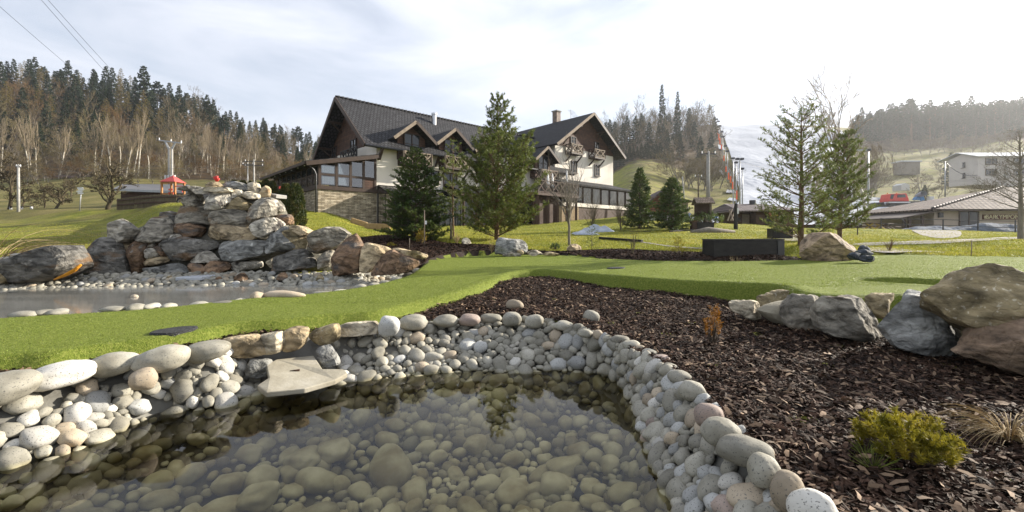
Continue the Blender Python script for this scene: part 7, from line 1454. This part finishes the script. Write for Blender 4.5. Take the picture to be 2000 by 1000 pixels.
c = L3(1954, 424); q = MB(); q.box((c.x - hpx(36, Y), -.09, c.z - hpx(5, Y)), (c.x + hpx(36, Y), -.02, c.z + hpx(5, Y))); sg = q.build('sign_board', plain('dark_red_board', (.12, .045, .03), .7), e, bevel=.02)
def text(body, size, parent, loc, m, ext=.015, name='lettering', rx=90, sx=1.0):
    cu = bpy.data.curves.new('t', 'FONT'); cu.body = body; cu.size = size; cu.extrude = ext; cu.align_x = 'CENTER'; cu.align_y = 'CENTER'; t_ = bpy.data.objects.new('t', cu); COL.objects.link(t_); dg = bpy.context.evaluated_depsgraph_get(); me = bpy.data.meshes.new_from_object(t_.evaluated_get(dg)); bpy.data.objects.remove(t_)
    me.transform(Matrix.Translation(loc) @ Matrix.Rotation(math.radians(rx), 4, 'X') @ Matrix.Diagonal((sx, 1, 1, 1))); me.materials.clear(); o = link(name, me, m, parent); return o
letter = plain('cream_letters', (.7, .62, .42), .7)
text('BAR:', hpx(11.5, Y), sg, c + Vector((-hpx(19.5, Y), -.105, 0)), letter, .02, sx=1.0); text('KYMPOM', hpx(11.5, Y), sg, c + Vector((hpx(11, Y), -.105, 0)), letter, .02, sx=1.0)
q = MB()
for sx in (-1, 1):
    cc = c + Vector((sx * hpx(32.5, Y), -.1, 0)); q.box((cc.x - .07, -.12, cc.z - .1), (cc.x + .07, -.1, cc.z + .14)); q.box((cc.x - .03, -.12, cc.z - .2), (cc.x + .03, -.1, cc.z - .1))
q.build('glass_ornament', letter, sg)
# lean-to shelter left of the bar
q = MB(); p0, p1 = L3(1746, 428), L3(1822, 413); q.poly([Vector((p0.x, -.8, p0.z)), Vector((p1.x + .1, -.8, p1.z)), Vector((p1.x + .1, 7, p1.z)), Vector((p0.x, 7, p0.z))], (0, 0, .12)); q.build('lean_to_roof', M['wood_frame'], e)
for u in (1757, 1767, 1792): q = MB(); x = L3(u, 430).x; q.box((x - .1, -.6, zb_), (x + .1, -.4, L3(u, 427 - (u - 1757) * .15).z)); q.build('post', M['wood_dark'], e)
q = MB(); q.tube([L3(1747, 429) + Vector((0, -.85, 0)), L3(1752, 434) + Vector((0, -.8, 0)), L3(1757, 438) + Vector((0, -.7, 0)), L3(1757, 452) + Vector((0, -.7, 0))], .06, 7); q.build('downpipe', M['metal_dark'], e, sm=True)
q = MB(); q.tube([L3(1817.5, 400, 60) , L3(1817.5, 384, 60)], .38, 14)
tag(q.build('steel_flue', M['steel']), 'stainless steel chimney pipe rising behind the left corner of the bar roof', 'chimney'); bpy.data.objects['steel_flue'].location = b0
# fence in front of the bar, tarpaulin
e = empty('railing_fence', at(1840, 37), 'dark metal railing fence with rails in front of the bar', 'fence'); fz = lambda u, Yq: at(u, Yq)
q = MB(); pts = [(1720, 37.5), (1722, 37.5), (1842, 37), (1910, 36.5), (1983, 36), (2060, 35.5)]
def ptz(u, v, Yq): return W(u, v, Yq) - e.location
for u, vt, vb in ((1721, 426, 449), (1842, 428, 450), (1910, 430, 453), (1983, 430, 457)): k = MB(); k.bar(ptz(u, vb + 3, 37), ptz(u, vt, 37), .07, .07); k.build('post', M['metal_dark'], e)
for (a, b) in (((1721, 427), (1842, 429)), ((1842, 429), (1910, 431)), ((1910, 431), (2060, 433)), ((1721, 437), (1842, 440)), ((1842, 440), (1910, 443)), ((1910, 443), (2060, 447))): q.bar(ptz(*a, 37), ptz(*b, 37), .05, .05)
q.build('rails', M['metal_dark'], e)
M['tarp_grey'] = mat('grey_blue_tarpaulin', [(.06, .075, .10), (.15, .18, .22)], 1.6, .85, 1, 3.5, dist=.2, spec=.1)
sheet(1810, 449, 39.5, 4.6, 2.4, .5, M['tarp_grey'], 'left half of the grey blue tarpaulin heap behind the railing', 'tarpaulin', 5); sheet(1935, 449, 38.8, 8.5, 2.4, .75, M['tarp_grey'], 'right, larger half of the grey blue tarpaulin heap behind the railing', 'tarpaulin', 6)
# picnic tables by the shelter
for i, (u, Yq) in enumerate(((1683, 40), (1708, 39.5), (1731, 41))):
    p = at(u, Yq); e = empty('picnic_table', p, ['dark picnic table left of the blue lamp post', 'picnic table with yellow straps beside the blue lamp post', 'tilted dark picnic table right of the blue lamp post'][i], 'table', 'picnic tables', .3 * i)
    q = MB(); q.box((-.8, -.35, .68), (.8, .35, .75)); q.build('table_top', M['wood_dark'], e)
    for sx in (-1, 1): q = MB(); q.bar(Vector((sx * .6, -.7, 0)), Vector((sx * .6, .3, .7)), .07, .1); q.bar(Vector((sx * .6, .7, 0)), Vector((sx * .6, -.3, .7)), .07, .1); q.build('leg_frame', M['wood_dark'] if i != 1 else mat('yellow_strap', [(.5, .35, .05), (.6, .42, .08)], 5), e)
    for sy in (-1, 1): q = MB(); q.box((-.8, sy * .75 - .12, .4), (.8, sy * .75 + .12, .46)); q.build('bench', M['wood_dark'], e)
# ------------------------------------------------------------------ snow groomer, cannon
Y = 84; e = empty('snow_groomer', W(1725, 404, Y), 'red snow groomer with tracks and front blade parked on the snow', 'snow groomer', None, 0); b0 = e.location.copy()
def L4(u, v): return W(u, v, 84) - b0
q = MB(); q.poly([L4(1735, 393.5), L4(1740, 378.5), L4(1771, 377.5), L4(1775, 388), L4(1776, 393)], (0, 2.2, 0)); q.build('cab', M['red'], e, bevel=.08)
q = MB(); q.poly([L4(1738.5, 387.5) - Vector((0, .05, 0)), L4(1740.5, 379.5) - Vector((0, .05, 0)), L4(1747, 379.5) - Vector((0, .05, 0)), L4(1743, 389) - Vector((0, .05, 0))], (0, .06, 0)); q.build('side_window', M['glass'], e); q = MB(); q.poly([L4(1752, 386) - Vector((0, .05, 0)), L4(1753, 380) - Vector((0, .05, 0)), L4(1768, 379.5) - Vector((0, .05, 0)), L4(1769, 385.5) - Vector((0, .05, 0))], (0, .06, 0)); q.build('rear_window', M['glass'], e)
q = MB(); q.poly([L4(1752, 393.6), L4(1800, 392.5), L4(1812, 396), L4(1800, 399), L4(1745, 399)], (0, 2.4, 0)); q.build('chassis', M['metal_dark'], e, bevel=.05)
for yy in (-.9, 2.3):
    q = MB(); q.poly([L4(1729, 398) + Vector((0, yy, 0)), L4(1733, 395) + Vector((0, yy, 0)), L4(1766, 396) + Vector((0, yy, 0)), L4(1767, 402) + Vector((0, yy, 0)), L4(1731, 402.5) + Vector((0, yy, 0))], (0, .9, 0)); q.build('track', M['rubber'], e, bevel=.12)
q = MB(); q.box((L4(1727, 396).x, -1.1, L4(1727, 397).z), (L4(1768, 396).x, -.8, L4(1727, 395).z)); q.build('side_rail', M['steel'], e)
q = MB(); q.poly([L4(1711, 400), L4(1713, 396), L4(1727, 394.5), L4(1728, 401)], (0, 3.2, 0)); q.build('tiller', M['black_wood'], e, bevel=.08)
q = MB(); q.poly([L4(1766, 401), L4(1768, 396), L4(1773, 399), L4(1815, 400), L4(1824, 403), L4(1770, 405)], (0, .3, 0)); q.build('blade', mat('blade_paint', [(.55, .05, .04), (.6, .4, .04)], 1.2, .5), e, bevel=.04)
q = MB(); q.tube([L4(1742, 377.5) + Vector((0, 1, 0)), L4(1742, 376) + Vector((0, 1, 0))], .14, 8); q.tube([L4(1760, 377) + Vector((0, 1, 0)), L4(1760, 375.5) + Vector((0, 1, 0))], .14, 8); q.build('beacon', plain('orange_beacon', (.7, .2, .02), .4), e)
Y = 86; e = empty('snow_cannon', W(1798, 402, Y), 'blue round snow cannon on a stand behind the groomer', 'snow cannon'); b0 = e.location.copy()
q = MB(); c = W(1796, 380, Y) - b0; q.tube([c + Vector((.0, -.9, .15)), c + Vector((.1, -.3, .05)), c + Vector((.35, .9, -.15))], [.55, .52, .34], 18, cap=False); q.tube([c + Vector((.0, -.88, .15)), c + Vector((.1, -.3, .05)), c + Vector((.33, .88, -.15))], [.47, .46, .28], 18, cap=False); q.build('barrel', plain('grey_barrel', (.2, .24, .28), .5), e, sm=True)
q = MB(); q.poly([W(1788, 390, Y) - b0, W(1792, 384, Y) - b0, W(1804, 383, Y) - b0, W(1807, 391, Y) - b0], (0, .8, 0)); q.bar(c + Vector((.3, 0, -.5)), c + Vector((.3, 0, -2.1)), .2, .2); q.build('housing', plain('blue_paint', (.03, .16, .36), .5), e, bevel=.04)
# ------------------------------------------------------------------ white house, shed, distant hut
M['render_pale'] = mat('pale_render', [(.5, .46, .43), (.58, .54, .5)], .5, .9, .1); M['sheet_roof'] = plain('pale_metal_roof', (.5, .52, .54), .35, .3)
Y = 108; e = empty('house', W(1900, 352, Y), 'pale two storey house with a light metal roof on the right hillside', 'house'); b0 = e.location.copy()
def L5(u, v, Yq=108): return W(u, v, Yq) - b0
A, B_2, Cc = L5(1910, 352), L5(2110, 362), L5(1890, 350, 114); zt = L5(1910, 305).z
q = MB(); q.poly([L5(1910, 360), L5(2100, 372), Vector((L5(2100, 300).x, L5(2100, 300).y, zt)), Vector((L5(1910, 305).x, 0, zt))], (0, 7, 0)); q.poly([Vector((A.x - .01, .02, A.z - 1)), Vector((A.x - 2.6 * .0 - 1.2, 6, A.z - 1)), Vector((A.x - 1.2, 6, zt)), Vector((A.x - .6, 3, zt + 1.1)), Vector((A.x - .01, .02, zt))], (.3, 0, 0)); q.build('wall', M['render_pale'], e)
q = MB(); a, b = Vector((A.x - .7, -.8, zt - .1)), Vector((L5(2110, 300).x, -.8, zt + .1)); roof_slab(q, a, b, b + Vector((-1, 4.4, 1.6)), a + Vector((-1.0, 4.4, 1.6)), .15); q.build('roof', M['sheet_roof'], e)
q = MB(); roof_slab(q, a + Vector((-1.0, 4.4, 1.6)), b + Vector((-1, 4.4, 1.6)), b + Vector((-2, 8.6, 0)), a + Vector((-1.9, 8.6, 0)), .15); q.build('roof', M['sheet_roof'], e)
for (u, v) in ((1935.5, 315), (1935.5, 336), (1990, 315), (1990, 336)): window(e, lambda a, b, c, u=u, v=v: L5(u, v) + Vector((a, -.04 - b, c)) + b0, hpx(23, Y), hpx(12, Y), 'glass', 'wood_light', 2, 1)
for v in (319, 340): window(e, lambda a, b, c, v=v: Vector((A.x - .62 - b + a * .2, 3 + a, L5(1900, v).z + c)) + b0, 1.4, 1.4, 'glass', 'wood_frame', 1, 1)
q = MB(); q.box((L5(1962, 340).x - .25, -.6, L5(1962, 350).z), (L5(1962, 340).x + .25, -.1, L5(1962, 326).z)); q.build('chimney', M['concrete'], e)
Y = 178; e = empty('meadow_shed', W(1779, 328, Y), 'grey wooden shed with a flat pale roof in the middle of the right meadow', 'shed'); b0 = e.location.copy(); q = MB(); a, b = W(1761, 330, Y) - b0, W(1797, 329, Y) - b0; q.box((a.x, 0, a.z - 2), (b.x, 4, a.z + 2.9)); q.build('wall', M['bark_grey'], e); q = MB(); q.box((a.x - .5, -.5, a.z + 2.9), (b.x + .4, 4.5, a.z + 3.3)); q.build('roof', M['sheet_roof'], e)
e = empty('greenhouse', W(1768, 372, 130), 'small pale greenhouse in the meadow behind the red snow groomer', 'greenhouse'); q = MB(); q.box((-1.2, 0, 0), (1.3, 3, 1.6)); q.build('wall', M['sheet_roof'], e); q = MB(); q.poly([Vector((-1.3, 0, 1.6)), Vector((1.4, 0, 1.6)), Vector((.05, 0, 2.2))], (0, 3, 0)); q.build('roof', M['sheet_roof'], e)
# ------------------------------------------------------------------ lamp posts, lift, nets
def lamp(label, u, Y, v0, v1, heads=1, r=.12, m='galv', name='floodlight_pole', group='floodlights along the ski slope'):
    p = W(u, v1, Y); h = (v1 - v0) / F * Y; e = empty(name, p, label, 'floodlight pole', group); q = MB(); q.tube([(0, 0, -2), (0, 0, h * .5), (0, 0, h)], [r, r * .85, r * .6], 8); q.build('pole', M[m], e, sm=True)
    for k in range(heads):
        q = MB(); sx = (k - (heads - 1) / 2) * 2; hs = max(.3, .0065 * Y); q.box((sx * hs * .8 - hs * .5, -.2, h - .1), (sx * hs * .8 + hs * .5, .3, h + hs * .45)); q.build('floodlight', M['metal_dark'], e, bevel=.03)
    return e
for i, (u, Y, v0, v1, hd) in enumerate([(1445, 62, 311, 410, 2), (1450, 68, 330, 415, 1), (1438, 78, 318, 400, 1), (1432, 92, 310, 388, 1), (1421, 118, 296, 340, 1), (1417, 140, 286, 335, 1), (1412, 168, 268, 312, 1), (1410, 200, 258, 290, 1), (1406, 240, 247, 272, 1), (1403, 285, 238, 262, 1), (1400, 330, 234, 252, 1)]):
    lamp(ORD[i] + ' floodlight pole up the left border of the ski slope, counted from the bottom', u, Y, v0, v1, hd)
e = lamp('blue grey lamp post with a horizontal arm between the right pine and the snow groomer', 1696, 55, 293, 446, 1, .13, name='lamp_post', group=None); q = MB(); h = 153 / F * 55; q.box((-2.2, -.08, h - .06), (.3, .08, h + .08)); q.box((-2.2, -.15, h - .02), (-1.3, .15, h + .14)); q.build('arm', M['galv'], e)
M['net'] = mat('orange_net', [(.72, .10, .03), (.85, .16, .05)], 4, .7, .2)
for i, (u, Y, v0, v1) in enumerate([(1439, 72, 372, 386), (1431, 82, 355, 366), (1427, 92, 344, 354), (1423, 102, 337, 348), (1418, 112, 325, 333), (1414, 130, 304, 312), (1409, 160, 282, 290), (1406, 185, 270, 280), (1404, 215, 262, 272), (1401, 250, 255, 262), (1687, 88, 383, 392)]):
    p = W(u, v1, Y); h = (v1 - v0) / F * Y; e = empty('safety_pad', p, (ORD[i] + ' orange safety mat up the left border of the ski slope, counted from the bottom') if i < 10 else 'orange safety mat around a pole left of the snow groomer', 'safety mat', 'orange safety mats' if i < 10 else None); q = MB(); q.tube([(0, 0, -.3), (0, 0, h)], [.0065 * Y / 4, .005 * Y / 4], 8); q.build('mat', M['net'], e); q = MB(); q.tube([(0, 0, h - .01), (0, 0, h + .5)], .06, 6); q.build('pole', M['galv'], e)
def pole(label, u, Y, v0, v1, r, m='concrete', name='utility_pole', arms=1, lean=0, group=None, aw=.8):
    p = W(u, v1, Y); h = (v1 - v0) / F * Y; e = empty(name, p, label, 'utility pole', group); q = MB(); q.tube([(0, 0, -1.5), (lean * h, 0, h)], [r, r * .7], 8); q.build('pole', M[m], e, sm=True)
    for k in range(arms):
        q = MB(); z = h - .25 - k * .7; q.bar(Vector((lean * h - aw, 0, z)), Vector((lean * h + aw, 0, z)), .1, .1); a = q.build('crossarm', M['metal_dark'] if m != 'white' else M['white'], e)
        for sx in (-1, 0, 1): q = MB(); q.tube([(lean * h + sx * aw * .85, 0, z + .05), (lean * h + sx * aw * .85, 0, z + .3)], [.06, .04], 6); q.build('insulator', M['white'], a)
    return e
pole('double concrete pole behind the notice board, left and thicker shaft', 1384, 46, 296, 385, .17); pole('slim second shaft of the concrete pole behind the notice board', 1381, 46.3, 300, 385, .1, arms=0); pole('short dark wooden pole between kiosk and notice board', 1364, 60, 342, 400, .12, 'bark', arms=1, aw=.5)
pole('pale leaning pole behind the kiosk roof', 1338, 55, 345, 388, .12, 'concrete', arms=0, lean=-.12); pole('pale concrete pole in the meadow at the far left', 36, 55, 322, 410, .17, 'concrete', arms=1, aw=.3)
pole('grey pole with hanging cable left of the white house', 1846, 105, 315, 372, .16, 'galv', arms=1, aw=.8)
# pylon with v-shaped head
Y = 66; p = W(333, 405, Y); e = empty('power_pylon', p, 'white twin pole power pylon with v-shaped head above the playhouse', 'power pylon'); h = (405 - 287) / F * Y; sc = Y / F
for sx in (-1, 1): q = MB(); q.tube([(sx * 3.0 * sc, 0, -1), (sx * 3.0 * sc, 0, h)], [.17, .13], 10); q.build('pole', M['concrete'], e, sm=True)
for sx in (-1, 1): q = MB(); q.bar(Vector((sx * 3.0 * sc, 0, h - .5)), Vector((sx * 11 * sc, 0, h + 10 * sc)), .1, .1); q.bar(Vector((sx * 1.0 * sc, 0, h - .3)), Vector((sx * 9 * sc, 0, h + 9.5 * sc)), .08, .08); q.build('strut', M['galv'], e)
q = MB(); q.bar(Vector((-22 * sc, 0, h + 13 * sc)), Vector((21 * sc, 0, h + 7.5 * sc)), .16, .16); q.build('crossarm', M['galv'], e)
for k, x in enumerate((-22, 1, 21)): q = MB(); q.tube([(x * sc, 0, h + (13 - (x + 22) * .128) * sc), (x * sc, 0, h + (18 - (x + 22) * .128) * sc)], [.09, .06], 7); q.build('insulator', M['white'], e)
for z in (.52, .46): q = MB(); q.bar(Vector((-10 * sc, -.1, h * z)), Vector((10 * sc, -.1, h * z)), .14, .14); q.build('lower_crossarm', M['galv'], e)
for x in (-9, -3, 3, 9): q = MB(); q.tube([(x * sc, -.1, h * .46), (x * sc, -.1, h * .53)], .12, 7); q.build('insulator', M['white'], e)
e2 = pole('second power pole with side arms behind the rock pile', 496, 70, 312, 375, .15, 'concrete', arms=2, aw=1.6); e3 = pole('thin secondary pole left of the second power pole', 484, 70, 318, 372, .06, 'galv', arms=1, aw=.9)
# wires
def wire(label, pts, r=.02, sag=0, grp='overhead wires'):
    a, b = Vector(pts[0]), Vector(pts[1]); P = [a.lerp(b, t / 14) - Vector((0, 0, sag * 4 * (t / 14) * (1 - t / 14))) for t in range(15)]; q = MB(); q.tube(P, r, 5); o = q.build('overhead_wire', M['metal_dark'], sm=True); tag(o, label, 'wire', grp)
ha = lambda x: Vector((W(333, 405, 66).x + x * 66 / F, 66, p.z + h + (13 - (x + 22) * .128) * 66 / F + .4)) if 0 else W(333 + x, 287 - (13 - (x + 22) * .128) - 5, 66)
wire('lowest of the overhead wires crossing the upper left sky', (W(-100, -75, 22), ha(-22)), .012, .4); wire('middle overhead wire crossing the upper left sky', (W(20, -70, 22), ha(1)), .012, .4); wire('right overhead wire crossing the upper left sky', (W(32, -70, 22), ha(21)), .012, .4)
for k, dv in enumerate((0, 3)): wire(('upper', 'lower')[k] + ' wire running from the second power pole to the pole at the far left', (W(36, 322 + dv * 2, 55), W(496, 318 + dv * 3, 70)), .015, .8)
for k in range(3): wire(('topmost', 'middle', 'lowest')[k] + ' of three wires passing right of the hotel to the concrete pole', (W(1190, 316 + k * 4, 80), W(1384, 298 + k * 2, 46)), .014, .3)
for k in range(2): wire(('upper', 'lower')[k] + ' wire across the right meadow to the white house', (W(1600, 357 + k * 1.5, 95), W(1910, 352 - k * 3, 108)), .02, .6)
wire('sagging cable from the concrete pole across the foot of the ski slope', (W(1384, 299, 46), W(1640, 350, 60)), .014, .5); wire('white cable hanging from the grey pole to the white house', (W(1846, 316, 105), W(1908, 342, 106)), .08, 1.2)
# ------------------------------------------------------------------ left background: barn, fence, playhouse, signpost
Y = 60; e = empty('barn', W(290, 405, Y), 'long low dark barn with a grey felt roof behind the plank fence', 'barn'); b0 = e.location.copy()
def L6(u, v, Yq=60): return W(u, v, Yq) - b0
q = MB(); q.poly([L6(236, 402), L6(372, 402), L6(372, 374), L6(236, 374)], (0, 8, 0)); q.build('wall', M['boards'], e, uvf=lambda c: (c.x, c.z))
q = MB(); roof_slab(q, L6(229, 370) + Vector((0, -.8, 0)), L6(385, 376) + Vector((0, -.8, 0)), L6(370, 361, 64), L6(240, 359, 64), .15); q.build('roof', plain('grey_felt', (.12, .12, .125), .8), e)
q = MB(); q.bar(L6(229, 371.5) + Vector((0, -.85, 0)), L6(385, 377.5) + Vector((0, -.85, 0)), .05, .3); q.build('fascia', M['galv'], e)
e = empty('plank_fence', at(290, 47), 'greenish brown plank fence on top of the grass bank in front of the barn', 'fence'); b0 = e.location.copy()
seg_ = [(228, 388, 405, 47), (262, 384, 403, 47.5), (266, 383, 402, 47.5), (300, 380, 400, 48), (345, 379, 400, 48), (372, 380, 402, 47)]
M['fence_wood'] = mat('weathered_fence_wood', [(.08, .065, .04), (.16, .13, .08)], 4, .9, .5, stretch=(3, 3, .5))
pl_ = []; k = 0
for (a, b) in zip(seg_[:-1], seg_[1:]):
    n = max(1, int((b[0] - a[0]) / 2.6))
    for i in range(n):
        f = (i + .5) / n; u = a[0] + (b[0] - a[0]) * f; v0 = a[1] + (b[1] - a[1]) * f; v1 = a[2] + (b[2] - a[2]) * f; Yq = a[3] + (b[3] - a[3]) * f; q = MB(); w_2 = 1.15 / F * Yq
        top = W(u, v0 + (k * 7 % 3) * .4, Yq) - b0; bot = W(u, v1, Yq) - b0; q.box((top.x - w_2, top.y - .02, bot.z - .3), (top.x + w_2, top.y + .02, top.z)); q.build('plank', M['fence_wood'], e); k += 1
q = MB()
for (a, b) in zip(seg_[:-1], seg_[1:]):
    for f in (.25, .75): q.bar(W(a[0], a[1] + (a[2] - a[1]) * f, a[3] - .08) - b0, W(b[0], b[1] + (b[2] - b[1]) * f, b[3] - .08) - b0, .06, .12)
q.build('rails', M['wood_dark'], e)
Y = 50; p = W(329, 386, Y); e = empty('playhouse', p, 'wooden play tower with a red pyramid roof and red chair behind the fence', 'play tower'); sc = Y / F; zt_ = 31 * sc
for sx in (-1, 1):
    for sy in (0, 1): q = MB(); q.box((sx * 13 * sc - .08, sy * 1.4 - .08, -.8), (sx * 13 * sc + .08, sy * 1.4 + .08, zt_)); q.build('post', M['playwood'] if 'playwood' in M else M.setdefault('playwood', mat('orange_brown_wood', [(.3, .13, .04), (.42, .2, .07)], 4, .7)), e)
q = MB(); a = 15 * sc; q.add([(-a, -.25, zt_), (a, -.25, zt_), (a, 1.65, zt_), (-a, 1.65, zt_), (0, .7, zt_ + 14 * sc)], [(0, 1, 4), (1, 2, 4), (2, 3, 4), (3, 0, 4), (3, 2, 1, 0)]); q.build('roof', M['red'] if 0 else plain('faded_red', (.5, .07, .06), .6), e)
q = MB(); q.box((-14 * sc, -.1, zt_ - .22), (14 * sc, -.04, zt_ - .01)); q.box((-13 * sc, -.08, .1), (13 * sc, -.02, .5)); q.build('boards', M['playwood'], e)
q = MB(); q.tube([(13 * sc, 0, zt_ - .5), (27 * sc, 0, zt_ - .5), (27 * sc, 0, zt_ - 1.2)], .05, 6); q.build('bar', M['red'], e); q = MB(); q.box((2 * sc, -.2, .55), (12 * sc, .1, .62)); q.box((3 * sc, -.2, -.2), (4 * sc, -.1, .6)); q.box((11 * sc, -.2, -.2), (12 * sc, -.1, .6)); q.box((3 * sc, -.22, .8), (11 * sc, -.16, 1.0)); q.build('chair', plain('orange_red', (.6, .1, .05), .5), e)
Y = 46; p = W(352, 394, Y); q = MB(); n = 24; q.tube([Vector((.1 * 0, 0, 0)) + Vector((math.cos(6.2832 * k / n) * .28, 0, math.sin(6.2832 * k / n) * .38)) for k in range(n + 1)], .1, 8, cap=False); o = q.build('tyre', M['rubber'], sm=True); o.location = p; tag(o, 'black tyre leaning against the end of the plank fence', 'tyre')
Y = 52; p = W(155, 410, Y); e = empty('signpost', p, 'white direction signpost with several arrow boards in the left meadow', 'signpost'); sc = Y / F; q = MB(); q.tube([(0, 0, -.3), (4 * sc, 0, 43 * sc)], [.06, .05], 7); q.build('pole', M['galv'], e, sm=True)
for x0, x1, z in ((-3, 9, 41), (-1, 11, 38), (-4, 8, 34.5), (-2, 9, 31)): q = MB(); q.poly([Vector((x0 * sc, -.08, z * sc)), Vector(((x1 - 2) * sc, -.08, z * sc)), Vector((x1 * sc, -.08, (z + 1.4) * sc)), Vector(((x1 - 2) * sc, -.08, (z + 2.8) * sc)), Vector((x0 * sc, -.08, (z + 2.8) * sc))], (0, .05, 0)); q.build('arrow_board', M['white'], e)
for i, u in enumerate((30, 52)): p = at(u, 60); e = empty('bench', p, ['bench at the foot of the concrete pole, left one', 'bench at the foot of the concrete pole, right one'][i], 'bench', 'benches in the meadow'); q = MB(); q.box((-.8, -.2, .4), (.8, .2, .46)); q.build('seat', M['wood_dark'], e); q = MB(); q.box((-.7, -.15, 0), (-.6, .15, .4)); q.box((.6, -.15, 0), (.7, .15, .4)); q.build('leg', M['galv'], e)
e = empty('hay_shelter', W(128, 358, 112), 'open wooden shelter at the wood edge above the left meadow', 'shelter'); q = MB(); roof_slab(q, Vector((-4, 0, 1.8)), Vector((3, 0, 1.3)), Vector((3, 3, 2.0)), Vector((-4, 3, 2.5)), .12); q.build('roof', M['wood_dark'], e); q = MB()
for x in (-3.6, -1, 1.5, 2.8): q.box((x - .12, 0, -.8), (x + .12, .2, 1.7))
q.box((-1, .1, .2), (2.8, .2, .9)); q.build('post', M['wood_light'], e)
# small red flower ornament on the rock pile, pale slab behind
q = MB(); p = W(423, 353, 10.6); 
for k in range(7): a = k * .9; q.tube([p + Vector((0, 0, -.04)), p + Vector((.05 * math.cos(a), .04 * math.sin(a), .05 + .01 * k))], [.008, .03], 6)
tag(q.build('red_ornament', M['red'], sm=True), 'small red ornament on the topmost stones of the rock pile', 'ornament')
q = MB(); q.bar(W(526, 381, 11.2), W(550, 384.5, 11.0), .3, .09); tag(q.build('stone_slab', M['concrete'], bevel=.01), 'pale flat slab sticking out behind the right side of the rock pile', 'slab')
# ------------------------------------------------------------------ people at the foot of the slope
def person(label, u, v, Y, hpx_, jacket, trousers, seed, arm=.5):
    p = W(u, v, Y); h = hpx(hpx_, Y); k = h / 1.75; r_ = random.Random(seed); e = empty('person', p, label, 'person', None, r_.uniform(-.6, .6))
    V = [(0, 0, .95), (0, 0, 1.2), (0, 0, 1.42), (0, 0, 1.5), (0, 0, 1.62), (0, 0, 1.74), (-.1, 0, .9), (-.13, .03, .5), (-.14, 0, .08), (-.14, -.12, .03), (.1, 0, .9), (.14, -.05, .5), (.15, .02, .08), (.15, -.1, .03), (-.2, 0, 1.4), (-.3, -.05, 1.13), (-.33, -.2, .95), (.2, 0, 1.4), (.3 + arm * .2, -.05, 1.18), (.3 + arm * .45, -.2, 1.05)]
    E = [(0, 1), (1, 2), (2, 3), (3, 4), (4, 5), (0, 6), (6, 7), (7, 8), (8, 9), (0, 10), (10, 11), (11, 12), (12, 13), (2, 14), (14, 15), (15, 16), (2, 17), (17, 18), (18, 19)]
    R = [.15, .15, .16, .06, .10, .08, .10, .075, .055, .045, .10, .075, .055, .045, .07, .055, .04, .07, .055, .04]
    me = bpy.data.meshes.new('body'); me.from_pydata([(a * k, b * k, c * k) for a, b, c in V], E, []); o = bpy.data.objects.new('body', me); COL.objects.link(o); o.modifiers.new('skin', 'SKIN'); sub_ = o.modifiers.new('sub', 'SUBSURF'); sub_.levels = sub_.render_levels = 1
    for i, r in enumerate(R): me.skin_vertices[0].data[i].radius = (r * k, r * k * .9)
    me.skin_vertices[0].data[0].use_root = True; dg = bpy.context.evaluated_depsgraph_get(); m2 = bpy.data.meshes.new_from_object(o.evaluated_get(dg)); bpy.data.objects.remove(o)
    ms = [plain('skin_tone', (.5, .3, .22), .6), plain('jacket_' + str(seed), jacket, .7), plain('trousers_' + str(seed), trousers, .8)]; m2.materials.clear()
    o = link('body', m2, ms, e)
    for f in m2.polygons: z = f.center.z / k; x = abs(f.center.x) / k; f.material_index = 2 if z < .93 and x < .26 else (1 if z < 1.5 else 0); f.use_smooth = True
    q = MB(); q.tube([(0, .01 * k, 1.6 * k), (0, .01 * k, 1.7 * k), (0, .01 * k, 1.79 * k), (0, .01 * k, 1.82 * k)], [.12 * k, .13 * k, .09 * k, .02 * k], 10); q.build('helmet', ms[2], e, sm=True); return e
person('person in a blue jacket and dark trousers bending at the foot of the ski slope', 1399, 437, 79, 21, (.02, .13, .5), (.04, .05, .08), 1, .9)
person('person in an orange brown jacket standing between the blue and red jackets', 1407.5, 438, 80, 19, (.45, .17, .08), (.35, .15, .08), 2, .2); person('person in a red jacket and dark trousers at the foot of the ski slope', 1413, 438, 80, 21, (.55, .03, .04), (.05, .05, .06), 3, .9)
person('person in a blue jacket standing left of the notice board', 1346, 430, 78, 16, (.02, .13, .45), (.03, .04, .08), 4, .1); person('person in a dark blue jacket half hidden behind the right post of the notice board', 1386, 434, 78, 18, (.03, .09, .25), (.04, .04, .05), 5, .1)
# ------------------------------------------------------------------ haze
hz_ = MB(); hz_.box((-900, -8, -6), (1100, 905, 150)); m = bpy.data.materials.new('haze'); m.use_nodes = True; t = m.node_tree; t.nodes.clear(); o = N(t, 'ShaderNodeOutputMaterial'); v = N(t, 'ShaderNodeVolumePrincipled')
v.inputs['Color'].default_value = (.93, .96, 1.0, 1); v.inputs['Density'].default_value = .00022; v.inputs['Anisotropy'].default_value = .55; t.links.new(v.outputs[0], o.inputs['Volume'])
tag(hz_.build('haze', m), kind='stuff', label='thin pale air haze over the whole valley', cat='haze')
